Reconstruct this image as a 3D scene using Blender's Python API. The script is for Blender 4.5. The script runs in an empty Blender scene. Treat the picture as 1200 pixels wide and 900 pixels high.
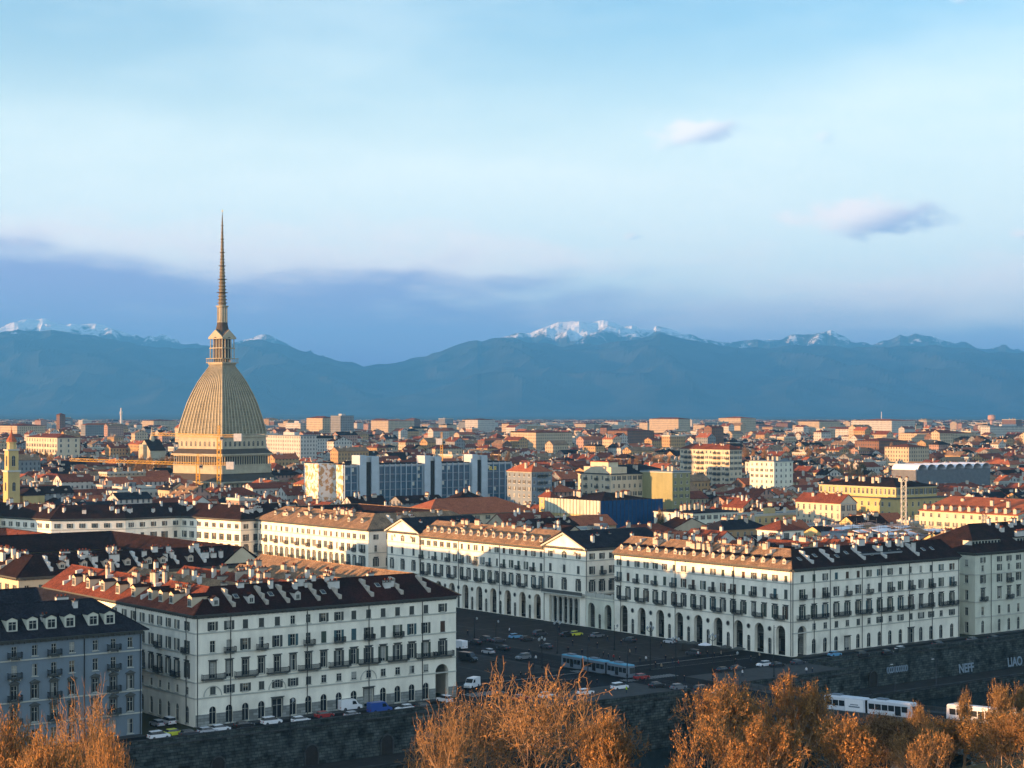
import bpy, math, random
from mathutils import Vector, Matrix, noise
R = math.radians
S = bpy.context.scene
COL = S.collection
random.seed(7)
rnd = random.random
def ru(a, b): return a + (b - a) * rnd()

# ------------------------------------------------------------------ camera, sky, sun
CAMZ, F, HV = 66.0, 2105.0, 483.0
cam_d = bpy.data.cameras.new('camera'); cam = bpy.data.objects.new('camera', cam_d); COL.objects.link(cam)
cam.location = (0, 0, CAMZ); cam.rotation_euler = (R(90), 0, 0)
cam_d.sensor_width = 36; cam_d.lens = 36 * F / 1200; cam_d.shift_y = (HV - 450) / 1200
cam_d.clip_start = 0.5; cam_d.clip_end = 200000
S.camera = cam

SUN_AZ, SUN_EL = 110.0, 3.7          # azimuth counted from +Y to the left
sd = Vector((-math.sin(R(SUN_AZ)) * math.cos(R(SUN_EL)), math.cos(R(SUN_AZ)) * math.cos(R(SUN_EL)), math.sin(R(SUN_EL))))
sl = bpy.data.lights.new('sun', 'SUN'); sl.energy = 4.4; sl.angle = R(0.6); sl.color = (1.0, 0.52, 0.22)
sun = bpy.data.objects.new('sun', sl); COL.objects.link(sun)
sun.rotation_euler = sd.to_track_quat('Z', 'Y').to_euler(); sun.location = (0, 0, 500)

W = bpy.data.worlds.new('World'); S.world = W; W.use_nodes = True
SKY_STRENGTH = 0.15
def build_world():
    nt = W.node_tree; N = nt.nodes; L = nt.links; N.clear()
    out = N.new('ShaderNodeOutputWorld'); bg = N.new('ShaderNodeBackground'); L.new(bg.outputs[0], out.inputs[0])
    bg.inputs[1].default_value = SKY_STRENGTH
    sky = N.new('ShaderNodeTexSky'); sky.sky_type = 'NISHITA'; sky.sun_disc = False
    sky.sun_elevation = R(SUN_EL); sky.sun_rotation = R(360 - SUN_AZ); sky.altitude = 250
    sky.air_density = 1.0; sky.dust_density = 0.6; sky.ozone_density = 2.0
    tc = N.new('ShaderNodeTexCoord'); sp = N.new('ShaderNodeSeparateXYZ'); L.new(tc.outputs['Generated'], sp.inputs[0])
    def M(op, a, b=None, c=None, clamp=False):
        n = N.new('ShaderNodeMath'); n.operation = op; n.use_clamp = clamp
        for i, x in enumerate((a, b, c)):
            if x is None: continue
            if isinstance(x, (int, float)): n.inputs[i].default_value = x
            else: L.new(x, n.inputs[i])
        return n.outputs[0]
    def ss(x, a, b):
        n = N.new('ShaderNodeMapRange'); n.interpolation_type = 'SMOOTHSTEP'; n.clamp = True
        n.inputs['From Min'].default_value = a; n.inputs['From Max'].default_value = b
        L.new(x, n.inputs['Value']); return n.outputs[0]
    def mix(f, a, b):
        n = N.new('ShaderNodeMix'); n.data_type = 'RGBA'; L.new(f, n.inputs['Factor'])
        for k, x in ((6, a), (7, b)):
            if isinstance(x, tuple): n.inputs[k].default_value = (*x, 1)
            else: L.new(x, n.inputs[k])
        return n.outputs[2]
    hor = M('SQRT', M('ADD', M('MULTIPLY', sp.outputs[0], sp.outputs[0]), M('MULTIPLY', sp.outputs[1], sp.outputs[1])))
    el = M('DIVIDE', sp.outputs[2], M('MAXIMUM', hor, 0.001))
    az = M('ARCTAN2', sp.outputs[0], sp.outputs[1])
    def nz(sx, sy, det, off):
        cv = N.new('ShaderNodeCombineXYZ'); L.new(M('MULTIPLY', az, sx), cv.inputs[0]); L.new(M('MULTIPLY', el, sy), cv.inputs[1]); cv.inputs[2].default_value = off
        t = N.new('ShaderNodeTexNoise'); t.inputs['Scale'].default_value = 1; t.inputs['Detail'].default_value = det; t.inputs['Roughness'].default_value = 0.55
        L.new(cv.outputs[0], t.inputs['Vector']); return t.outputs[0]
    # daylight above the cloud bank: the sky itself, whitened by thin high cloud
    thin = M('MULTIPLY', ss(nz(4, 14, 6, 3.1), 0.34, 0.75), 0.4)
    low = ss(el, 0.24, 0.10)
    veil = M('ADD', M('MULTIPLY', low, 0.95), thin, None, True)
    base = mix(veil, mix_gain(N, L, sky.outputs[0], SKYG), VEIL)
    # white rim of the bank
    n1 = nz(7, 30, 7, 0.0); n2 = nz(3, 10, 4, 9.0)
    n3 = nz(26, 90, 6, 2.0)
    edge = M('ADD', el, M('MULTIPLY', M('SUBTRACT', n1, 0.5), 0.075))
    edge = M('ADD', edge, M('MULTIPLY', M('SUBTRACT', n3, 0.5), 0.022))
    edge = M('ADD', edge, M('MULTIPLY', M('SUBTRACT', n2, 0.5), 0.03))
    edge = M('ADD', edge, M('MULTIPLY', az, 0.055))
    rim = M('MULTIPLY', M('MULTIPLY', ss(edge, 0.108, 0.078), ss(nz(5, 26, 4, 12.0), 0.3, 0.6)), 0.85)
    c1 = mix(rim, base, RIM)
    bank = M('MULTIPLY', ss(edge, 0.088, 0.056), M('SUBTRACT', 1.0, M('MULTIPLY', ss(nz(9, 60, 6, 7.7), 0.50, 0.75), 0.4)))
    bank = M('MULTIPLY', bank, M('SUBTRACT', 1.0, M('MULTIPLY', M('MULTIPLY', ss(az, -0.05, 0.16), ss(el, 0.025, 0.065)), 0.7)))
    c2 = mix(M('MULTIPLY', bank, 0.97), c1, BANK)
    lowb = M('MULTIPLY', ss(el, 0.052, 0.015), 0.45)
    c2 = mix(lowb, c2, LOWB)
    # single small clouds
    def blob(c, a0, e0, ra, re, col_top, col_bot, op):
        da = M('DIVIDE', M('SUBTRACT', az, a0), ra); de = M('DIVIDE', M('SUBTRACT', el, e0), re)
        d = M('ADD', M('SQRT', M('ADD', M('MULTIPLY', da, da), M('MULTIPLY', de, de))), M('MULTIPLY', M('SUBTRACT', nz(70, 130, 6, a0 * 50), 0.5), 1.5))
        f = M('MULTIPLY', ss(d, 1.05, 0.35), op)
        sh = ss(M('ADD', M('MULTIPLY', de, 0.55), M('MULTIPLY', da, -0.8)), -0.6, 0.25)
        return mix(f, c, mix(sh, col_bot, col_top))
    for a0, e0, ra, re, op in ((0.194, 0.1065, 0.050, 0.0125, 1.0), (0.1035, 0.155, 0.028, 0.008, 0.75), (0.279, 0.0955, 0.013, 0.003, 0.7),
                               (0.066, 0.0975, 0.006, 0.0025, 0.5), (0.172, 0.151, 0.006, 0.004, 0.25), (0.086, 0.148, 0.010, 0.004, 0.22), (0.245, 0.223, 0.008, 0.004, 0.25)):
        c2 = blob(c2, a0, e0, ra, re, RIM, CGREY, op)
    # added fill: bright broken cloud out of view, put in to lift shaded facades
    back = M('MULTIPLY', ss(sp.outputs[1], 0.15, -0.45), ss(sp.outputs[2], 0.75, 0.25)); back = M('MULTIPLY', back, ss(nz(2.5, 5, 5, 5.0), 0.3, 0.62))
    c2 = mix(M('MULTIPLY', back, 0.85), c2, BACK_FILL)
    L.new(c2, bg.inputs[0])
def mix_gain(N, L, sock, g):
    n = N.new('ShaderNodeMix'); n.data_type = 'RGBA'; n.blend_type = 'MULTIPLY'; n.inputs['Factor'].default_value = 1
    L.new(sock, n.inputs[6]); n.inputs[7].default_value = (*g, 1); return n.outputs[2]
BACK_FILL = (4.5, 5.2, 5.7)
SKYG = (0.92, 1.03, 1.13)
VEIL = (2.35, 2.6, 2.55); RIM = (2.9, 2.6, 2.5); BANK = (0.95, 1.04, 1.78); LOWB = (0.52, 0.80, 1.60); CGREY = (1.15, 1.35, 1.9)
build_world()
VS = S.view_settings
VS.view_transform = 'Standard'; VS.look = 'None'; VS.exposure = 1.74; VS.gamma = 1.0; VS.use_curve_mapping = False
S.display_settings.display_device = 'sRGB'
S.render.engine = 'CYCLES'
cy = S.cycles
cy.use_denoising = True; cy.max_bounces = 5; cy.diffuse_bounces = 3; cy.glossy_bounces = 2; cy.transmission_bounces = 2
cy.volume_bounces = 0; cy.caustics_reflective = False; cy.caustics_refractive = False; cy.use_adaptive_sampling = True

# ------------------------------------------------------------------ geometry of the place
GA = R(37.5)                                     # the street grid of the town
Qd = Vector((math.cos(GA), math.sin(GA), 0)); Pd = Vector((-math.sin(GA), math.cos(GA), 0))
C0 = Vector((75.4, 484.0, 0))
def WP(q, p, z=0): v = C0 + Qd * q + Pd * p; return Vector((v.x, v.y, z))
def QP(X, Y): d = Vector((X, Y, 0)) - C0; return d.dot(Qd), d.dot(Pd)
def at(u, v, z=0.0): Y = (CAMZ - z) * F / (v - HV); return Vector(((u - 600) / F * Y, Y, z))
def uY(u, Y, z=0.0): return Vector(((u - 600) / F * Y, Y, z))
def lerp_table(t, x):
    for (a, b), (c, d) in zip(t, t[1:]):
        if x <= c: return b + (d - b) * max(0, (x - a)) / (c - a)
    return t[-1][1]
GT = [(-12, 0), (210, 0), (420, 4), (800, 10), (10000, 11), (14000, 22), (19000, 60), (70000, 75)]
def gz(p): return lerp_table(GT, p)
def gzw(v): return gz(QP(v[0], v[1])[1])

# ------------------------------------------------------------------ materials
MATS = {}
def mat(name, col, rough=0.8, var=0.12, scale=0.6, metal=0.0, bump=0.0, col2=None, spec=0.05, streak=False, island=False, dirt=0.0):
    if name in MATS: return MATS[name]
    m = bpy.data.materials.new(name); m.use_nodes = True; nt = m.node_tree; N = nt.nodes; L = nt.links
    b = N['Principled BSDF']; b.inputs['Roughness'].default_value = rough; b.inputs['Metallic'].default_value = metal
    b.inputs['Specular IOR Level'].default_value = spec
    tc = N.new('ShaderNodeTexCoord'); mp = N.new('ShaderNodeMapping'); L.new(tc.outputs['Object'], mp.inputs[0])
    if streak: mp.inputs['Scale'].default_value = (1, 1, 0.22)
    t = N.new('ShaderNodeTexNoise'); t.inputs['Scale'].default_value = scale; t.inputs['Detail'].default_value = 6; t.inputs['Roughness'].default_value = 0.65
    L.new(mp.outputs[0], t.inputs['Vector'])
    r = N.new('ShaderNodeMapRange'); r.inputs['From Min'].default_value = 0.3; r.inputs['From Max'].default_value = 0.7; L.new(t.outputs[0], r.inputs['Value'])
    mx = N.new('ShaderNodeMix'); mx.data_type = 'RGBA'; L.new(r.outputs[0], mx.inputs['Factor'])
    c2 = col2 if col2 else tuple(min(1, c * (1 + var)) for c in col)
    c1 = col if col2 else tuple(c * (1 - var) for c in col)
    mx.inputs[6].default_value = (*c1, 1); mx.inputs[7].default_value = (*c2, 1)
    sock = mx.outputs[2]
    if island:
        g = N.new('ShaderNodeNewGeometry'); mm = N.new('ShaderNodeMapRange'); L.new(g.outputs['Random Per Island'], mm.inputs['Value'])
        mm.inputs['To Min'].default_value = 0.6; mm.inputs['To Max'].default_value = 1.35
        vm = N.new('ShaderNodeVectorMath'); vm.operation = 'SCALE'; L.new(sock, vm.inputs[0]); L.new(mm.outputs[0], vm.inputs['Scale']); sock = vm.outputs[0]
    if dirt:
        t3 = N.new('ShaderNodeTexNoise'); t3.inputs['Scale'].default_value = 0.16; t3.inputs['Detail'].default_value = 8; L.new(tc.outputs['Object'], t3.inputs['Vector'])
        r3 = N.new('ShaderNodeMapRange'); r3.inputs['From Min'].default_value = 0.5; r3.inputs['From Max'].default_value = 0.72; r3.inputs['To Max'].default_value = dirt; L.new(t3.outputs[0], r3.inputs['Value'])
        m3 = N.new('ShaderNodeMix'); m3.data_type = 'RGBA'; L.new(r3.outputs[0], m3.inputs['Factor']); L.new(sock, m3.inputs[6]); m3.inputs[7].default_value = (*[c * 0.45 for c in col], 1); sock = m3.outputs[2]
    L.new(sock, b.inputs['Base Color'])
    if bump:
        bp = N.new('ShaderNodeBump'); bp.inputs['Strength'].default_value = bump; bp.inputs['Distance'].default_value = 0.1
        t2 = N.new('ShaderNodeTexNoise'); t2.inputs['Scale'].default_value = scale * 6; t2.inputs['Detail'].default_value = 4
        L.new(tc.outputs['Object'], t2.inputs['Vector']); L.new(t2.outputs[0], bp.inputs['Height']); L.new(bp.outputs[0], b.inputs['Normal'])
    MATS[name] = m; return m
def rooftile(name, c1, c2, sc=0.35):
    # rows of clay tiles with patches of older and newer ones
    if name in MATS: return MATS[name]
    m = mat(name, c1, 0.95, col2=c2, scale=sc, spec=0.02)
    nt = m.node_tree; N = nt.nodes; L = nt.links; b = N['Principled BSDF']
    tc = [n for n in N if n.type == 'TEX_COORD'][0]
    t = N.new('ShaderNodeTexNoise'); t.inputs['Scale'].default_value = 2.6; t.inputs['Detail'].default_value = 3; L.new(tc.outputs['Object'], t.inputs['Vector'])
    r = N.new('ShaderNodeMapRange'); r.inputs['From Min'].default_value = 0.3; r.inputs['From Max'].default_value = 0.7; r.inputs['To Min'].default_value = 0.6; r.inputs['To Max'].default_value = 1.4; L.new(t.outputs[0], r.inputs['Value'])
    src = b.inputs['Base Color'].links[0].from_socket
    vm = N.new('ShaderNodeVectorMath'); vm.operation = 'SCALE'; L.new(src, vm.inputs[0]); L.new(r.outputs[0], vm.inputs['Scale']); L.new(vm.outputs[0], b.inputs['Base Color'])
    bp = N.new('ShaderNodeBump'); bp.inputs['Strength'].default_value = 0.6; bp.inputs['Distance'].default_value = 0.12; L.new(t.outputs[0], bp.inputs['Height']); L.new(bp.outputs[0], b.inputs['Normal'])
    return m
mat('plaster_white', (0.85, 0.80, 0.66), 0.9, 0.09, 0.5, streak=True, dirt=0.45)
mat('plaster_white_old', (0.62, 0.62, 0.50), 0.9, 0.12, 0.4, streak=True, dirt=0.4)
mat('plaster_cream', (0.52, 0.45, 0.32), 0.9, 0.10, 0.4, streak=True, dirt=0.35)
mat('plaster_yellow', (0.46, 0.36, 0.16), 0.9, 0.10, 0.4, streak=True, dirt=0.3)
mat('plaster_ochre', (0.50, 0.33, 0.16), 0.9, 0.12, 0.4, streak=True, dirt=0.3)
mat('plaster_pink', (0.50, 0.31, 0.24), 0.9, 0.12, 0.4, streak=True, dirt=0.3)
mat('plaster_grey', (0.27, 0.30, 0.32), 0.9, 0.12, 0.4, streak=True, dirt=0.3)
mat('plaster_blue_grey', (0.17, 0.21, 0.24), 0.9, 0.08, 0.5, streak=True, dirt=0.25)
mat('plaster_olive', (0.25, 0.24, 0.12), 0.9, 0.08, 0.5, streak=True, dirt=0.3)
mat('brick', (0.27, 0.12, 0.08), 0.9, 0.2, 0.6)
mat('casing', (0.44, 0.44, 0.38), 0.85, 0.08, 1.0)
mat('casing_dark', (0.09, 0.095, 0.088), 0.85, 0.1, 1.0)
mat('stone_base', (0.24, 0.25, 0.23), 0.9, 0.15, 0.7, dirt=0.4)
mat('iron', (0.025, 0.028, 0.03), 0.55, 0.1, 3)
mat('glass', (0.016, 0.021, 0.025), 0.2, 0.1, 1.0, spec=0.5)
mat('shutter', (0.075, 0.080, 0.072), 0.7, 0.25, 2)
mat('shutter_teal', (0.06, 0.11, 0.12), 0.7, 0.15, 2)
mat('curtain', (0.30, 0.30, 0.27), 0.8, 0.1, 2)
mat('blind', (0.16, 0.13, 0.09), 0.8, 0.15, 2)
mat('shutter_green', (0.065, 0.085, 0.065), 0.7, 0.2, 2)
mat('shutter_brown', (0.085, 0.055, 0.038), 0.7, 0.2, 2)
mat('interior_dark', (0.035, 0.032, 0.03), 0.9, 0.2, 1)
rooftile('tile_red', (0.095, 0.034, 0.025), (0.20, 0.062, 0.036))
rooftile('tile_mixed_shade', (0.012, 0.011, 0.012), (0.050, 0.017, 0.014), 0.07)
rooftile('tile_bright', (0.24, 0.075, 0.04), (0.36, 0.12, 0.06))
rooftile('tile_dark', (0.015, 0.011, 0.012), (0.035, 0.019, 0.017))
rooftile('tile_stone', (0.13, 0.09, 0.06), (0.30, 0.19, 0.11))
rooftile('slate', (0.014, 0.014, 0.018), (0.028, 0.028, 0.034))
mat('chimney', (0.42, 0.37, 0.30), 0.9, 0.2, 0.8)
mat('chimney_white', (0.55, 0.53, 0.48), 0.9, 0.15, 0.8)
mat('metal_roof', (0.12, 0.15, 0.17), 0.5, 0.15, 0.4)
mat('asphalt', (0.014, 0.015, 0.016), 0.85, 0.2, 0.25, bump=0.2, dirt=0.3)
mat('cobble', (0.036, 0.033, 0.030), 0.9, 0.25, 0.5, bump=0.3, dirt=0.4)
mat('paving', (0.062, 0.062, 0.060), 0.85, 0.15, 0.6, dirt=0.3)
mat('paint_white', (0.25, 0.25, 0.24), 0.7, 0.1, 1.0)
mat('rail', (0.07, 0.07, 0.075), 0.5, 0.1, 1.0)
mat('wall_stone', (0.012, 0.015, 0.015), 0.92, col2=(0.10, 0.115, 0.108), scale=0.45, bump=0.5, dirt=0.5)
mat('coping', (0.055, 0.058, 0.058), 0.85, 0.15, 0.6)
mat('bark', (0.38, 0.25, 0.15), 0.95, 0.25, 1.2)
mat('twig', (0.22, 0.135, 0.065), 0.95, 0.3, 0.5)
mat('leaf', (0.31, 0.155, 0.050), 0.9, 0.3, 0.7, island=True)
mat('leaf_pale', (0.30, 0.18, 0.065), 0.9, 0.3, 0.7, island=True)
mat('leaf_dark', (0.10, 0.055, 0.028), 0.9, 0.3, 0.7, island=True)  # leaf colour darkened to stand in for shade on the thicket
mat('evergreen', (0.035, 0.055, 0.03), 0.9, 0.3, 0.7, island=True)
mat('rubber', (0.02, 0.02, 0.02), 0.9, 0.1)
mat('headlight', (0.6, 0.6, 0.6), 0.2, 0.0)
mat('taillight', (0.35, 0.02, 0.02), 0.3, 0.0)
mat('dome_slab', (0.30, 0.28, 0.20), 0.75, col2=(0.40, 0.36, 0.26), scale=0.25, dirt=0.3)
mat('dome_panel', (0.12, 0.115, 0.08), 0.75, col2=(0.24, 0.22, 0.14), scale=0.5, dirt=0.4)
mat('spire_stone', (0.17, 0.14, 0.085), 0.85, 0.2, 0.5)
mat('dome_rib', (0.26, 0.21, 0.13), 0.8, 0.15, 0.5)
mat('tower_stone', (0.38, 0.34, 0.24), 0.85, 0.15, 0.3, dirt=0.4)
mat('tower_roof_and_shade', (0.07, 0.06, 0.05), 0.85, 0.15, 0.3)
mat('crane_yellow', (0.75, 0.40, 0.05), 0.5, 0.1, 1)
mat('concrete', (0.42, 0.42, 0.40), 0.85, 0.12, 0.3, dirt=0.25)
mat('fin_pale', (0.34, 0.40, 0.44), 0.7, 0.08, 0.5)
mat('tower_pale', (0.38, 0.44, 0.47), 0.85, 0.1, 0.3)
mat('blue_net', (0.012, 0.05, 0.13), 0.8, 0.2, 0.4)
mat('pale_net', (0.42, 0.44, 0.36), 0.8, 0.3, 0.35, streak=True)
mat('gold', (0.75, 0.55, 0.12), 0.4, 0.05)
mat('white_sheet', (0.72, 0.72, 0.74), 0.6, 0.1, 0.5)
mat('graffiti', (0.22, 0.28, 0.33), 0.8, 0.2, 1)
mat('hill_grass', (0.03, 0.035, 0.018), 0.95, 0.4, 0.08)
def courses(name, bw, bh, mortar=.35):
    m = MATS[name]; nt = m.node_tree; N = nt.nodes; L = nt.links; b = N['Principled BSDF']; tc = [n for n in N if n.type == 'TEX_COORD'][0]
    sp = N.new('ShaderNodeSeparateXYZ'); L.new(tc.outputs['Object'], sp.inputs[0]); ad = N.new('ShaderNodeMath'); L.new(sp.outputs[0], ad.inputs[0]); L.new(sp.outputs[1], ad.inputs[1])
    cv = N.new('ShaderNodeCombineXYZ'); L.new(ad.outputs[0], cv.inputs[0]); L.new(sp.outputs[2], cv.inputs[1])
    br = N.new('ShaderNodeTexBrick'); L.new(cv.outputs[0], br.inputs['Vector']); br.inputs['Scale'].default_value = 1; br.inputs['Brick Width'].default_value = bw; br.inputs['Row Height'].default_value = bh; br.inputs['Mortar Size'].default_value = .05
    br.inputs['Color1'].default_value = (1.25, 1.25, 1.25, 1); br.inputs['Color2'].default_value = (.65, .65, .65, 1); br.inputs['Mortar'].default_value = (mortar,) * 3 + (1,)
    vm = N.new('ShaderNodeVectorMath'); vm.operation = 'MULTIPLY'; L.new(b.inputs['Base Color'].links[0].from_socket, vm.inputs[0]); L.new(br.outputs[0], vm.inputs[1]); L.new(vm.outputs[0], b.inputs['Base Color'])
courses('wall_stone', 1.5, .62); courses('stone_base', 1.8, .6, .6); courses('coping', 2.2, 3.0, .5)
def glass_wall():
    m = mat('curtain_glass', (0.035, 0.085, 0.13), 0.22, 0.35, 0.4, spec=0.5); return m
glass_wall()

# facades of far houses: rows of windows in the plaster
def winwall(name, col, floor_h=3.3, bay=2.9, glass=(0.05, 0.055, 0.06)):
    if name in MATS: return MATS[name]
    m = mat(name, col, 0.9, 0.15, 0.3, streak=True, dirt=0.3); nt = m.node_tree; N = nt.nodes; L = nt.links; b = N['Principled BSDF']
    tc = [n for n in N if n.type == 'TEX_COORD'][0]; sp = N.new('ShaderNodeSeparateXYZ'); L.new(tc.outputs['Object'], sp.inputs[0])
    def M(op, a, bb):
        n = N.new('ShaderNodeMath'); n.operation = op
        for i, x in enumerate((a, bb)):
            if isinstance(x, (int, float)): n.inputs[i].default_value = x
            else: L.new(x, n.inputs[i])
        return n.outputs[0]
    s = M('ADD', sp.outputs[0], sp.outputs[1])
    def frac(x, k):
        n = N.new('ShaderNodeMath'); n.operation = 'FRACT'; L.new(M('DIVIDE', x, k), n.inputs[0]); return n.outputs[0]
    a = frac(s, bay); c = frac(sp.outputs[2], floor_h)
    ina = M('MULTIPLY', M('GREATER_THAN', a, 0.34), M('LESS_THAN', a, 0.70)); inc = M('MULTIPLY', M('GREATER_THAN', c, 0.28), M('LESS_THAN', c, 0.80))
    g = N.new('ShaderNodeNewGeometry'); sn = N.new('ShaderNodeSeparateXYZ'); L.new(g.outputs['Normal'], sn.inputs[0])
    f = M('MULTIPLY', ina, inc); f = M('MULTIPLY', f, 0.9)
    src = b.inputs['Base Color'].links[0].from_socket
    mx = N.new('ShaderNodeMix'); mx.data_type = 'RGBA'; L.new(f, mx.inputs['Factor']); L.new(src, mx.inputs[6]); mx.inputs[7].default_value = (*glass, 1)
    L.new(mx.outputs[2], b.inputs['Base Color']); return m
WW = {}
for k, c in {'white': (0.44, 0.42, 0.37), 'cream': (0.42, 0.34, 0.23), 'ochre': (0.36, 0.24, 0.12), 'pink': (0.34, 0.22, 0.17), 'grey': (0.20, 0.21, 0.21), 'brown': (0.17, 0.10, 0.07)}.items():
    WW[k] = winwall('windowed_' + k, c).name

# ------------------------------------------------------------------ mesh helpers
class MB:
    def __init__(s): s.v = []; s.f = []; s.m = []; s.names = []; s.T = None
    def mi(s, n):
        if n not in s.names: s.names.append(n)
        return s.names.index(n)
    def poly(s, pts, m):
        b = len(s.v)
        for p in pts:
            p = Vector(p); s.v.append(tuple(s.T @ p) if s.T else tuple(p))
        s.f.append(tuple(range(b, b + len(pts)))); s.m.append(s.mi(m))
    def hexa(s, c, m):     # 8 corners: bottom 4 ccw, top 4 ccw
        for i in ((3, 2, 1, 0), (4, 5, 6, 7), (0, 1, 5, 4), (1, 2, 6, 5), (2, 3, 7, 6), (3, 0, 4, 7)): 
            s.poly([c[j] for j in i], m)
    def box(s, x0, y0, z0, x1, y1, z1, m):
        b = len(s.v)
        for z in (z0, z1):
            for x, y in ((x0, y0), (x1, y0), (x1, y1), (x0, y1)):
                p = Vector((x, y, z)); s.v.append(tuple(s.T @ p) if s.T else tuple(p))
        k = s.mi(m)
        for i in ((3, 2, 1, 0), (4, 5, 6, 7), (0, 1, 5, 4), (1, 2, 6, 5), (2, 3, 7, 6), (3, 0, 4, 7)):
            s.f.append(tuple(b + j for j in i)); s.m.append(k)
    def tube(s, p0, p1, r0, r1, n, m, cap=False):
        p0 = Vector(p0); p1 = Vector(p1); d = (p1 - p0)
        if d.length < 1e-6: return
        d.normalize(); a = d.orthogonal().normalized(); c = d.cross(a)
        b = len(s.v); k = s.mi(m)
        for p, r in ((p0, r0), (p1, r1)):
            for i in range(n):
                t = 2 * math.pi * i / n; q = p + a * (math.cos(t) * r) + c * (math.sin(t) * r)
                s.v.append(tuple(s.T @ q) if s.T else tuple(q))
        for i in range(n):
            j = (i + 1) % n; s.f.append((b + i, b + j, b + n + j, b + n + i)); s.m.append(k)
        if cap: s.f.append(tuple(b + n + i for i in range(n))); s.m.append(k); s.f.append(tuple(b + n - 1 - i for i in range(n))); s.m.append(k)
    def lathe(s, prof, n, m, cx=0, cy=0, ph=0):
        # prof: list of (r, z)
        b = len(s.v); k = s.mi(m)
        for r, z in prof:
            for i in range(n):
                t = 2 * math.pi * i / n + ph; q = Vector((cx + r * math.cos(t), cy + r * math.sin(t), z)); s.v.append(tuple(s.T @ q) if s.T else tuple(q))
        for j in range(len(prof) - 1):
            for i in range(n):
                a = b + j * n + i; c = b + j * n + (i + 1) % n
                s.f.append((a, c, c + n, a + n)); s.m.append(k)
        s.f.append(tuple(b + (len(prof) - 1) * n + i for i in range(n))); s.m.append(k)
        s.f.append(tuple(b + n - 1 - i for i in range(n))); s.m.append(k)
    def mesh(s, name, smooth=False):
        me = bpy.data.meshes.new(name); me.from_pydata(s.v, [], s.f)
        for n in s.names: me.materials.append(MATS[n])
        me.polygons.foreach_set('material_index', s.m)
        if smooth: me.polygons.foreach_set('use_smooth', [True] * len(s.f))
        me.update(); return me
    def add(s, other, T=None):
        b = len(s.v)
        for p in other.v: s.v.append(tuple(T @ Vector(p)) if T else p)
        mp = [s.mi(n) for n in other.names]
        for f, m in zip(other.f, other.m): s.f.append(tuple(b + i for i in f)); s.m.append(mp[m])
def O(name, data, parent=None, loc=(0, 0, 0), rz=0.0, label=None, cat=None, group=None, kind=None, smooth=False):
    if isinstance(data, MB): data = data.mesh(name, smooth)
    o = bpy.data.objects.new(name, data); COL.objects.link(o); o.location = loc
    if rz: o.rotation_euler = (0, 0, rz)
    if parent: o.parent = parent
    if label: o['label'] = label
    if cat: o['category'] = cat
    if group: o['group'] = group
    if kind: o['kind'] = kind
    return o
def T3(x, y, z, a=0.0, sc=1.0): return Matrix.Translation((x, y, z)) @ Matrix.Rotation(a, 4, 'Z') @ Matrix.Scale(sc, 4)

# ------------------------------------------------------------------ windows, balconies, dormers, chimneys (facing -y, bottom centre at origin)
WC = {}
def arcpts(w, h, n=8):
    r = w / 2; zs = h - r
    return [(-r, 0), (r, 0)] + [(r * math.cos(math.pi * i / n), zs + r * math.sin(math.pi * i / n)) for i in range(n + 1)]
def win_mb(w, h, arch=False, style='plain', depth=0.22, cur=0):
    mb = MB(); y = depth
    if cur and not arch:
        c = ('curtain', 'curtain', 'blind')[cur - 1]; z0 = 0 if cur == 1 else h * .45 if cur == 3 else h * .2
        mb.poly([(-w/2, y - .012, z0), ((w/2 if cur != 1 else -w*.1), y - .012, z0), ((w/2 if cur != 1 else -w*.1), y - .012, h), (-w/2, y - .012, h)], c)
    if arch: mb.poly([(x, y, z) for x, z in arcpts(w, h)], 'glass')
    else:
        mb.poly([(-w/2, y, 0), (w/2, y, 0), (w/2, y, h), (-w/2, y, h)], 'glass')
    fr = 0.09
    if not arch:
        mb.box(-w/2, y - 0.06, 0, -w/2 + fr, y + 0.01, h, 'casing'); mb.box(w/2 - fr, y - 0.06, 0, w/2, y + 0.01, h, 'casing')
        mb.box(-w/2 + fr, y - 0.06, h - fr, w/2 - fr, y + 0.01, h, 'casing'); mb.box(-w/2 + fr, y - 0.06, 0, w/2 - fr, y + 0.01, fr, 'casing')
    mb.box(-0.045, y - 0.05, 0.1, 0.045, y + 0.005, h - (0.1 if not arch else 0.15), 'casing')
    if h > 1.6: mb.box(-w/2 + fr, y - 0.045, h * 0.66, w/2 - fr, y + 0.004, h * 0.66 + 0.07, 'casing')
    mb.box(-w/2 - 0.2, -0.16, -0.16, w/2 + 0.2, 0.05, -0.01, 'casing')
    if style in ('noble', 'pediment'):
        for s in (-1, 1):
            x0, x1 = sorted((s * (w/2 + 0.01), s * (w/2 + 0.24))); mb.box(x0, -0.09, 0, x1, 0.02, h, 'casing_dark')
        mb.box(-w/2 - 0.24, -0.09, h + 0.01, w/2 + 0.24, 0.02, h + 0.32, 'casing_dark')
        mb.box(-w/2 - 0.42, -0.32, h + 0.33, w/2 + 0.42, 0.02, h + 0.52, 'casing_dark')
        if style == 'pediment':
            z = h + 0.53
            mb.poly([(-w/2 - 0.42, -0.25, z), (w/2 + 0.42, -0.25, z), (0, -0.25, z + 0.5)], 'casing_dark')
            mb.poly([(-w/2 - 0.42, -0.25, z), (0, -0.25, z + 0.5), (0, 0.01, z + 0.5), (-w/2 - 0.42, 0.01, z)], 'casing_dark')
            mb.poly([(w/2 + 0.42, 0.01, z), (0, 0.01, z + 0.5), (0, -0.25, z + 0.5), (w/2 + 0.42, -0.25, z)], 'casing_dark')
    return mb
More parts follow.
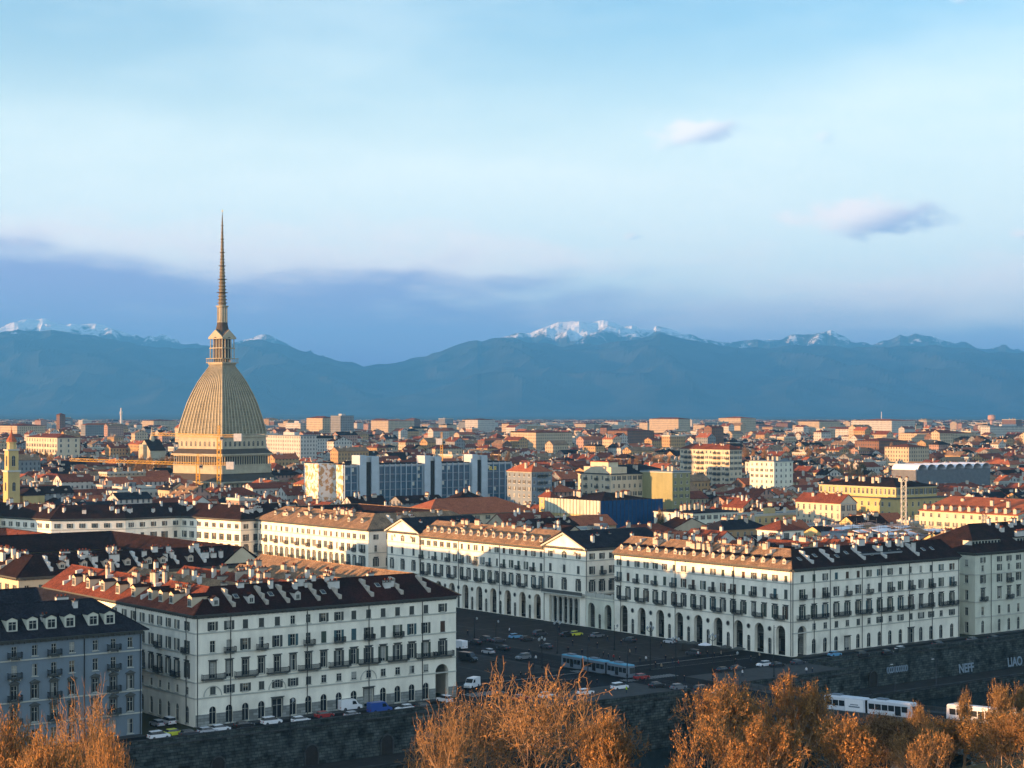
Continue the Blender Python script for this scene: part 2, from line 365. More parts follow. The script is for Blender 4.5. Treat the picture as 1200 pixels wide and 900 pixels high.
def shut_mb(w, h, m='shutter'):
    mb = MB(); mb.box(-w/2, -0.07, 0, w/2, -0.02, h, m)
    for k in range(int(h / 0.35)): mb.box(-w/2 + 0.05, -0.095, 0.12 + k * 0.35, w/2 - 0.05, -0.072, 0.28 + k * 0.35, m)
    return mb
def cached(key, fn):
    if key not in WC:
        mb = fn(); WC[key] = (mb, mb.mesh(key[0]))
    return WC[key]
def balc_mb(w):
    mb = MB(); mb.box(-w/2, -1.0, -0.22, w/2, 0.0, -0.04, 'casing_dark')
    for x in (-w/2 + 0.4, w/2 - 0.4): mb.box(x - 0.12, -0.75, -0.55, x + 0.12, 0, -0.221, 'casing')
    return mb
def rail_mb(w, solid=False):
    mb = MB(); h = 1.05
    for a, b, c, d in ((-w/2, -1.0, w/2, -0.95), (-w/2, -0.95, -w/2 + 0.05, 0), (w/2 - 0.05, -0.95, w/2, 0)):
        mb.box(a, b, h - 0.08, c, d, h, 'iron'); mb.box(a, b, 0.05, c, d, 0.11, 'iron')
    n = int(w / 0.13)
    for i in range(n + 1):
        x = -w/2 + 0.02 + (w - 0.06) * i / n; mb.box(x - 0.02, -0.99, 0.112, x + 0.03, -0.96, h - 0.081, 'iron')
    for i in range(5):
        for x in (-w/2, w/2 - 0.05): mb.box(x + 0.01, -0.9 + i * 0.2, 0.112, x + 0.04, -0.86 + i * 0.2, h - 0.081, 'iron')
    return mb
def dormer_mb(w=1.5, h=1.7, dep=3.2, wall='chimney', roof='tile_dark', rise=0.55):
    mb = MB()
    mb.box(-w/2, 0, -0.6, w/2, dep, h, wall)
    e = 0.22
    for s in (-1, 1):
        a = [(0, -e, h + rise), (s * (w/2 + e), -e, h - 0.05), (s * (w/2 + e), dep + 0.6, h - 0.05), (0, dep + 0.6, h + rise)]
        b = [(x, y, z + 0.12) for x, y, z in a]
        if s > 0: a.reverse(); b.reverse()
        mb.hexa(a + b, roof)
    mb.poly([(-w/2, -0.01, h), (w/2, -0.01, h), (0, -0.01, h + rise - 0.05)], wall)
    return mb
def chim_mb(w, d, h, m='chimney', pots=2):
    mb = MB(); mb.box(-w/2, -d/2, -1.2, w/2, d/2, h, m); mb.box(-w/2 - 0.1, -d/2 - 0.1, h + 0.002, w/2 + 0.1, d/2 + 0.1, h + 0.18, 'casing_dark')
    for i in range(pots):
        x = (i - (pots - 1) / 2) * w / max(pots, 1); mb.box(x - 0.14, -0.14, h + 0.182, x + 0.14, 0.14, h + 0.6, 'tile_red')
    return mb
def fin_mb(run, rise, th=0.7, up=1.2, m='chimney_white'):
    # parapet of a party wall climbing the roof slope, y from 0 to run, z 0 to rise
    mb = MB(); x0, x1 = -th/2, th/2; a = -0.6
    n = 3
    for k in range(n):
        y0, y1 = run * k / n, run * (k + 1) / n - 0.03; z0, z1 = rise * k / n, rise * (k + 1) / n
        mb.hexa([(x0, y0, z0 + a), (x1, y0, z0 + a), (x1, y1, z1 + a), (x0, y1, z1 + a), (x0, y0, z0 + up + k * 0.12), (x1, y0, z0 + up + k * 0.12), (x1, y1, z0 + up + 0.25 + k * 0.12), (x0, y1, z0 + up + 0.25 + k * 0.12)], m)
    return mb

# ------------------------------------------------------------------ a building made of facades
class Bld:
    def __init__(s, name, label, cat, loc, rz=GA, group=None, wall='plaster_white'):
        s.root = O(name, None, None, loc, rz, label, cat, group); s.root.empty_display_size = 1
        s.w = MB(); s.wall = wall; s.trim = MB(); s.wins = []; s.rz = rz; s.loc = Vector(loc); s.bal = []; s.extra = {}
    def part(s, name, mb, loc=(0, 0, 0), rz=0.0, label=None):
        return O(name, mb, s.root, loc, rz, label)
    def facade(s, ox, oy, ang, L, H, rows, bands=None, base=None, z0=0.0, corn=True, depth=0.28, lines=()):
        """rows: list of lists of openings dict(s,w,z,h,arch,style,sh,bal,open). bands: z splits"""
        dx, dy = math.cos(ang), math.sin(ang); ix, iy = -dy, dx
        def P(a, d, z): return (ox + dx * a + ix * d, oy + dy * a + iy * d, z)
        w = s.w; wm = s.wall
        bands = bands or [z0] + [max(z0, r[0]['z'] - 0.45) for r in rows[1:] if r] + [H]
        bands = sorted(set(bands))
        ops = [o for r in rows for o in r if not o.get('flat')]
        for za, zb in zip(bands, bands[1:]):
            row = sorted([o for o in ops if za <= o['z'] and o['z'] + o['h'] <= zb + 1e-4], key=lambda o: o['s'])
            m = base if (base and za < 0.1) else wm
            x = 0.0
            for o in row:
                a, b = o['s'] - o['w']/2, o['s'] + o['w']/2; z1 = o['z']; z2 = z1 + o['h']; dp = o.get('dep', depth)
                if a > x + 1e-4: w.poly([P(x, 0, za), P(a, 0, za), P(a, 0, zb), P(x, 0, zb)], m)
                if z1 > za + 1e-4: w.poly([P(a, 0, za), P(b, 0, za), P(b, 0, z1), P(a, 0, z1)], m); w.poly([P(a, 0, z1), P(b, 0, z1), P(b, dp, z1), P(a, dp, z1)], m)
                if o.get('arch'):
                    r = o['w']/2; n = 8; zs = z2 - r
                    pts = [(o['s'] - r * math.cos(math.pi * i / n), zs + r * math.sin(math.pi * i / n)) for i in range(n + 1)]
                    for (xa, ya), (xb, yb) in zip(pts, pts[1:]):
                        w.poly([P(xa, 0, ya), P(xb, 0, yb), P(xb, 0, zb), P(xa, 0, zb)], m)
                        w.poly([P(xa, dp, ya), P(xb, dp, yb), P(xb, 0, yb), P(xa, 0, ya)], m)
                else:
                    zs = z2
                    if z2 < zb - 1e-4: w.poly([P(a, 0, z2), P(b, 0, z2), P(b, 0, zb), P(a, 0, zb)], m)
                    w.poly([P(a, dp, z2), P(b, dp, z2), P(b, 0, z2), P(a, 0, z2)], m)
                w.poly([P(a, 0, z1), P(a, dp, z1), P(a, dp, zs), P(a, 0, zs)], m); w.poly([P(b, dp, z1), P(b, 0, z1), P(b, 0, zs), P(b, dp, zs)], m)
                x = b
            if x < L - 1e-4: w.poly([P(x, 0, za), P(L, 0, za), P(L, 0, zb), P(x, 0, zb)], m)
        for r in rows:
            for o in r:
                x, y, z = P(o['s'], 0, o['z'])
                if not o.get('open'): s.wins.append((x, y, z, ang, o))
                if o.get('bal'):
                    xb, yb, _ = P(o['s'] + o.get('bs', 0), 0, 0); s.bal.append((xb, yb, o['z'], ang, o['bal']))
        def strip(za, zb, out):
            c = [P(0, -out, za), P(L, -out, za), P(L, 0.02, za), P(0, 0.02, za)]
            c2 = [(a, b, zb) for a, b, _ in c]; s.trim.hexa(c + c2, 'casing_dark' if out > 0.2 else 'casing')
        for ln in lines: strip(ln, ln + 0.28, 0.16)
        if corn:
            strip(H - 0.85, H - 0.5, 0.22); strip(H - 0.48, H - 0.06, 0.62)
            n = int(L / 1.1)
            for i in range(n):
                a = (i + 0.5) * L / n
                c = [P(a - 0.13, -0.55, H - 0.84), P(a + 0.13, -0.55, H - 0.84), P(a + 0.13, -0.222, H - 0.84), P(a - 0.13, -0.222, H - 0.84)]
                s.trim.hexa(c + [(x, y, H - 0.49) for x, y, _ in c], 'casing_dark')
    def pipe(s, ox, oy, ang, a, H):
        dx, dy = math.cos(ang), math.sin(ang); x = ox + dx * a + dy * 0.14; y = oy + dy * a - dx * 0.14
        mb = MB(); mb.tube((0, 0, 0.2), (0, 0, H - 0.9), 0.09, 0.09, 6, 'iron'); s.part('downpipe', mb, (x, y, 0))
    def finish(s, maxwin=100):
        s.part('wall', s.w)
        if s.trim.v: s.part('cornice', s.trim)
        M = Matrix.Translation(s.loc) @ Matrix.Rotation(s.rz, 4, 'Z')
        def dist(t): return (M @ Vector(t[:3]) - Vector((0, 0, CAMZ))).length
        s.wins.sort(key=dist); rest = MB()
        for i, (x, y, z, a, o) in enumerate(s.wins):
            st = o.get('style', 'plain'); cu = random.choice((0, 0, 0, 0, 1, 2, 3)); key = ('window', round(o['w'], 2), round(o['h'], 2), bool(o.get('arch')), st, bool(o.get('flat')), cu)
            mb, me = cached(key, lambda: win_mb(o['w'], o['h'], o.get('arch'), st, -0.03 if o.get('flat') else 0.22, cu))
            sh = o.get('sh'); closed = o.get('closed')
            shs = []
            if sh:
                hw = o['w'] / 2; k2 = ('shutter', round(hw, 2), round(o['h'], 2), sh)
                smb, sme = cached(k2, lambda: shut_mb(hw - 0.03, o['h'], sh))
                shs = [(-hw/2, -0.02), (hw/2, -0.02)] if closed else [(-hw * 1.5 - 0.02, 0), (hw * 1.5 + 0.02, 0)]
                if o.get('half') and not closed: shs = shs[:1] + [(hw/2, -0.02)]
            if i < maxwin:
                wo = O('window', me, s.root, (x, y, z), a)
                for sx, sy in shs: O('shutter', sme, wo, (sx, sy, 0))
            else:
                T = T3(x, y, z, a); rest.add(mb, T)
                for sx, sy in shs: rest.add(smb, T @ Matrix.Translation((sx, sy, 0)))
        if rest.v: O('window', rest, s.root, kind='stuff')
        for x, y, z, a, w in s.bal:
            b = O('balcony', cached(('balcony', w), lambda: balc_mb(w))[1], s.root, (x, y, z), a)
            O('railing', cached(('railing', w), lambda: rail_mb(w))[1], b)
        return s.root

def cols(L, n, m0=None, m1=None):
    m0 = L / n / 2 if m0 is None else m0; m1 = m0 if m1 is None else m1
    return [m0 + (L - m0 - m1) * i / max(1, n - 1) for i in range(n)]
def row(cs, z, h, w=1.15, **k):
    out = []
    for i, c in enumerate(cs):
        d = dict(s=c, z=z, h=h, w=w); 
        for kk, v in k.items():
            v = v(i) if callable(v) else v
            if v is not None: d[kk] = v
        out.append(d)
    return out
def roof_ring(mb, w, d, T, H, rise, o, m, mi=None, front=None):
    """hipped roof round a court"""
    mi = mi or m
    A = [(-o, -o), (w + o, -o), (w + o, d + o), (-o, d + o)]; t = T / 2
    B = [(t, t), (w - t, t), (w - t, d - t), (t, d - t)]; t = T + o
    C = [(t, t), (w - t, t), (w - t, d - t), (t, d - t)]
    for i in range(4):
        j = (i + 1) % 4
        mb.poly([(*A[i], H), (*A[j], H), (*B[j], H + rise), (*B[i], H + rise)], front if (front and i == 0) else m)
        mb.poly([(*B[i], H + rise), (*B[j], H + rise), (*C[j], H), (*C[i], H)], mi)
        mb.poly([(*A[i], H - 0.12), (*A[j], H - 0.12), (*A[j], H), (*A[i], H)], 'casing_dark')
        mb.poly([(*A[j], H - 0.12), (*A[i], H - 0.12), (*C[i], H - 0.12), (*C[j], H - 0.12)], 'casing_dark')
        mb.tube((*B[i], H + rise), (*B[j], H + rise), 0.16, 0.16, 6, m)
        mb.tube((*A[i], H + 0.02), (*B[i], H + rise), 0.16, 0.16, 6, m)
def roof_wings(mb, w, d, T, H, rise, o, mats, skip, wall):
    """ring roof with some of the four wings left out (0 front, 1 right, 2 back, 3 left)"""
    K = [Vector((0, 0)), Vector((w, 0)), Vector((w, d)), Vector((0, d))]; D = [Vector((1, 0)), Vector((0, 1)), Vector((-1, 0)), Vector((0, -1))]; Nn = [Vector((0, 1)), Vector((-1, 0)), Vector((0, -1)), Vector((1, 0))]
    for i in range(4):
        if i in skip: continue
        j = (i + 1) % 4; h = (i - 1) % 4; e = []
        for c, nb, sg in ((i, h, -1), (j, j, 1)):
            pts = []
            for off in (-o, T / 2, T + o):
                p = K[c] + Nn[i] * off
                p += D[i] * (.3 * sg) if nb in skip else Nn[nb] * off
                pts.append(p)
            e.append(pts)
        (a0, b0, c0), (a1, b1, c1) = e; m = mats[i]; z = H + rise
        mb.poly([(*a0, H), (*a1, H), (*b1, z), (*b0, z)], m); mb.poly([(*b0, z), (*b1, z), (*c1, H), (*c0, H)], m)
        mb.poly([(*a0, H - .12), (*a1, H - .12), (*a1, H), (*a0, H)], 'casing_dark'); mb.poly([(*c1, H - .12), (*c0, H - .12), (*c0, H), (*c1, H)], 'casing_dark'); mb.poly([(*a1, H - .12), (*a0, H - .12), (*c0, H - .12), (*c1, H - .12)], 'casing_dark')
        mb.tube((*b0, z), (*b1, z), 0.16, 0.16, 6, m)
        for nb, (A_, B_, C_) in ((h, e[0]), (j, e[1])):
            if nb in skip: mb.poly([(*A_, H - .1), (*C_, H - .1), (*B_, z)], wall)
            else: mb.tube((*A_, H + .02), (*B_, z), .15, .15, 5, m)
def wing_walls(b, w, d, T, H, skip):
    def q(x0, y0, x1, y1): b.w.poly([(x0, y0, 0), (x1, y1, 0), (x1, y1, H), (x0, y0, H)], b.wall)
    if 1 in skip: q(w, 0, w, T); q(w, T, T, T); q(T, T, T, d); q(T, d, 0, d)
    else: q(w, 0, w, d); q(w, d, w - T, d); q(w - T, d, w - T, T); q(w - T, T, T, T); q(T, T, T, d); q(T, d, 0, d)
def roof_hip(mb, w, d, H, rise, o, m, x0=0, y0=0):
    A = [(x0 - o, y0 - o, H), (x0 + w + o, y0 - o, H), (x0 + w + o, y0 + d + o, H), (x0 - o, y0 + d + o, H)]
    if w >= d: a, b = (x0 + d/2, y0 + d/2, H + rise), (x0 + w - d/2, y0 + d/2, H + rise); F4 = [(A[0], A[1], b, a), (A[1], A[2], b), (A[2], A[3], a, b), (A[3], A[0], a)]
    else: a, b = (x0 + w/2, y0 + w/2, H + rise), (x0 + w/2, y0 + d - w/2, H + rise); F4 = [(A[0], A[1], a), (A[1], A[2], b, a), (A[2], A[3], b), (A[3], A[0], a, b)]
    for f in F4: mb.poly(f, m)
    B = [(x, y, z - 0.14) for x, y, z in A]
    for i in range(4): mb.poly([B[i], B[(i+1) % 4], A[(i+1) % 4], A[i]], 'casing_dark')
    mb.poly(B[::-1], 'casing_dark')
    mb.tube(a, b, 0.14, 0.14, 5, m)
def roof_gable(mb, w, d, H, rise, o, m, wall, x0=0, y0=0, along='x'):
    if along == 'x':
        a = [(x0 - 0.3, y0 - o, H - 0.25), (x0 + w + 0.3, y0 - o, H - 0.25), (x0 + w + 0.3, y0 + d/2, H + rise), (x0 - 0.3, y0 + d/2, H + rise)]
        b = [(x0 - 0.3, y0 + d/2, H + rise), (x0 + w + 0.3, y0 + d/2, H + rise), (x0 + w + 0.3, y0 + d + o, H - 0.25), (x0 - 0.3, y0 + d + o, H - 0.25)]
        g = [[(x0, y0, H), (x0, y0 + d/2, H + rise - 0.1), (x0, y0 + d, H)], [(x0 + w, y0 + d, H), (x0 + w, y0 + d/2, H + rise - 0.1), (x0 + w, y0, H)]]
    else:
        a = [(x0 - o, y0 + d + 0.3, H - 0.25), (x0 - o, y0 - 0.3, H - 0.25), (x0 + w/2, y0 - 0.3, H + rise), (x0 + w/2, y0 + d + 0.3, H + rise)]
        b = [(x0 + w/2, y0 + d + 0.3, H + rise), (x0 + w/2, y0 - 0.3, H + rise), (x0 + w + o, y0 - 0.3, H - 0.25), (x0 + w + o, y0 + d + 0.3, H - 0.25)]
        g = [[(x0, y0, H), (x0 + w, y0, H), (x0 + w/2, y0, H + rise - 0.1)], [(x0 + w, y0 + d, H), (x0, y0 + d, H), (x0 + w/2, y0 + d, H + rise - 0.1)]]
    for q in (a, b): mb.hexa([(x, y, z) for x, y, z in q] + [(x, y, z + 0.2) for x, y, z in q], m)
    return g
RESERVED = []      # rectangles (q0,q1,p0,p1) taken by named buildings
def reserve(q0, q1, p0, p1): RESERVED.append((q0, q1, p0, p1))

# ------------------------------------------------------------------ ground, river, roads
WATER = -11.5; QUAY = -8.2
def build_ground():
    prof = [(-60000, 40), (-420, 55), (-345, 60), (-330, 55), (-300, 44), (-240, 29), (-195, 18), (-150, 8), (-118, -6), (-111, -14), (-12.05, -14), (-12.0, 0)]
    prof += [(p, gz(p) - 0.0) for p in (60, 210, 300, 420, 600, 800, 1500, 3000, 6000, 10000, 12000, 14000, 16500, 19000, 25000, 40000, 70000)]
    qs = [-70000, -30000, -12000, -5000, -2000, -800, -300, -150, -60, 0, 60, 150, 300, 800, 2000, 5000, 12000, 30000, 70000]
    mb = MB(); b = 0
    for p, z in prof:
        for q in qs: mb.v.append(tuple(WP(q, p, z)))
    n = len(qs)
    for i in range(len(prof) - 1):
        m = 'hill_grass' if prof[i][0] < -12 else 'ground_town'
        for j in range(n - 1): mb.f.append((i*n+j, i*n+j+1, (i+1)*n+j+1, (i+1)*n+j)); mb.m.append(mb.mi(m))
    return mb
mat('ground_town', (0.030, 0.036, 0.022), 0.95, 0.4, 0.0016, col2=(0.075, 0.070, 0.045))
gnd = O('ground', build_ground(), kind='structure')
import bmesh
def clip_ground():
    bm = bmesh.new(); bm.from_mesh(gnd.data)
    for co, no in (((-16400, 0, 0), (-1, 0, 0)), ((16400, 0, 0), (1, 0, 0)), ((0, -600, 0), (0, -1, 0)), ((0, 36000, 0), (0, 1, 0))):
        bmesh.ops.bisect_plane(bm, geom=bm.verts[:] + bm.edges[:] + bm.faces[:], plane_co=co, plane_no=no, clear_outer=True)
    bm.to_mesh(gnd.data); bm.free()
clip_ground()
def flat(name, q0, q1, p0, p1, z, m, kind='structure', **k):
    mb = MB(); nq = max(1, int(abs(q1 - q0) / 40)); 
    mb.poly([(0, 0, 0), (q1 - q0, 0, 0), (q1 - q0, p1 - p0, 0), (0, p1 - p0, 0)], m)
    return O(name, mb, None, WP(q0, p0, z), GA, kind=kind, **k)
m = mat('water', (0.012, 0.020, 0.022), 0.12, 0.2, 0.05, bump=0.25, spec=0.5)
flat('water', -700, 1500, -113, -12.5, WATER, 'water')
flat('road', -400, 400, -9.0, -2.6, 0.004, 'asphalt')
flat('piazza', -111.2, -0.2, 18, 300, 0.004, 'cobble')
flat('road', -111.2, -0.2, -2.58, 17.98, 0.004, 'asphalt')
flat('road', -63.5, -48.5, 18, 300, 0.008, 'asphalt')
def kerb(name, q0, q1, p0, p1, h=0.13, m='paving'):
    mb = MB(); mb.box(0, 0, -0.3, q1 - q0, p1 - p0, h, m); return O(name, mb, None, WP(q0, p0, 0), GA, kind='structure')
kerb('pavement', -178.4, -113.5, -2.6, 0.6); kerb('pavement', 2, 70.3, -2.6, 0.6); kerb('pavement', 77.6, 200, -2.6, 0.6)
kerb('pavement', -300, -191, -2.6, 0.6)
kerb('pavement', -300, -106, -12.0, -9.0); kerb('pavement', -6, 300, -12.0, -9.0)
kerb('pavement', -106, -64.6, -29, -9.0); kerb('pavement', -47.4, -6, -29, -9.0)
flat('road', -64.58, -47.42, -29, -9.02, 0.004, 'asphalt')
# painted marks and tram tracks
def marks():
    mb = MB()
    def r(q0, q1, p0, p1, m='paint_white'): mb.poly([(q0, p0, 0), (q1, p0, 0), (q1, p1, 0), (q0, p1, 0)], m)
    for q in (-300 + 9 * i for i in range(70)):
        if not -106 < q < -6: r(q, q + 3, -5.85, -5.72)
    for k in range(9): r(-108 + k * 1.2, -107.4 + k * 1.2, -2.4, 2.5)
    for k in range(18): r(-64 + k * 0.95, -63.5 + k * 0.95, 13, 16.5)
    for k in range(18): r(-64 + k * 0.95, -63.5 + k * 0.95, -6.5, -3)
    r(-104, -64, 12.4, 12.8); r(-47, -8, 12.4, 12.8); r(-100, -66, 5.5, 5.65); r(-46, -8, 5.5, 5.65)
    return mb
mm = O('road_marking', marks(), None, WP(0, 0, 0.013), GA, kind='structure')
def tracks():
    mb = MB()
    for q in (-60.9, -59.4, -56.9, -55.4): mb.box(q - 0.04, -29, 0, q + 0.04, 298, 0.006, 'rail')
    for p in (7.2, 8.7):
        mb.box(-111, p - 0.04, 0, -0.5, p + 0.04, 0.006, 'rail')
    return mb
O('tram_track', tracks(), None, WP(0, 0, 0.016), GA, kind='structure')
def lines():
    # bands of pale stone laid in the cobbles
    mb = MB()
    for q in (-108.5, -82, -65, -47, -30, -2.8):
        mb.poly([(q, 18.1, 0), (q + 0.5, 18.1, 0), (q + 0.5, 299, 0), (q, 299, 0)], 'paving')
    for p in (19, 46, 73, 100, 127, 154, 181):
        for a, b in ((-107.9, -82.1), (-81.4, -65.1), (-46.4, -30.1), (-29.4, -2.9)): mb.poly([(a, p, 0.002), (b, p, 0.002), (b, p + 0.45, 0.002), (a, p + 0.45, 0.002)], 'paving')
    return mb
O('paving_band', lines(), None, WP(0, 0, 0.010), GA, kind='structure')

def stone_wall(name, label, q0, q1, p, top, bot, niches=(), para=1.0, batter=0.8):
    """retaining wall seen from -p, with a coping and a solid parapet"""
    root = O(name, None, None, WP(q0, p, bot), GA, label, 'wall')
    mb = MB(); L = q1 - q0; H = top - bot
    mb.hexa([(0, -batter, 0), (L, -batter, 0), (L, 0.5, 0), (0, 0.5, 0), (0, -0.05, H - 0.3), (L, -0.05, H - 0.3), (L, 0.5, H - 0.3), (0, 0.5, H - 0.3)], 'wall_stone')
    O('masonry', mb, root)
    c = MB(); c.box(0, -0.3, H - 0.299, L, 0.52, H, 'coping'); c.box(0, -0.05, H + 0.001, L, 0.4, H + para, 'wall_stone'); c.box(0, -0.15, H + para + 0.001, L, 0.5, H + para + 0.16, 'coping')
    O('parapet', c, root)
    for s in niches:
        a = MB(); w, h = 3.2, 4.4
        y = -batter - 0.02
        a.poly([(x, y, z) for x, z in arcpts(w, h)], 'interior_dark')
        pts = arcpts(w, h)[1:]
        for (x1, z1), (x2, z2) in zip(pts, pts[1:] + [(-w/2, 0)]):
            if z1 == z2 == 0: continue
            a.tube((x1, y - 0.05, z1), (x2, y - 0.05, z2), 0.22, 0.22, 4, 'coping')
        O('arch', a, root, (s, 0, 0))
    return root
stone_wall('embankment_wall', 'long dark stone embankment wall below the riverside road, left of the tram bridge', -420, -106, -12, 0, QUAY, [190, 205, 222, 240, 262, 281, 298])
stone_wall('embankment_wall', 'dark stone embankment wall with white graffiti below the arcaded building at right', -6, 420, -12, 0, QUAY, [24, 118, 134])
stone_wall('embankment_wall', 'dark retaining wall of the square dropping straight to the water, behind orange trees', -106, -64.6, -29, 0, WATER - 1, [], 1.0)
stone_wall('embankment_wall', 'short dark retaining wall of the square, just right of where the bridge starts', -47.4, -6, -29, 0, WATER - 1, [], 1.0)
for nm, lb, q, a in (('embankment_wall', 'end return of the square terrace wall facing left, above the quay', -106, 0), ('embankment_wall', 'end return of the square terrace wall facing right, towards the graffiti wall', -6, 1)):
    mb = MB(); mb.box(-0.5 if a == 0 else 0, 0, 0, 0 if a == 0 else 0.5, 16.9, 13, 'wall_stone'); O(nm, mb, None, WP(q, -29, WATER - 1), GA, lb, 'wall')
def quay(q0, q1, label):
    mb = MB(); L = q1 - q0
    mb.box(0, 0, WATER - 1 - QUAY, L, 9.3, 0, 'cobble'); mb.box(0, -0.4, -0.4, L, 0.3, 0.25, 'coping'); mb.box(0, -0.05, WATER - 1 - QUAY, L, -0.002, -0.41, 'wall_stone')
    return O('quay', mb, None, WP(q0, -22, QUAY), GA, label, kind='structure')
quay(-420, -106.6, None); quay(-5.4, 420, None)

def text_mb(txt, size, m, name='lettering', ext=0.02, bold=0.03):
    cu = bpy.data.curves.new(name, 'FONT'); cu.body = txt; cu.size = size; cu.extrude = ext; cu.offset = bold * size; cu.align_x = 'CENTER'
    t = bpy.data.objects.new(name, cu); COL.objects.link(t)
    me = bpy.data.meshes.new_from_object(t.evaluated_get(bpy.context.evaluated_depsgraph_get())); bpy.data.objects.remove(t)
    me.name = name; me.materials.clear(); me.materials.append(MATS[m]); return me
def graffiti():
    def place(u, v, txt, size, label):
        # on the battered face of the wall right of the bridge
        q = None; P0 = None
        lo, hi = -5, 300
        for _ in range(40):
            mid = (lo + hi) / 2; w = WP(mid, -12.6)
            if 600 + w.x / w.y * F < u: lo = mid
            else: hi = mid
        w = WP(lo, -12.86); z = max(CAMZ - (v - HV) * w.y / F, QUAY + .5)
        o = O('graffiti', text_mb(txt, size, 'graffiti'), None, (w.x, w.y, z), 0, label, 'graffiti')
        o.rotation_euler = (R(90 - 6), 0, GA); o.scale = (1.0, 1.15, 1)
    place(1132, 787.5, 'NEFF', 3.0, 'white block graffiti letters on the dark wall, between a scribble and the right edge')
    place(1189, 785.5, 'LIAO', 3.1, 'pale graffiti letters on the dark embankment wall, nearest the right edge of the photo')
    mb = MB()
    random.seed(5)
    for k in range(9):
        a = k * 0.95 + ru(-.1, .1); mb2 = [(a, ru(.8, 1.3)), (a + 0.45, ru(.9, 1.3))]
        for i in range(10):
            t0, t1 = 2*math.pi*i/10, 2*math.pi*(i+1)/10
            mb.tube((a + .42*math.cos(t0), 0, .8 + .8*math.sin(t0)), (a + .42*math.cos(t1), 0, .8 + .8*math.sin(t1)), .17, .17, 4, 'graffiti')
    w = WP(40, -12.8); lo, hi = -5, 100
    for _ in range(40):
        mid = (lo + hi) / 2; w = WP(mid, -12.6)
        if 600 + w.x / w.y * F < 1040: lo = mid
        else: hi = mid
    w = WP(lo, -12.78); O('graffiti', mb, None, (w.x, w.y, CAMZ - 788 * 0 - (789 - HV) * w.y / F), GA, 'bubble graffiti scribble in pale blue, leftmost on the dark embankment wall', 'graffiti')
graffiti()

def build_bridge():
    root = O('bridge', None, None, WP(-56, -29, 0), GA, 'stone tram bridge over the dark river, mostly hidden by the orange trees', 'bridge')
    L = 88; deck = MB(); hw = 8.6
    def zz(s): return max(0, (s - 22) * 0.048) if s > 22 else 0
    N = 22
    for i in range(N):
        s0, s1 = L * i / N, L * (i + 1) / N; z0, z1 = zz(s0), zz(s1)
        deck.hexa([(-hw, -s1, z1 - 1.0), (hw, -s1, z1 - 1.0), (hw, -s0, z0 - 1.0), (-hw, -s0, z0 - 1.0), (-hw, -s1, z1), (hw, -s1, z1), (hw, -s0, z0), (-hw, -s0, z0)], 'asphalt')
        for x in (-6.2, hw - 2.4): deck.hexa([(x, -s1, z1 + 0.004), (x + (2.4 if x > 0 else -2.4), -s1, z1 + 0.004), (x + (2.4 if x > 0 else -2.4), -s0, z0 + 0.004), (x, -s0, z0 + 0.004)] + [(x, -s1, z1 + .13), (x + (2.4 if x > 0 else -2.4), -s1, z1 + .13), (x + (2.4 if x > 0 else -2.4), -s0, z0 + .13), (x, -s0, z0 + .13)], 'paving')
        for x in (-4.9, -3.4, -0.9, 0.6): deck.hexa([(x - .04, -s1, z1 + .004), (x + .04, -s1, z1 + .004), (x + .04, -s0, z0 + .004), (x - .04, -s0, z0 + .004), (x - .04, -s1, z1 + .012), (x + .04, -s1, z1 + .012), (x + .04, -s0, z0 + .012), (x - .04, -s0, z0 + .012)], 'rail')
    O('deck', deck, root)
    for sx in (-1, 1):
        pr = MB()
        for i in range(N):
            s0, s1 = L * i / N, L * (i + 1) / N - 0.02; z0, z1 = zz(s0), zz(s1); xa, xb = sorted((sx * (hw + .002), sx * (hw + .45)))
            pr.hexa([(xa, -s1, z1 - 1.1), (xb, -s1, z1 - 1.1), (xb, -s0, z0 - 1.1), (xa, -s0, z0 - 1.1), (xa, -s1, z1 + 1), (xb, -s1, z1 + 1), (xb, -s0, z0 + 1), (xa, -s0, z0 + 1)], 'coping')
        O('parapet', pr, root)
    sp = MB(); span = L / 4
    for k in range(4):
        c = -(k + 0.5) * span; r = span / 2 - 1.2
        for sx in (-hw - .3, hw + .3):
            n = 12
            for i in range(n):
                t0, t1 = math.pi * i / n, math.pi * (i + 1) / n
                y0, y1 = c - r * math.cos(t0), c - r * math.cos(t1); h0, h1 = -9.5 + 7.2 * math.sin(t0), -9.5 + 7.2 * math.sin(t1)
                sp.poly([(sx, y0, h0), (sx, y1, h1), (sx, y1, zz(-y1) - 1.0), (sx, y0, zz(-y0) - 1.0)], 'wall_stone')
                if sx < 0: sp.poly([(sx, y0, h0), (sx, y1, h1), (-sx, y1, h1), (-sx, y0, h0)], 'wall_stone')
    for k in range(5):
        sp.box(-hw - .8, -k * span - 1.19, -13.9, hw + .8, -k * span + 1.19, -1.1, 'wall_stone')
    O('arches', sp, root)
build_bridge()

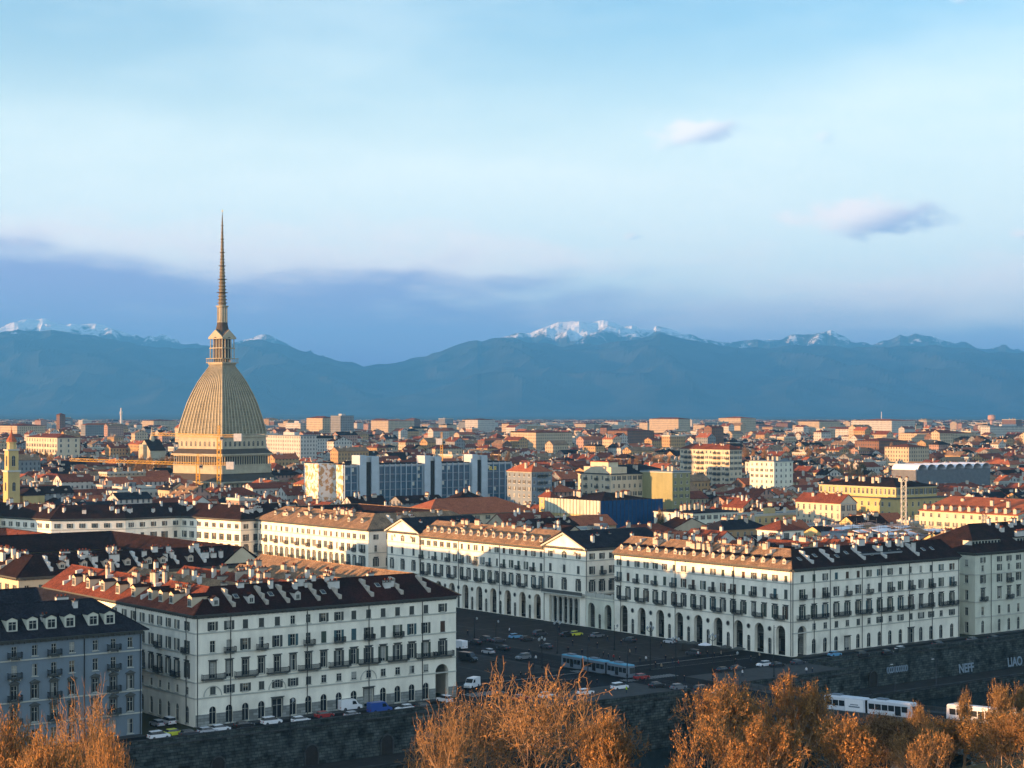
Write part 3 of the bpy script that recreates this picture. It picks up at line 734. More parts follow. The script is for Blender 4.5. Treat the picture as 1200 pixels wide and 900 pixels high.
# ------------------------------------------------------------------ mountains and haze
def build_mountains():
    base = [(-600, 392), (-200, 380), (-60, 390), (0, 388), (60, 386), (90, 390), (130, 397), (170, 405), (215, 408), (250, 404), (280, 401), (310, 397), (340, 406), (370, 414), (400, 421), (425, 428), (450, 427), (480, 421), (520, 408), (560, 397), (590, 391), (620, 396), (660, 402), (700, 400), (745, 393), (775, 388), (800, 394), (830, 400), (860, 404), (900, 404), (945, 400), (1000, 404), (1050, 402), (1100, 402), (1160, 408), (1200, 411), (1400, 400), (1800, 405)]
    back = [(-600, 385), (-60, 384), (0, 385), (15, 378), (35, 374), (52, 372), (70, 379), (95, 381), (120, 381), (150, 390), (168, 399), (188, 391), (215, 404), (250, 403), (280, 400), (302, 393), (318, 394), (350, 408), (400, 428), (430, 440), (560, 404), (600, 391), (632, 387), (655, 378), (680, 375), (705, 375), (725, 378), (752, 386), (778, 383), (806, 392), (850, 402), (875, 396), (895, 399), (930, 393), (955, 390), (975, 390), (992, 398), (1020, 405), (1045, 394), (1075, 391), (1096, 395), (1120, 403), (1150, 406), (1180, 407), (1200, 412), (1400, 396), (1800, 400)]
    def prof(t, u): return lerp_table(t, u)
    nx, ny = 400, 90
    mb = MB(); Y0, Y1 = 19500.0, 33000.0
    for j in range(ny):
        Y = Y0 + (Y1 - Y0) * j / (ny - 1)
        for i in range(nx):
            u = -350 + 1900 * i / (nx - 1); X = (u - 600) / F * Y
            hb = CAMZ + (HV - prof(base, u) - (3.5 if u > 560 else 1)) / F * 26000; hk = CAMZ + (HV - prof(back, u)) / F * 31000
            tb = (Y - Y0) / (26000 - Y0)
            rid = 1 - abs(noise.noise(Vector((X / 1500, Y / 2600, 3.3)))) * 2.0
            rid2 = 1 - abs(noise.noise(Vector((X / 520, Y / 800, 7.1)))) * 2.0
            fine = noise.noise(Vector((X / 230, Y / 300, 1.2)))
            if Y <= 26000:
                s = tb ** 0.95; h = hb * s * (1 + 0.42 * (rid - 0.5) * (1 - s) * 2.2 + 0.26 * (rid2 - 0.5) * (1 - s * 0.8)) + fine * 35 * s
            else:
                t2 = (Y - 26000) / 5000
                if t2 <= 1:
                    lo = 0.72 * hb; a = abs(2 * t2 - 0.7)
                    h = hb * (1 - t2) + hk * t2 - 420 * math.sin(math.pi * t2) * 1.0 + 160 * (rid2 - 0.5) * math.sin(math.pi * t2)
                    h += fine * 45 + 120 * (rid2 - 0.6) * t2 + 70 * (0.6 - abs(noise.noise(Vector((X / 330, Y / 520, 4.4)))) * 2.4) * t2
                else: h = hk * (1 - (t2 - 1) * 1.5) + fine * 60
            e = min(1, j / 4)
            mb.v.append((X, Y, max(-20, 40 + (h - 40) * e if j else 30)))
    for j in range(ny - 1):
        for i in range(nx - 1): mb.f.append((j*nx+i, j*nx+i+1, (j+1)*nx+i+1, (j+1)*nx+i)); mb.m.append(mb.mi('mountain'))
    return mb
def mountain_mat():
    m = mat('mountain', (0.012, 0.022, 0.020), 0.95, 0.4, 0.0011, col2=(0.075, 0.080, 0.065)); nt = m.node_tree; N = nt.nodes; L = nt.links; b = N['Principled BSDF']
    g = N.new('ShaderNodeNewGeometry'); sp = N.new('ShaderNodeSeparateXYZ'); L.new(g.outputs['Position'], sp.inputs[0])
    t = N.new('ShaderNodeTexNoise'); t.inputs['Scale'].default_value = 0.0032; t.inputs['Detail'].default_value = 10; t.inputs['Roughness'].default_value = 0.75; L.new(g.outputs['Position'], t.inputs['Vector'])
    a = N.new('ShaderNodeMath'); a.operation = 'MULTIPLY_ADD'; L.new(t.outputs[0], a.inputs[0]); a.inputs[1].default_value = 1700; L.new(sp.outputs[2], a.inputs[2])
    r = N.new('ShaderNodeMapRange'); r.inputs['From Min'].default_value = 2160; r.inputs['From Max'].default_value = 2300; L.new(a.outputs[0], r.inputs['Value'])
    sn = N.new('ShaderNodeSeparateXYZ'); L.new(g.outputs['Normal'], sn.inputs[0])
    mx = N.new('ShaderNodeMix'); mx.data_type = 'RGBA'; L.new(r.outputs[0], mx.inputs['Factor']); L.new(b.inputs['Base Color'].links[0].from_socket, mx.inputs[6]); mx.inputs[7].default_value = (0.85, 0.88, 0.92, 1)
    L.new(mx.outputs[2], b.inputs['Base Color'])
mountain_mat()
O('mountains', build_mountains(), kind='structure')
HAZE_DENS = 4.6e-5; HAZE_COL = (0.12, 0.50, 1.0)
def build_haze():
    m = bpy.data.materials.new('haze'); m.use_nodes = True; nt = m.node_tree; nt.nodes.clear()
    out = nt.nodes.new('ShaderNodeOutputMaterial'); v = nt.nodes.new('ShaderNodeVolumePrincipled'); v.inputs['Density'].default_value = HAZE_DENS
    v.inputs['Color'].default_value = (*HAZE_COL, 1); v.inputs['Anisotropy'].default_value = 0.0
    nt.links.new(v.outputs[0], out.inputs['Volume']); MATS['haze'] = m
    mb = MB(); mb.box(-17000, -700, -15, 17000, 37000, 1750, 'haze'); O('haze', mb, kind='stuff')
build_haze()

# ------------------------------------------------------------------ the palaces round the square
PI2 = math.pi / 2
random.seed(11)
def left_side(b, d, *a, **k): b.facade(0, d, -PI2, d, *a, **k)
def right_side(b, w, d, H):
    b.w.poly([(w, 0, 0), (w, d, 0), (w, d, H), (w, 0, H)], b.wall); b.w.poly([(w, d, 0), (0, d, 0), (0, d, H), (w, d, H)], b.wall)
def court(b, w, d, T, H):
    for A, B in (((T, T), (w - T, T)), ((w - T, T), (w - T, d - T)), ((w - T, d - T), (T, d - T)), ((T, d - T), (T, T))):
        b.w.poly([(*B, 0), (*A, 0), (*A, H), (*B, H)], b.wall)
def slope_obj(b, side, a, up, T, H, rise, w, d):
    """point on the outer roof slope: side f (front) or l (left), a along, up 0..1 towards the ridge -> loc, rot"""
    t = T / 2 * up; z = H + rise * (t + 0.8) / (T / 2 + 0.8)
    return ((a, t, z), 0.0) if side == 'f' else ((t, a, z), -PI2)
def dormers(b, side, pts, T, H, rise, w, d, up=0.2, key=(1.5, 1.7, 3.0), wall='chimney', roof='tile_dark', double=False):
    mb, me = cached(('dormer',) + key + (wall, roof), lambda: dormer_mb(*key, wall, roof))
    ww, wh = (key[0] - 0.55, key[1] - 0.55)
    wmb, wme = cached(('window', ww, wh, False, 'plain', True), lambda: win_mb(ww, wh, False, 'plain', -0.03))
    for a in pts:
        loc, r = slope_obj(b, side, a, up, T, H, rise, w, d)
        o = O('dormer', me, b.root, loc, r); O('window', wme, o, (0, -0.02, 0.25))
def chimneys(b, n, T, H, rise, w, d, sides=('f', 'l'), m='chimney', hmin=1.2, hmax=2.2, inner=True):
    for i in range(n):
        sd_ = random.choice(sides); L = w if sd_ == 'f' else d
        a = ru(T * 0.8, L - T * 0.8); up = ru(0.35, 1.0); back = inner and rnd() < 0.3
        t = T / 2 * up; z = H + rise * (t + 0.8) / (T / 2 + 0.8)
        if back: t = T - t
        wd, dp, h = random.choice(((1.6, 0.8), (0.9, 0.9), (2.6, 0.8), (1.1, 0.7))) + (round(ru(hmin, hmax), 1),)
        me = cached(('chimney', wd, dp, h, m), lambda: chim_mb(wd, dp, h, m, max(1, int(wd / 0.7))))[1]
        O('chimney', me, b.root, (a, t, z) if sd_ == 'f' else (t, a, z), 0 if sd_ == 'f' else -PI2)
def fins(b, side, pts, T, H, rise, frac=0.9, m='chimney_white'):
    run = T / 2 * frac; rs = rise * frac * 0.92
    me = cached(('party_wall', round(run, 2), round(rs, 2), m), lambda: fin_mb(run, rs, 0.75, 1.15, m))[1]
    for a in pts: O('party_wall', me, b.root, (a, 0.7, H + rise * 0.16) if side == 'f' else (0.7, a, H + rise * 0.16), 0 if side == 'f' else -PI2)
def corner_gable(b, w, T, H, rise, y0, y1, m):
    # gable added over the hip corner to block low sun crossing the gap
    g = MB(); x0, xm, x1 = w - T - .9, w - T / 2, w + .9; z = H + rise + .02
    g.hexa([(x0, y0, H), (xm, y0, z), (xm, y1, z), (x0, y1, H), (x0, y0, H + .15), (xm, y0, z + .15), (xm, y1, z + .15), (x0, y1, H + .15)], m)
    g.hexa([(xm, y0, z), (x1, y0, H), (x1, y1, H), (xm, y1, z), (xm, y0, z + .15), (x1, y0, H + .15), (x1, y1, H + .15), (xm, y1, z + .15)], m)
    for y in (y0 + .3, y1 - .3): g.poly([(x0 + 1, y, H - .3), (x1 - 1, y, H - .3), (xm, y, z)], b.wall)
    O('gable_roof', g, b.root)
def skylights(b, side, pts, T, H, rise, up=0.5):
    sl = math.atan2(rise, T / 2 + 0.8)
    def mk():
        mb = MB(); mb.T = Matrix.Rotation(sl, 4, 'X'); mb.box(-0.55, -0.7, 0.02, 0.55, 0.7, 0.16, 'casing'); mb.box(-0.45, -0.6, 0.161, 0.45, 0.6, 0.18, 'glass'); return mb
    me = cached(('skylight', round(sl, 3)), mk)[1]
    for a in pts:
        t = T / 2 * (up + ru(-.1, .1)); z = H + rise * (t + 0.8) / (T / 2 + 0.8)
        O('skylight', me, b.root, (a, t, z) if side == 'f' else (t, a, z), 0 if side == 'f' else -PI2)
SH = lambda i: random.choice(('shutter', 'shutter', 'shutter_green', 'shutter_teal', 'shutter_brown', 'shutter_green', None))
def arcade(b, L, z_spring, n, left=True, c0=None, pitch=None, aw=3.6, ah=8.0, first=None, H=23.7, wing=18):
    pass

def piazza_rows(L, n, c0, pitch, doors=True):
    """arches, small blind arches and round holes of the arcades plus the storeys above. s measured along the facade"""
    cs = [c0 + pitch * i for i in range(n)]
    r0 = row(cs, 0.02, 8.1, 3.5, arch=True, open=True, dep=1.1)
    small = [c + pitch / 2 for c in cs[:-1]]
    r0b = row([c for c in small], 0.05, 4.4, 1.3, arch=True, flat=False, dep=0.5, style='plain')
    wins = []
    for c in cs: wins += [c - pitch / 4, c + pitch / 4]
    wins = [c for c in wins if 1.2 < c < L - 1.2]
    r1 = row(wins, 10.0, 3.4, 1.25, style='noble', sh=SH, half=lambda i: rnd() < 0.2 or None, bal=lambda i: 3.6 if i % 2 == 0 else None, bs=pitch / 4)
    r2 = row(wins, 15.5, 2.5, 1.15, sh=SH, closed=lambda i: rnd() < 0.4 or None, bal=lambda i: 2.2 if i % 2 == 0 else None)
    r3 = row(wins, 20.0, 1.75, 1.1, sh=SH, closed=lambda i: rnd() < 0.5 or None)
    return cs, small, r0, r0b, r1, r2, r3
def oculi(b, ox, oy, ang, ss_, z):
    mb = MB()
    mb.T = None
    n = 14; pts = [(0.62 * math.cos(2*math.pi*i/n), -0.03, 0.62 * math.sin(2*math.pi*i/n)) for i in range(n)]
    mb.poly(pts, 'interior_dark')
    for i in range(n):
        a = pts[i]; c = pts[(i+1) % n]; mb.tube((a[0]*1.1, -0.05, a[2]*1.1), (c[0]*1.1, -0.05, c[2]*1.1), 0.1, 0.1, 4, 'casing')
    me = mb.mesh('round_window')
    for s in ss_: O('round_window', me, b.root, (ox + math.cos(ang) * s, oy + math.sin(ang) * s, z), ang)
def arcade_room(b, x0, y0, x1, y1, z):
    """inner walls, floor and vault of an arcade running along a facade, dark shop fronts inside"""
    mb = MB(); mb.poly([(x0, y0, z), (x1, y0, z), (x1, y1, z), (x0, y1, z)], 'plaster_cream')
    mb.poly([(x0, y0, 0.03), (x1, y0, 0.03), (x1, y1, 0.03), (x0, y1, 0.03)], 'paving')
    mb.poly([(x1, y0, 0), (x1, y1, 0), (x1, y1, z), (x1, y0, z)], 'stone_base'); mb.poly([(x0, y1, 0), (x1, y1, 0), (x1, y1, z), (x0, y1, z)], 'stone_base')
    y = y0 + 2
    while y < y1 - 3:
        mb.box(x1 - 0.12, y, 0.2, x1 - 0.003, y + 2.6, 3.6, 'glass'); mb.box(x1 - 0.3, y - 0.3, 3.7, x1 - 0.004, y + 2.9, 4.3, 'shutter'); y += 4.05
    O('arcade', mb, b.root)
def lamps_in(b, pts):
    # small lit lanterns under the arcade vault
    if 'lamp_glow' not in MATS:
        m = bpy.data.materials.new('lamp_glow'); m.use_nodes = True; bs = m.node_tree.nodes['Principled BSDF']
        bs.inputs['Base Color'].default_value = (0.9, 0.7, 0.4, 1); bs.inputs['Emission Color'].default_value = (1, 0.62, 0.25, 1); bs.inputs['Emission Strength'].default_value = 2.2; MATS['lamp_glow'] = m
    for x, y, z in pts:
        mb = MB(); mb.lathe([(0.1, 0.45), (0.22, 0.3), (0.16, 0)], 8, 'lamp_glow'); mb.tube((0, 0, .45), (0, 0, 3.2), .02, .02, 4, 'iron'); O('lantern', mb, b.root, (x, y, z))

# --- C: the big white block at the right corner of the square
def block_C():
    w, d, H, T, rise = 70.3, 73.1, 23.7, 14.0, 4.6
    b = Bld('arcaded_palace', 'large white corner palace, brown roof, nine arches on the square, right of centre', 'palace', WP(0, 0))
    reserve(-2, 73, -5, 15); reserve(-2, 15.5, -5, 76)
    lines = (6.1, 9.2, 15.0, 19.5)
    # river side
    c = [x / 793 * w for x in (50,)] ; xs = [(x - 100) / 795 * w for x in (228, 278, 325, 373, 421, 466, 512, 558, 605, 650, 695, 738, 780, 853)]
    xs = [8.6 + (66.5 - 8.6) * i / 13 for i in range(14)]
    xs[-1] = 66.9
    r0 = row([4.0], 0.02, 8.1, 3.4, arch=True, open=True, dep=1.1) + row(xs, 0.4, 3.9, 1.55, arch=True)
    r0 = [o for o in r0 if not (o['s'] > 8 and (abs(o['s'] - xs[3]) < .1 or abs(o['s'] - xs[9]) < .1))]
    r0 += [dict(s=xs[3], z=0.1, w=2.0, h=3.6, style='noble'), dict(s=xs[9], z=0.1, w=2.2, h=4.0, style='noble')]
    # the corner arch crosses two bands: put everything of ground+mezzanine in one band, mezzanine windows flat
    rm = row(xs, 6.75, 1.75, 1.35, flat=True, sh=lambda i: random.choice(('shutter', None)), closed=lambda i: rnd() < .3 or None)
    a = [4.0] + xs
    r1 = row(a, 10.0, 3.4, 1.25, style='noble', sh=SH, bal=lambda i: 5.2 if i % 2 == 1 or i in (0, 14) else None, bs=0)
    for i, o in enumerate(r1):
        if o.get('bal') and i not in (0, 14): o['bs'] = 2.1; o['bal'] = 6.2
        if i in (0, 14): o['bal'] = 4.4
    r2 = row(a, 15.5, 2.5, 1.15, sh=SH, closed=lambda i: rnd() < .3 or None, bal=lambda i: 2.3 if i % 2 == 0 else None, arch=lambda i: (i > 8) or None)
    r3 = row(a, 20.0, 1.85, 1.1, sh=SH, closed=lambda i: rnd() < .3 or None)
    b.facade(0, 0, 0, w, H, [r0, r1, r2, r3, rm], bands=[0, 9.2, 15.0, 19.5, H], lines=lines)
    # square side: s from back to the near corner
    cs, small, q0, q0b, q1, q2, q3 = piazza_rows(d, 9, d - 4.2 - 8 * 8.08, 8.08)
    left_side(b, d, H, [q0 + q0b, q1, q2, q3], bands=[0, 9.2, 15.0, 19.5, H], lines=(9.2, 15.0, 19.5))
    oculi(b, 0, d, -PI2, small, 6.9)
    arcade_room(b, 1.1, 1.1, 6.0, d - 1, 8.7)
    wing_walls(b, w, d, T, H, (1, 2))
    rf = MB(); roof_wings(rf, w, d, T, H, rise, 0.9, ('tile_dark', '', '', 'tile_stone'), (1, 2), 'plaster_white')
    # river slope coloured darker and square slope paler, standing in for shade and sun
    O('roof', rf, b.root)
    dormers(b, 'l', [3.6 + 3.95 * i for i in range(18)], T, H, rise, w, d, 0.12, (1.3, 1.25, 2.2), 'chimney', 'tile_dark')
    chimneys(b, 34, T, H, rise, w, d, ('l',), 'chimney'); chimneys(b, 16, T, H, rise, w, d, ('f',), 'chimney_white')
    fins(b, 'f', [9, 17, 30, 39, 53], T, H, rise, 0.7); fins(b, 'l', [12, 24, 31, 45, 58, 66], T, H, rise, 0.75, 'chimney')
    skylights(b, 'f', [6, 13, 21, 26, 35, 44, 48, 58, 62], T, H, rise)
    for a_ in (0.3, 8.6, 15, 28, 36, 48, 58, 69.8): b.pipe(0, 0, 0, a_, H)
    for a_ in (3, 27, 51, 72.8): b.pipe(0, d, -PI2, a_, H)
    # roof terrace block on the river slope
    t = MB(); t.box(30, 2.6, H + 0.5, 48, 7.0, H + 2.6, 'plaster_grey'); t.box(29.7, 2.3, H + 2.601, 48.3, 7.2, H + 2.8, 'slate')
    O('attic', t, b.root)
    b.finish(); return b
BC = block_C()

# --- the low terrace link between C and D
def block_link():
    b = Bld('arcade_link', 'low white two-arch arcade with a roof terrace, joining the two big palaces of the square', 'arcade', WP(0, 73.3))
    d, H = 13.2, 9.4; b.wall = 'plaster_white_old'
    r = row([2.6, 10.4], 0.02, 7.6, 3.2, arch=True, open=True, dep=1.1) + row([6.5], 0.05, 4.4, 1.3, arch=True, dep=.5)
    left_side(b, d, H, [r], bands=[0, H], corn=False, lines=(8.6,)); b.facade(0, 0, 0, 14, H, [[]], bands=[0, H], corn=False)
    b.w.poly([(0, 0, H), (14, 0, H), (14, d, H), (0, d, H)], 'paving')
    arcade_room(b, 1.1, 0.2, 6, d - .2, 8.4)
    p = MB(); p.box(-0.15, 0.1, H + .001, 0.2, d - .1, H + 1.1, 'casing'); 
    for i in range(4): p.box(-0.3, 0.2 + i * 4.1, H + 0.002, 0.35, 0.9 + i * 4.1, H + 1.5, 'casing')
    O('parapet', p, b.root)
    b.finish()
block_link()

# --- D: long wing with a gabled block at each end
def gable_block(label, q, p, wq, dp, H, cols_open, side_wins):
    b = Bld('gabled_palace', label, 'palace', WP(q, p), wall='plaster_white')
    cs = [dp * (i + .5) / 3 for i in range(3)]
    q1 = row(cs, 10.6, 3.3, 1.3, style='noble', sh='shutter'); q2 = row(cs, 16.0, 2.4, 1.15, sh='shutter', closed=True); q3 = row(cs, 20.6, 1.8, 1.1, sh=SH)
    q4 = row([dp * .25, dp * .5, dp * .75], H - 2.1, 0.9, 1.0, flat=True)
    if cols_open:
        g = [dict(s=dp / 2, z=0.02, w=dp - 5.6, h=8.3, open=True, dep=1.4)]
    else: g = row([dp * .2, dp * .5, dp * .8], 0.02, 7.8, 3.3, arch=True, open=True, dep=1.1)
    left_side(b, dp, H, [g, q1, q2, q3, q4], bands=[0, 9.8, 15.3, 20.0, H], lines=(9.6, 15.3, 20.0))
    if cols_open:
        c = MB()
        for i in range(6):
            y = 3.9 + (dp - 7.8) * i / 5
            c.lathe([(0.62, 0), (0.62, 0.5), (0.48, 0.6), (0.42, 7.5), (0.6, 7.8), (0.62, 8.3)], 12, 'casing', 0.7, y)
        O('column', c, b.root)
        bc = MB(); bc.box(-1.3, 0.3, 9.0, 0, dp - .3, 9.4, 'casing'); bc.box(-1.3, .3, 9.401, -1.15, dp - .3, 10.4, 'casing_dark'); O('balcony', bc, b.root)
        arcade_room(b, 1.5, 0.3, 6.5, dp - .3, 8.9)
    else: arcade_room(b, 1.5, 0.3, 6.5, dp - .3, 8.9)
    n = side_wins; ss_ = [2.6 + 4.0 * i for i in range(n)]
    f = [row(ss_, 10.6, 3.2, 1.3, style='noble', sh='shutter'), row(ss_, 16, 2.4, 1.15, sh='shutter', closed=lambda i: i % 2 or None, bal=lambda i: 2.2 if i == 1 else None), row(ss_, 20.6, 1.8, 1.1, sh='shutter')]
    b.facade(0, 0, 0, wq, H, [[]] + f, bands=[0, 9.8, 15.3, 20.0, H], lines=(9.6, 15.3, 20.0)); right_side(b, wq, dp, H)
    rf = MB(); rise = 4.6; o = 0.9
    y0, y1, ym = -o, dp + o, dp / 2
    rf.hexa([(-o, y0, H), (wq, y0, H), (wq, ym, H + rise), (-o, ym, H + rise), (-o, y0, H + .25), (wq, y0, H + .25), (wq, ym, H + rise + .25), (-o, ym, H + rise + .25)], 'slate')
    rf.hexa([(-o, ym, H + rise), (wq, ym, H + rise), (wq, y1, H), (-o, y1, H), (-o, ym, H + rise + .25), (wq, ym, H + rise + .25), (wq, y1, H + .25), (-o, y1, H + .25)], 'slate')
    O('roof', rf, b.root)
    g = MB(); g.poly([(0.05, 0, H), (0.05, dp, H), (0.05, ym, H + rise - .2)][::-1], 'plaster_white'); b.w.poly([(wq, 0, H), (wq, dp, H), (wq, ym, H + rise - .2)], 'plaster_white')
    for (a0, b0), (a1, b1) in (((-.6, H + .0), (ym, H + rise - .1)), ((dp + .6, H), (ym, H + rise - .1))):
        g.hexa([(-.75, a0, b0 - .55), (0.04, a0, b0 - .55), (0.04, a1, b1 - .55), (-.75, a1, b1 - .55), (-.75, a0, b0 - .02), (0.04, a0, b0 - .02), (0.04, a1, b1 - .02), (-.75, a1, b1 - .02)], 'casing')
    O('pediment', g, b.root)
    for i in range(4):
        O('chimney', cached(('chimney', 0.9, 0.9, 1.6, 'chimney_white'), lambda: chim_mb(.9, .9, 1.6, 'chimney_white', 1))[1], b.root, (5 + i * 5.5, ru(2, 8), H + 2.0))
    b.pipe(0, 0, 0, 0.3, H); b.pipe(0, dp, -PI2, 0.4, H)
    b.finish()
gable_block('white gabled palace with a columned porch on the square, beside the low two-arch terrace', 0, 86.7, 34, 20.7, 24.0, True, 7)
gable_block('white palace with a sunlit pointed gable at the far left end of the arcades', 0, 176.9, 30, 20.3, 24.0, False, 4)
reserve(-2, 35, 73, 108.5); reserve(-2, 15.5, 100, 180); reserve(-2, 31, 175, 200)
def block_D():
    d, w, H, T, rise = 69.3, 52, 23.2, 14.0, 4.8
    b = Bld('arcaded_wing', 'long white arcaded wing with one row of dormers, between the two gabled palaces', 'palace', WP(0.3, 107.5))
    cs, small, q0, q0b, q1, q2, q3 = piazza_rows(d, 9, 3.4, 7.8)
    left_side(b, d, H, [q0 + q0b, q1, q2, q3], bands=[0, 9.2, 15.0, 19.5, H], lines=(9.2, 15.0, 19.5))
    oculi(b, 0, d, -PI2, small, 6.9); arcade_room(b, 1.1, 0.2, 6, d - .2, 8.7)
    lamps_in(b, [(3.5, d - cs[k], 4.2) for k in (2, 5, 6, 7, 8)])
    b.w.poly([(T, d, 0), (T, 0, 0), (T, 0, H), (T, d, H)], b.wall)
    rf = MB(); o = .9
    rf.hexa([(-o, 0, H), (T/2, 0, H + rise), (T/2, d, H + rise), (-o, d, H), (-o, 0, H + .2), (T/2, 0, H + rise + .2), (T/2, d, H + rise + .2), (-o, d, H + .2)], 'tile_stone')
    rf.hexa([(T/2, 0, H + rise), (T + o, 0, H), (T + o, d, H), (T/2, d, H + rise), (T/2, 0, H + rise + .2), (T + o, 0, H + .2), (T + o, d, H + .2), (T/2, d, H + rise + .2)], 'tile_stone')
    O('roof', rf, b.root)
    dormers(b, 'l', [3.0 + 4.2 * i for i in range(16)], T, H + .2, rise, w, d, 0.16, (1.6, 1.6, 2.8), 'chimney', 'tile_stone')
    chimneys(b, 26, T, H, rise, w, d, ('l',), 'chimney', 0.9, 1.6)
    for a_ in (0.5, 23, 46): b.pipe(0, d, -PI2, a_, H)
    b.finish()
block_D()
# --- E: next block, sunlit, beyond the side street
def block_E():
    w, d, H, T, rise = 50, 80.5, 23.6, 16, 5.0
    b = Bld('corner_palace', 'sunlit cream palace with pale brown hipped roof, left of the gabled one, behind foreground rooftops', 'palace', WP(0, 209.2), wall='plaster_white')
    reserve(-2, 53, 207, 292)
    a = [2.3 + 4.05 * i for i in range(19)] + [d - 3.2]
    rows = [[], row(a, 10.0, 3.3, 1.3, style='noble', sh='shutter_teal', bal=lambda i: 3.4 if i % 2 == 0 else None), row(a, 15.3, 2.5, 1.15, sh=SH, bal=lambda i: 2.2 if i % 2 else None), row(a, 19.8, 1.8, 1.1, sh=SH, closed=lambda i: rnd() < .4 or None)]
    left_side(b, d, H, rows, bands=[0, 9.2, 14.8, 19.3, H], lines=(9.2, 19.3))
    c = [3.2, 8.8, 16, 24]
    b.facade(0, 0, 0, w, H, [[], row(c, 10, 3, 1.3, style='noble', sh='shutter'), row(c, 15.3, 2.4, 1.15), row(c, 19.8, 1.8, 1.1, sh='shutter')], bands=[0, 9.2, 14.8, 19.3, H], lines=(9.2, 14.8))
    right_side(b, w, d, H); court(b, w, d, T, H)
    rf = MB(); roof_ring(rf, w, d, T, H, rise, 1.0, 'tile_stone', 'tile_dark'); O('roof', rf, b.root)
    dormers(b, 'l', [8 + 9.0 * i for i in range(8)], T, H, rise, w, d, 0.3, (1.7, 1.4, 2.6), 'chimney', 'tile_stone')
    chimneys(b, 34, T, H, rise, w, d, ('l', 'l', 'f'), 'chimney', 0.9, 1.8); fins(b, 'f', [12, 22], T, H, rise, 0.7)
    b.finish()
block_E()
# --- R: pale block at the right edge
def block_R():
    w, d, H, T, rise = 62, 25, 24.4, 25, 7.4
    b = Bld('corner_house', 'pale green-grey corner block with steep dark roof, at the right edge by the river road', 'palace', WP(77.6, 0), wall='plaster_white_old')
    reserve(75, 142, -5, 27)
    cw = [3.6, 11.4, 16.0, 20.6, 28.5, 33, 37.6, 46, 51, 57]
    rows = [row(cw, 0.5, 3.6, 1.35, arch=True), row(cw, 5.6, 2.6, 1.25), row(cw, 10.2, 3.2, 1.35, arch=lambda i: i in (0, 2, 5) or None, bal=lambda i: 3.0 if i in (0, 2, 5, 7) else None, style='noble'),
            row(cw, 15.2, 2.4, 1.3, sh='shutter', bal=lambda i: 2.6 if i == 2 else None), row(cw, 18.6, 1.9, 1.15, sh=lambda i: 'shutter' if i % 2 else None), row(cw, 21.3, 1.6, 1.2, sh='shutter')]
    b.facade(0, 0, 0, w, H, rows, bands=[0, 5.2, 9.6, 14.6, 18.2, 20.95, H], lines=(5.0, 9.6, 17.7))
    cl = [3 + 4.7 * i for i in range(5)]
    left_side(b, d, H, [row(cl, 0.5, 3.2, 1.4), row(cl, 5.6, 2.4, 1.2), row(cl, 10.2, 3.0, 1.3, bal=lambda i: 2.4 if i % 3 == 0 else None), row(cl, 15.2, 2.4, 1.3, bal=lambda i: 2.4 if i % 3 == 2 else None), row(cl, 20.2, 2.0, 1.2)], bands=[0, 5.2, 9.6, 14.6, 19.5, H], lines=(9.6, 17.7))
    right_side(b, w, d, H)
    rf = MB(); roof_hip(rf, w, d, H, rise, 1.0, 'tile_dark'); O('roof', rf, b.root)
    # glazed attic strips
    for x0, x1 in ((2.5, 16), (24, 33)):
        t = MB(); t.box(x0, 3.2, H + 1.2, x1, 6.5, H + 3.3, 'casing'); n = int((x1 - x0) / 1.5)
        for i in range(n): t.box(x0 + .25 + i * (x1 - x0) / n, 3.12, H + 2.0, x0 + 1.25 + i * (x1 - x0) / n, 3.19, H + 3.0, 'glass')
        t.box(x0 - .3, 2.9, H + 3.301, x1 + .3, 7.5, H + 3.5, 'tile_dark'); O('attic', t, b.root)
    dormers(b, 'f', [38, 46, 53], T, H, rise, w, d, 0.25, (1.9, 1.7, 3.0), 'chimney_white', 'tile_dark')
    chimneys(b, 12, T, H, rise, w, d, ('f',), 'chimney_white', inner=False)
    for a_ in (7.4, 24.5, 42): b.pipe(0, 0, 0, a_, H)
    b.finish()
block_R()
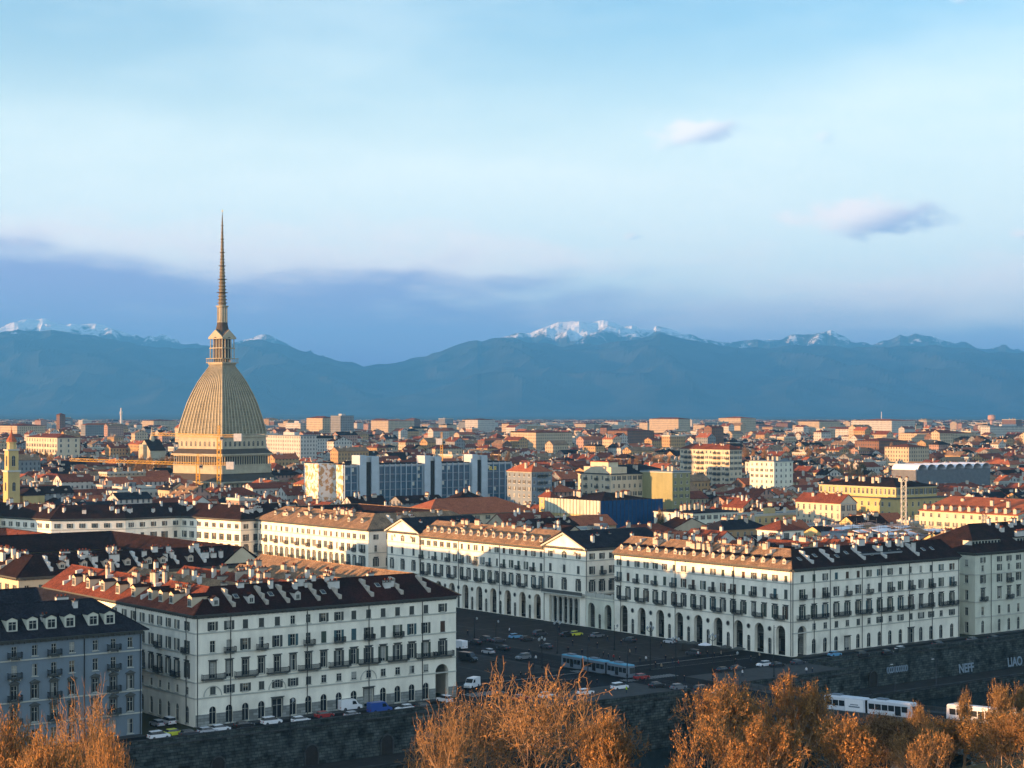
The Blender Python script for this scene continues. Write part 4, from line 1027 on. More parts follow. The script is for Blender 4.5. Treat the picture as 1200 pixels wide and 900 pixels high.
# --- A: near white-green block
def block_A():
    w, d, H, T, rise = 67.0, 78.0, 23.6, 14.0, 4.9
    b = Bld('riverside_palace', 'pale green-white corner palace with red-brown roof in the foreground, cars parked along its foot', 'palace', WP(-178.4, 0), wall='plaster_white')
    reserve(-181, -109, -5, 81)
    xs = [4.0 + (58.5 - 4.0) * i / 14 for i in range(15)] + [63.2]
    g = row(xs[:-1], 0.4, 3.7, 1.6, arch=True) + row([63.0], 0.02, 8.0, 3.6, arch=True, open=True, dep=1.1)
    for k in (4, 10): g[k] = dict(s=xs[k], z=0.1, w=2.4, h=4.1, style='noble')
    rm = row(xs[:-1], 6.6, 1.75, 1.3, flat=True, sh=lambda i: 'shutter' if i < 7 else None, closed=lambda i: i % 3 == 0 or None)
    r1 = row(xs, 10.0, 3.4, 1.3, style='noble', sh=lambda i: random.choice(('shutter', 'shutter_green')) if i > 7 else None, bal=lambda i: 5.4 if i in (0, 2, 4, 6, 8, 10, 12, 14, 15) else None)
    r2 = row(xs, 15.4, 2.5, 1.25, sh=SH, closed=lambda i: rnd() < .3 or None, bal=lambda i: 2.6 if i in (1, 3, 6, 8, 10, 12) else None)
    r3 = row(xs, 20.0, 1.9, 1.2, sh=lambda i: None if i in (5, 6) else 'shutter', closed=lambda i: rnd() < .35 or None)
    b.facade(0, 0, 0, w, H, [g, r1, r2, r3, rm], bands=[0, 9.2, 15.0, 19.5, H], lines=(5.9, 9.2, 15.0, 19.5))
    # stone base
    st = MB()
    x = 0
    for o in sorted(g, key=lambda o: o['s']):
        a = o['s'] - o['w'] / 2 - .05
        if a > x: st.box(x, -0.12, 0, a, -0.004, 2.6, 'stone_base')
        x = o['s'] + o['w'] / 2 + .05
    st.box(x, -0.12, 0, w, -0.004, 2.6, 'stone_base'); O('stone_base', st, b.root)['kind'] = 'stuff'
    # lunettes over the gates
    for k in (0, 4, 10):
        l = MB(); n = 10
        for i in range(n):
            t0, t1 = math.pi * i / n, math.pi * (i + 1) / n; l.tube((2.1 * math.cos(t0), -.05, 2.1 * math.sin(t0)), (2.1 * math.cos(t1), -.05, 2.1 * math.sin(t1)), .14, .14, 4, 'casing')
        O('arch', l, b.root, (xs[k], 0, 6.3))
    cl = [d - x for x in (3.8, 8.4, 12.4, 16.5, 20.6, 25, 29.5, 34, 39, 44, 49, 54, 59, 64, 69, 74)]
    left_side(b, d, H, [row(cl, 0.5, 3.6, 1.5, arch=True), row(cl, 6.4, 1.7, 1.2), row(cl, 10, 3.3, 1.3, style='noble', sh='shutter', bal=lambda i: 3.2 if i % 2 else None), row(cl, 15.4, 2.5, 1.2, sh='shutter', bal=lambda i: 2.4 if i % 3 == 0 else None), row(cl, 20, 1.9, 1.15, sh='shutter')], bands=[0, 5.9, 9.2, 15.0, 19.5, H], lines=(5.9, 9.2, 15.0, 19.5))
    wing_walls(b, w, d, T, H, (2,))
    rf = MB(); roof_wings(rf, w, d, T, H, rise, 0.9, ('tile_mixed_shade', 'tile_stone', '', 'tile_red'), (2,), 'plaster_white'); O('roof', rf, b.root)  # front slope coloured darker than the left one to stand in for shade
    dormers(b, 'l', [4.5, 13, 18, 23, 31.5, 39.5, 47.5, 55.5, 63.5], T, H, rise, w, d, 0.14, (1.9, 2.3, 4.2), 'plaster_cream', 'tile_dark')
    dormers(b, 'f', [5.5, 14, 25.5], T, H, rise, w, d, 0.2, (1.5, 1.6, 3.0), 'chimney_white', 'tile_dark')
    chimneys(b, 22, T, H, rise, w, d, ('l',), 'chimney', 1.0, 2.4); chimneys(b, 16, T, H, rise, w, d, ('f',), 'chimney_white', 0.8, 1.5)
    fins(b, 'f', [9.5, 17.5, 22.8, 30.5, 36, 44.5, 52.5, 60], T, H, rise, 0.75, 'chimney'); fins(b, 'l', [27, 52, 69], T, H, rise, 0.7)
    skylights(b, 'f', [11.5, 20, 33, 48], T, H, rise)
    # other wings round the court: red and pale slopes facing left
    for k, (x, y1, hh, rm, lb) in enumerate(((17, 76, 23.0, 'tile_stone', 'courtyard wing with pale tan sunlit roof and many chimneys, behind the red dormered roof'), (31, 76, 22.6, 'tile_red', 'courtyard wing with red sunlit roof, second behind the foreground palace front'), (43.5, 70, 22.8, 'tile_stone', 'courtyard wing with tan sunlit roof seen over the dark front roof at centre left'))):
        r_ = O('courtyard_wing', None, None, WP(-178.4 + x, 14.3), GA, lb, 'house wing'); wb, rb = MB(), MB(); D_ = y1 - 15
        wb.box(0, 0, 0, 10.5, D_, hh, 'plaster_white_old')
        for t in roof_gable(rb, 10.5, D_, hh, 4.2, .5, rm, 'plaster_white_old', along='y'): wb.poly(t, 'plaster_white_old')
        O('wall', wb, r_); O('roof', rb, r_)
        for i in range(15):
            wd, dp, h_, m_ = random.choice(((1.6, .8, 1.6, 'chimney'), (.9, .9, 2.2, 'chimney_white'), (2.6, .8, 1.4, 'chimney')))
            s_ = ru(.15, .6); O('chimney', cached(('chimney', wd, dp, h_, m_), lambda: chim_mb(wd, dp, h_, m_))[1], r_, (10.5 * s_, ru(.03, .97) * D_, hh + 4.2 * (1 - abs(2 * s_ - 1))), random.choice((0, PI2)))
    for a_ in (0.4, 8.2, 27, 43, 57.5): b.pipe(0, 0, 0, a_, H)
    for a_ in (0.4, 26, 50, 74): b.pipe(0, d, -PI2, a_, H)
    b.finish()
block_A()
# --- L: blue-grey block at the left edge
def block_L():
    w, d, H, T, rise = 58, 44, 21.5, 15, 6.2
    q0 = -190.6 - w
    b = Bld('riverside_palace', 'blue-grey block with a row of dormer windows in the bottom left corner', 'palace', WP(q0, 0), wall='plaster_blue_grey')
    reserve(q0 - 2, -188, -5, 48)
    # columns from the right end
    cs = sorted([w - x for x in (2.6, 6.3, 10.2, 15.2, 19, 23, 27.2, 31.4, 35.5, 40, 44, 48, 52)])
    n = len(cs)
    bal = lambda i: 2.8 if (n - 1 - i) in (1, 4, 6, 9) else None
    rows = [row(cs, 0.5, 3.0, 1.3), row(cs, 5.0, 2.9, 1.25, style='pediment', bal=bal), row(cs, 9.6, 2.8, 1.25, style='pediment', bal=bal), row(cs, 14.0, 2.4, 1.15, bal=bal, style='plain'), row(cs, 18.0, 2.1, 1.1, bal=bal)]
    b.facade(0, 0, 0, w, H, rows, bands=[0, 4.4, 9.0, 13.4, 17.4, H], lines=(4.4, 9.0, 17.2))
    left_side(b, d, H, [[]], bands=[0, H]); right_side(b, w, d, H)
    rf = MB(); court(b, w, d, T, H); roof_ring(rf, w, d, T, H, rise, 1.1, 'slate'); O('roof', rf, b.root)
    dormers(b, 'f', [w - x for x in (6.6, 10.2, 15.2, 19.1, 23, 27.2, 31.4, 35.5, 40, 44, 48)], T, H, rise, w, d, 0.14, (2.2, 2.3, 4.0), 'plaster_white_old', 'slate')
    chimneys(b, 10, T, H, rise, w, d, ('f',), 'chimney_white', 0.8, 1.4)
    for a_ in (w - 12.6, w - .4): b.pipe(0, 0, 0, a_, H)
    b.finish()
block_L()
# --- B: block behind A, dark roof; and its neighbours
def ring_block(name, label, cat, q, p, w, d, H, T, rise, wall, roof, inner, nl, nf, floors=(1.0, 5.2, 9.6, 14.2, 18.6), sh='shutter', nch=20, fn=(), ln=(), dl=(), df=(), gl=0, court_mid=False, rows_max=3, z=None):
    z0 = gz(p) if z is None else z
    b = Bld(name, label, cat, WP(q, p, z0), wall=wall); reserve(q - 2, q + w + 2, p - 2, p + d + 2)
    fl = [f for f in floors if f + 2.2 < H - .8][-rows_max:]
    cl, cf = cols(d, nl), cols(w, nf)
    bands = [0] + [f - .5 for f in fl] + [H]
    left_side(b, d, H, [row(cl, f, min(2.3, H - .9 - f), 1.2, sh=SH if sh else None, bal=lambda i: (2.2 if (i + k) % 4 == 0 else None)) for k, f in enumerate(fl)], bands=bands, lines=tuple(f - .5 for f in fl))
    b.facade(0, 0, 0, w, H, [row(cf, f, min(2.3, H - .9 - f), 1.2, sh=SH if sh else None, bal=lambda i: (2.2 if (i + k) % 4 == 1 else None)) for k, f in enumerate(fl)], bands=bands, lines=tuple(f - .5 for f in fl))
    right_side(b, w, d, H); court(b, w, d, T, H)
    rf = MB(); roof_ring(rf, w, d, T, H, rise, .9, roof, inner); O('roof', rf, b.root)
    chimneys(b, nch, T, H, rise, w, d, ('l', 'f'), 'chimney_white', .9, 2.2)
    fins(b, 'f', fn, T, H, rise, .8); fins(b, 'l', ln, T, H, rise, .8, 'chimney')
    if dl: dormers(b, 'l', dl, T, H, rise, w, d, .2, (1.6, 1.5, 2.8), 'chimney', roof)
    if df: dormers(b, 'f', df, T, H, rise, w, d, .2, (1.6, 1.5, 2.8), 'chimney', roof)
    if court_mid:
        m = MB(); m.box(T + .3, d/2 - 6, 0, w - T - .3, d/2 + 6, H - 1.5, wall); O('court_wing', m, b.root)
        m = MB(); roof_hip(m, w - 2*T - .6, 12, H - 1.5, 3.6, .5, roof, T + .3, d/2 - 6); O('court_roof', m, b.root)
    if gl: corner_gable(b, w, T, H, rise, -.5, T, roof)
    b.finish(100); return b
ring_block('courtyard_block', 'dark-roofed block with pale yellow walls, behind the rooftops of the foreground palace at left', 'apartment block', -180.3, 90, 69, 88, 25.0, 13, 4.7, 'plaster_cream', 'tile_dark', 'tile_dark', 18, 16, (1, 5.2, 9.6, 14.4, 20.6), nch=70, fn=(9, 14, 21, 27, 33, 44, 52), ln=(14, 26, 44), df=(12, 18, 24, 30, 36, 40, 48), court_mid=True, gl=1)
ring_block('riverside_palace', 'next block of the river front, beyond the left edge of the photo', 'palace', -345, 0, 86, 60, 22.5, 13, 4.6, 'plaster_cream', 'tile_red', 'tile_red', 12, 18, nch=14)
ring_block('riverside_palace', 'further block of the river front, well beyond the left edge of the photo', 'palace', -450, 0, 96, 60, 22.5, 13, 4.6, 'plaster_white_old', 'tile_dark', 'tile_dark', 12, 20, nch=14)
ring_block('courtyard_block', 'chimney-crowded block in front of the curved white palace, at the left edge', 'apartment block', -176, 190, 64, 70, 22.0, 13, 4.5, 'plaster_white_old', 'tile_dark', 'tile_red', 14, 14, nch=44, fn=(10, 24, 40, 52), ln=(20, 40), dl=(10, 30, 50), court_mid=True)

# --- F: curved white palace closing the square
def palace_F():
    H = 23.6; pts = [(-60, 706), (0, 733), (60, 712), (147, 718.6), (212, 736), (282, 709), (318, 721)]
    W0 = [uY(u, Y) for u, Y in pts]; z0 = 0.0
    b = Bld('curved_palace', 'long pale curved palace in blue shade closing the square, behind chimneys at left', 'palace', (W0[0].x, W0[0].y, z0), 0.0, wall='plaster_white')
    L0 = [w - W0[0] for w in W0]
    depth = 15
    def off(i, dist):
        ns = []
        for j in (i - 1, i):
            if 0 <= j < len(L0) - 1: t = (L0[j + 1] - L0[j]).normalized(); ns.append(Vector((t.y, -t.x, 0)))
        n = sum(ns, Vector()) ; n.normalize(); k = 1 / max(.6, n.dot(ns[0]))
        return L0[i] + n * (dist * k)
    for i in range(len(L0) - 1):
        a, c = L0[i], L0[i + 1]; v = c - a; L = v.length; ang = math.atan2(v.y, v.x); n = max(2, int(L / 4.6)); cs = cols(L, n)
        fl = (5.4, 10.2, 15.0, 19.6)
        b.facade(a.x, a.y, ang, L, H, [row(cs, 10.2, 3.0, 1.4, style='noble', sh='shutter'), row(cs, 15.0, 2.6, 1.5, sh='shutter', closed=lambda i: rnd() < .4 or None), row(cs, 19.9, 1.8, 1.2, sh='shutter')], bands=[0, 9.4, 14.4, 19.2, H], lines=(9.2, 14.3, 19.1))
    rf = MB()
    for i in range(len(L0) - 1):
        e0, e1, r0, r1, k0, k1 = off(i, .9), off(i + 1, .9), off(i, -7), off(i + 1, -7), off(i, -15), off(i + 1, -15)
        def z(p, h): return (p.x, p.y, h)
        rf.poly([z(e0, H), z(e1, H), z(r1, H + 5.2), z(r0, H + 5.2)], 'tile_dark'); rf.poly([z(r0, H + 5.2), z(r1, H + 5.2), z(k1, H), z(k0, H)], 'tile_dark')
        rf.poly([z(e1, H - .15), z(e0, H - .15), z(k0, H - .15), z(k1, H - .15)], 'casing_dark'); rf.poly([z(e0, H - .15), z(e1, H - .15), z(e1, H), z(e0, H)], 'casing_dark')
        b.w.poly([z(k0, 0), z(k0, H), z(k1, H), z(k1, 0)], b.wall)
    e, r, k = off(len(L0) - 1, .9), off(len(L0) - 1, -7), off(len(L0) - 1, -15); rf.poly([(e.x, e.y, H), (k.x, k.y, H), (r.x, r.y, H + 5.2)], 'tile_dark')
    O('roof', rf, b.root)
    for i in range(46):
        j = random.randrange(1, len(L0) - 1); t = rnd(); up = ru(.3, 1); p = off(j, -7 * up).lerp(off(j + 1, -7 * up), t)
        O('chimney', cached(('chimney', 1.6, .8, 1.6, 'chimney_white'), lambda: chim_mb(1.6, .8, 1.6, 'chimney_white'))[1], b.root, (p.x, p.y, H + 5.2 * up), ru(0, 3))
    b.finish()
palace_F()
reserve(-112, 0, 0, 296)
q, p = QP(*uY(0, 733)[:2]); reserve(-150, -2, 285, 385)

# ------------------------------------------------------------------ the domed tower with the needle spire
def domed_tower():
    Y = 1088.0; k = Y / F; loc = uY(260.5, Y, 0); z0 = gzw(loc); loc.z = z0
    root = O('domed_tower', None, None, loc, R(54), 'huge four-sided ribbed dome with a needle spire, lit gold on its left face', 'tower')
    q, p = QP(loc.x, loc.y); reserve(q - 34, q + 34, p - 45, p + 34)
    def Z(v): return CAMZ - (v - HV) * k - z0
    def sq(mb, h0, za, h1, zb, m):
        A = [(-h0, -h0), (h0, -h0), (h0, h0), (-h0, h0)]; B = [(-h1, -h1), (h1, -h1), (h1, h1), (-h1, h1)]
        for i in range(4):
            j = (i + 1) % 4; mb.poly([(*A[i], za), (*A[j], za), (*B[j], zb), (*B[i], zb)], m)
    def slab(mb, h, za, zb, m):
        mb.box(-h, -h, za, h, h, zb, m)
    body = MB(); slab(body, 20.5, 0, Z(564), 'tower_stone'); slab(body, 20.2, Z(564) + .01, Z(553.5), 'tower_stone')
    slab(body, 18.9, Z(553.5) + .01, Z(531.6), 'tower_roof_and_shade'); slab(body, 18.4, Z(531.6) + .01, Z(509.5), 'tower_stone')  # gallery wall coloured dark to stand in for shade behind the columns
    O('body', body, root)
    c = MB()
    for v, h, t in ((563.3, 24.2, .9), (553.2, 20.9, .5), (544.2, 20.9, .6), (531.8, 21.6, .9), (525.0, 18.8, .4), (511.2, 19.3, .7), (508.6, 18.9, .5)):
        slab(c, h, Z(v) - t / 2, Z(v) + t / 2, 'tower_stone')
    slab(c, 20.7, Z(553.2) + .26, Z(544.4) - .3, 'tower_stone'); O('cornice', c, root)
    r = MB(); sq(r, 24.0, Z(563.3) + .46, 20.4, Z(554), 'tower_roof_and_shade'); sq(r, 21.4, Z(531.8) + .46, 18.5, Z(525.3), 'tower_roof_and_shade'); O('skirt_roof', r, root)
    # windows of the attic and the base
    w1 = win_mb(1.5, 3.0, True, 'plain', -.02).mesh('window')
    for a, (dx, dy), n in ((0, (0, -1), 9), (-PI2, (-1, 0), 9)):
        for i in range(n):
            s = (i - (n - 1) / 2) * 3.9
            x, y = (s, -18.44) if a == 0 else (-18.44, s)
            O('window', w1, root, (x, y, Z(522.5)), a)
            x, y = (s, -20.54) if a == 0 else (-20.54, s); O('window', w1, root, (x, y, Z(571.5)), a)
    # columns of the gallery
    hcol = Z(532.8) - Z(544.2) - .8
    cm = MB(); cm.lathe([(.42, 0), (.42, .3), (.3, .4), (.26, hcol - .5), (.42, hcol - .1), (.42, hcol)], 8, 'tower_stone'); cme = cm.mesh('column')
    n = 21
    for i in range(n):
        s = -20.0 + 40.0 * i / (n - 1)
        for x, y in ((s, -20.3), (-20.3, s)): 
            if not (x == -20.3 and i == 0): O('column', cme, root, (x, y, Z(544.2) + .31))
    for i in range(n): O('column', cme, root, (20.3, -20.0 + 40.0 * i / (n - 1), Z(544.2) + .31)) if i else None
    fr = MB(); slab(fr, 20.62, Z(533.9), Z(532.2) - .1, 'tower_stone'); O('frieze', fr, root)
    # dome
    prof = [(508.0, 18.5), (504, 18.3), (496, 17.5), (488, 16.6), (480, 15.6), (472, 14.6), (464, 13.3), (456, 11.8), (448, 10.2), (440, 8.2), (434, 6.6), (430, 5.5), (427, 5.1)]
    def half(v):
        for (a, b), (c2, d) in zip(prof, prof[1:]):
            if v >= c2: return b + (d - b) * (a - v) / (a - c2)
        return prof[-1][1]
    rows = 27; vs = [508 - (508 - 427) * i / rows for i in range(rows + 1)]; nu = 13
    dm = MB()
    for f in range(4):
        dm.T = Matrix.Rotation(f * PI2, 4, 'Z')
        for va, vb in zip(vs, vs[1:]):
            ha, hb = half(va), half(vb); za, zb = Z(va), Z(vb); zt = zb - (zb - za) * .16
            ht = hb + (ha - hb) * .16
            for i in range(nu):
                a, b2 = -1 + 2 * i / nu, -1 + 2 * (i + 1) / nu
                dm.poly([(a * ha, -ha, za), (b2 * ha, -ha, za), (b2 * ht, -ht, zt), (a * ht, -ht, zt)], 'dome_panel')
                dm.poly([(a * ht, -ht - .0, zt), (b2 * ht, -ht, zt), (b2 * hb, -hb, zb), (a * hb, -hb, zb)], 'dome_rib')
            for i in range(nu + 1):
                a = -1 + 2 * i / nu; g = .12 + .26 * ha / 18; g2 = .12 + .26 * hb / 18; o = .5 if i in (0, nu) else .34
                dm.poly([(a * ha - g, -ha - o, za), (a * ha + g, -ha - o, za), (a * hb + g2, -hb - o, zb), (a * hb - g2, -hb - o, zb)], 'dome_slab')
                dm.poly([(a * ha + g, -ha - o, za), (a * ha + g, -ha, za), (a * hb + g2, -hb, zb), (a * hb + g2, -hb - o, zb)], 'dome_rib')
                dm.poly([(a * ha - g, -ha, za), (a * ha - g, -ha - o, za), (a * hb - g2, -hb - o, zb), (a * hb - g2, -hb, zb)], 'dome_rib')
    dm.T = None; O('dome', dm, root)
    # lantern: small two-storey temple
    lt = MB()
    slab(lt, 6.0, Z(427.2), Z(425.6), 'tower_stone'); slab(lt, 6.9, Z(425.6) + .01, Z(424.8), 'tower_stone'); slab(lt, 6.9, Z(420.6), Z(420.0), 'tower_stone')
    slab(lt, 3.4, Z(424.8) + .01, Z(397.5), 'tower_roof_and_shade'); slab(lt, 5.5, Z(408.6), Z(407.6), 'tower_stone'); slab(lt, 5.9, Z(397.4), Z(395.6), 'tower_stone')
    O('lantern', lt, root)
    for za, zb, r_, hh in ((Z(424.8) + .02, Z(420.6) - .01, .18, 6.6), (Z(420.0), Z(408.6), .34, 5.0), (Z(407.6), Z(397.4), .34, 4.9)):
        nn = 4 if hh < 6 else 9
        me = MB(); me.tube((0, 0, 0), (0, 0, zb - za), r_, r_ * .85, 7, 'tower_stone'); me = me.mesh('lantern_column')
        for f in range(4):
            for i in range(nn):
                s = -hh + 2 * hh * i / nn; v = Matrix.Rotation(f * PI2, 4, 'Z') @ Vector((s, -hh, 0)); O('lantern_column', me, root, (v.x, v.y, za))
    pd = MB()
    for f in range(4):
        pd.T = Matrix.Rotation(f * PI2, 4, 'Z'); zb = Z(395.6) + .01; zt = zb + 4.6; h = 5.9
        pd.hexa([(-h, -h, zb), (h, -h, zb), (h, -h + 1, zb), (-h, -h + 1, zb), (-.1, -h, zt), (.1, -h, zt), (.1, -h + 1, zt), (-.1, -h + 1, zt)], 'tower_stone')
        pd.poly([(-h, -h, zb), (0, -h, zt), (0, 0, zt + 1), (-h * .2, 0, zb + 1)], 'tower_roof_and_shade'); pd.poly([(0, -h, zt), (h, -h, zb), (h * .2, 0, zb + 1), (0, 0, zt + 1)], 'tower_roof_and_shade')
    pd.T = None
    pd.lathe([(6.2, Z(395.6) - .3), (5.0, Z(391)), (3.9, Z(386)), (3.3, Z(381)), (3.1, Z(377.6))], 16, 'tower_roof_and_shade'); O('lantern_roof', pd, root)
    sp = MB(); rr = 2.9
    sp.lathe([(3.3, Z(378)), (3.3, Z(377.2)), (2.0, Z(377.1)), (2.0, Z(360.5)), (3.3, Z(360.4)), (3.3, Z(359.4)), (3.9, Z(359.3)), (3.9, Z(358.4)), (2.5, Z(358.2))], 16, 'tower_stone')
    O('drum', sp, root)
    me = MB(); me.tube((0, 0, 0), (0, 0, Z(360.4) - Z(377.2)), .28, .24, 7, 'tower_stone'); me = me.mesh('drum_column')
    for i in range(10): t = 2 * math.pi * i / 10; O('drum_column', me, root, (rr * math.cos(t), rr * math.sin(t), Z(377.2)))
    spi = MB(); pr = []
    seg = [(358.2, 2.8), (342, 2.3), (320, 1.75), (302, 1.3), (288, 1.0), (272, .72), (260, .5), (252, .28)]
    N = 27
    def rad(v):
        for (a, b), (c2, d) in zip(seg, seg[1:]):
            if v >= c2: return b + (d - b) * (a - v) / (a - c2)
        return .2
    for i in range(N):
        va = 358.2 - (358.2 - 252) * i / N; vb = 358.2 - (358.2 - 252) * (i + 1) / N; ra, rb = rad(va), rad(vb)
        pr += [(ra * .86, Z(va)), (rb * .82, Z(vb) - .8), (rb * 1.1, Z(vb) - .6), (rb * 1.6 if i % 4 == 3 else rb * 1.15, Z(vb) - .15), (rb * .86, Z(vb) - .05)]
    spi.lathe(pr, 12, 'spire_stone'); spi.tube((0, 0, Z(252)), (0, 0, Z(248)), .14, .08, 6, 'iron'); O('spire', spi, root)
    st = MB()
    for i in range(8):
        t = 2 * math.pi * i / 8; t1 = t + math.pi / 8
        st.hexa([(.25*math.cos(t-.3), -.12, .25*math.sin(t-.3)), (.25*math.cos(t+.3), -.12, .25*math.sin(t+.3)), (.25*math.cos(t+.3), .12, .25*math.sin(t+.3)), (.25*math.cos(t-.3), .12, .25*math.sin(t-.3)),
                 (.95*math.cos(t-.02), -.02, .95*math.sin(t-.02)), (.95*math.cos(t+.02), -.02, .95*math.sin(t+.02)), (.95*math.cos(t+.02), .02, .95*math.sin(t+.02)), (.95*math.cos(t-.02), .02, .95*math.sin(t-.02))], 'gold')
    O('star', st, root, (0, 0, Z(247.3)))
domed_tower()

# ------------------------------------------------------------------ tower cranes
def lattice(mb, p0, p1, s, m, step=None, th=.09):
    p0, p1 = Vector(p0), Vector(p1); d = (p1 - p0); L = d.length; d.normalize(); a = d.orthogonal().normalized() if abs(d.z) < .9 else Vector((1, 0, 0)); a = Vector((0, 0, 1)) if abs(d.z) < .5 else a; b = d.cross(a).normalized(); a = b.cross(d)
    h = s / 2; C = [(h, h), (h, -h), (-h, -h), (-h, h)]
    for x, y in C: mb.tube(p0 + a * x + b * y, p1 + a * x + b * y, th, th, 4, m)
    step = step or s; n = max(1, int(L / step))
    for i in range(n):
        q0, q1 = p0 + d * (L * i / n), p0 + d * (L * (i + 1) / n)
        for k in range(4):
            (x, y), (u, v) = C[k], C[(k + 1) % 4]
            if i % 2: x, y, u, v = u, v, x, y
            mb.tube(q0 + a * x + b * y, q1 + a * u + b * v, th * .7, th * .7, 3, m)
def crane(label, u, Y, vtop, jib_u, jib_dv, cj_u, m='crane_yellow', mast_only=False, ms=1.9):
    loc = uY(u, Y); loc.z = gzw(loc); k = Y / F; top = CAMZ - (vtop - HV) * k - loc.z
    root = O('tower_crane', None, None, loc, 0, label, 'crane')
    mb = MB(); lattice(mb, (0, 0, 0), (0, 0, top), ms, m, ms * 1.1, .16); O('mast', mb, root)
    if mast_only: return
    L1, L2 = (jib_u - u) * k, (cj_u - u) * k
    j = MB(); lattice(j, (0, 0, top + .6), (L1, 4, top + .6 + jib_dv * k), 1.5, m, 1.8, .13); O('jib', j, root)
    c = MB(); lattice(c, (0, 0, top + .6), (L2, -1, top + .6), 1.3, m, 1.8, .12); O('counter_jib', c, root)
    t = MB(); s_ = 1 if L2 > 0 else -1; t.box(L2 - s_ * 1 - 2.2, -2.0, top - 2.4, L2 - s_ * 1 + 2.2, 0.6, top + 1.9, 'chimney_white'); O('counterweight', t, root)
    t = MB(); t.box(.9, -1.2, top - 2.0, 2.6, .8, top + .2, 'paint_white'); t.box(.95, -1.25, top - 1.3, 2.5, -1.21, top - .3, 'glass'); O('cab', t, root)
    a = MB(); lattice(a, (0, 0, top + .6), (0, 0, top + 6.5), 1.0, m, 1.2, .12)
    for x in (L1 * .6, L2 * .9): a.tube((0, 0, top + 6.5), (x, 2 if x == L1 * .6 else -.8, top + 1.4), .07, .07, 4, 'iron')
    O('apex', a, root)
crane('yellow tower crane whose mast stands right in front of the dome arris, its jib high', 256.5, 1020, 512, 176, 2, 281)
crane('lower yellow tower crane left of the dome arris with a long jib reaching far left', 232, 1030, 545, 80, 5, 272)
crane('small orange crane mast rising behind the blue glass office, above its roof', 517.5, 1250, 517, 524, 0, 513, ms=1.6)
crane('pale lattice crane mast without jib over the white scaffolding at right', 1059, 690, 561, 0, 0, 0, 'casing', True, 1.7)

# ------------------------------------------------------------------ named buildings of the middle distance
def nc(u, Y): v = uY(u, Y); return v
LANDMARKS = []
def simple(name, label, cat, u, Y, w, d, vtop, wall, roof='hip', rmat='tile_red', rise=3.5, nf=6, nl=6, floors=None, over=.6, win=(1.2, 1.7), fh=3.4, bal_l=(), bal_f=(), chim=6, dorm=0, wlabel=None, group=None, sh='shutter'):
    loc = nc(u, Y); z0 = gzw(loc); H = CAMZ - (vtop - HV) * Y / F - z0; loc.z = z0
    b = Bld(name, label, cat, tuple(loc), wall=wall, group=group); q, p = QP(loc.x, loc.y); reserve(q - 1.5, q + w + 1.5, p - 1.5, p + d + 1.5)
    LANDMARKS.append((wlabel, u, Y))
    nfl = floors or max(1, int((H - .8) / fh)); ww, wh = win
    zs = [H - .9 - wh - k * fh for k in range(nfl) if H - .9 - wh - k * fh > .5]
    for L, n, left in ((w, nf, 0), (d, nl, 1)):
        if n == 0: rows = [[]]
        else:
            cs = cols(L, n); rows = [row(cs, z, wh, ww, flat=True, sh=sh if rnd() < .5 else None, bal=lambda i: (2.4 if i in (bal_l if left else bal_f) else None)) for z in zs]
        if left: b.facade(0, d, -PI2, d, H, rows, bands=[0, H], corn=False)
        else: b.facade(0, 0, 0, w, H, rows, bands=[0, H], corn=False)
    right_side(b, w, d, H); b.trim.box(-.3, -.3, H - .4, w + .3, d + .3, H - .01, 'casing')
    rf = MB()
    if roof == 'hip': roof_hip(rf, w, d, H, rise, over, rmat)
    elif roof in ('gx', 'gy'):
        g = roof_gable(rf, w, d, H, rise, over, rmat, wall, along='x' if roof == 'gx' else 'y')
        for t in g: b.w.poly(t, wall)
    else:
        rf.box(-.25, -.25, H, w + .25, d + .25, H + .5, rmat)
    O('roof', rf, b.root)
    ch = cached(('chimney', 1.4, .8, 1.6, 'chimney'), lambda: chim_mb(1.4, .8, 1.6))[1]
    for i in range(chim): O('chimney', ch, b.root, (ru(.15, .85) * w, ru(.15, .85) * d, H + (rise * .6 if roof != 'flat' else 1.2)), random.choice((0, PI2)))
    if dorm:
        me = cached(('dormer', 1.5, 1.5, 2.6, 'chimney', rmat), lambda: dormer_mb(1.5, 1.5, 2.6, 'chimney', rmat))[1]
        for i in range(dorm): O('dormer', me, b.root, (.8, (i + .5) * d / dorm, H + .5), -PI2)
    b.finish(100); b.H = H; b.zs = zs; return b

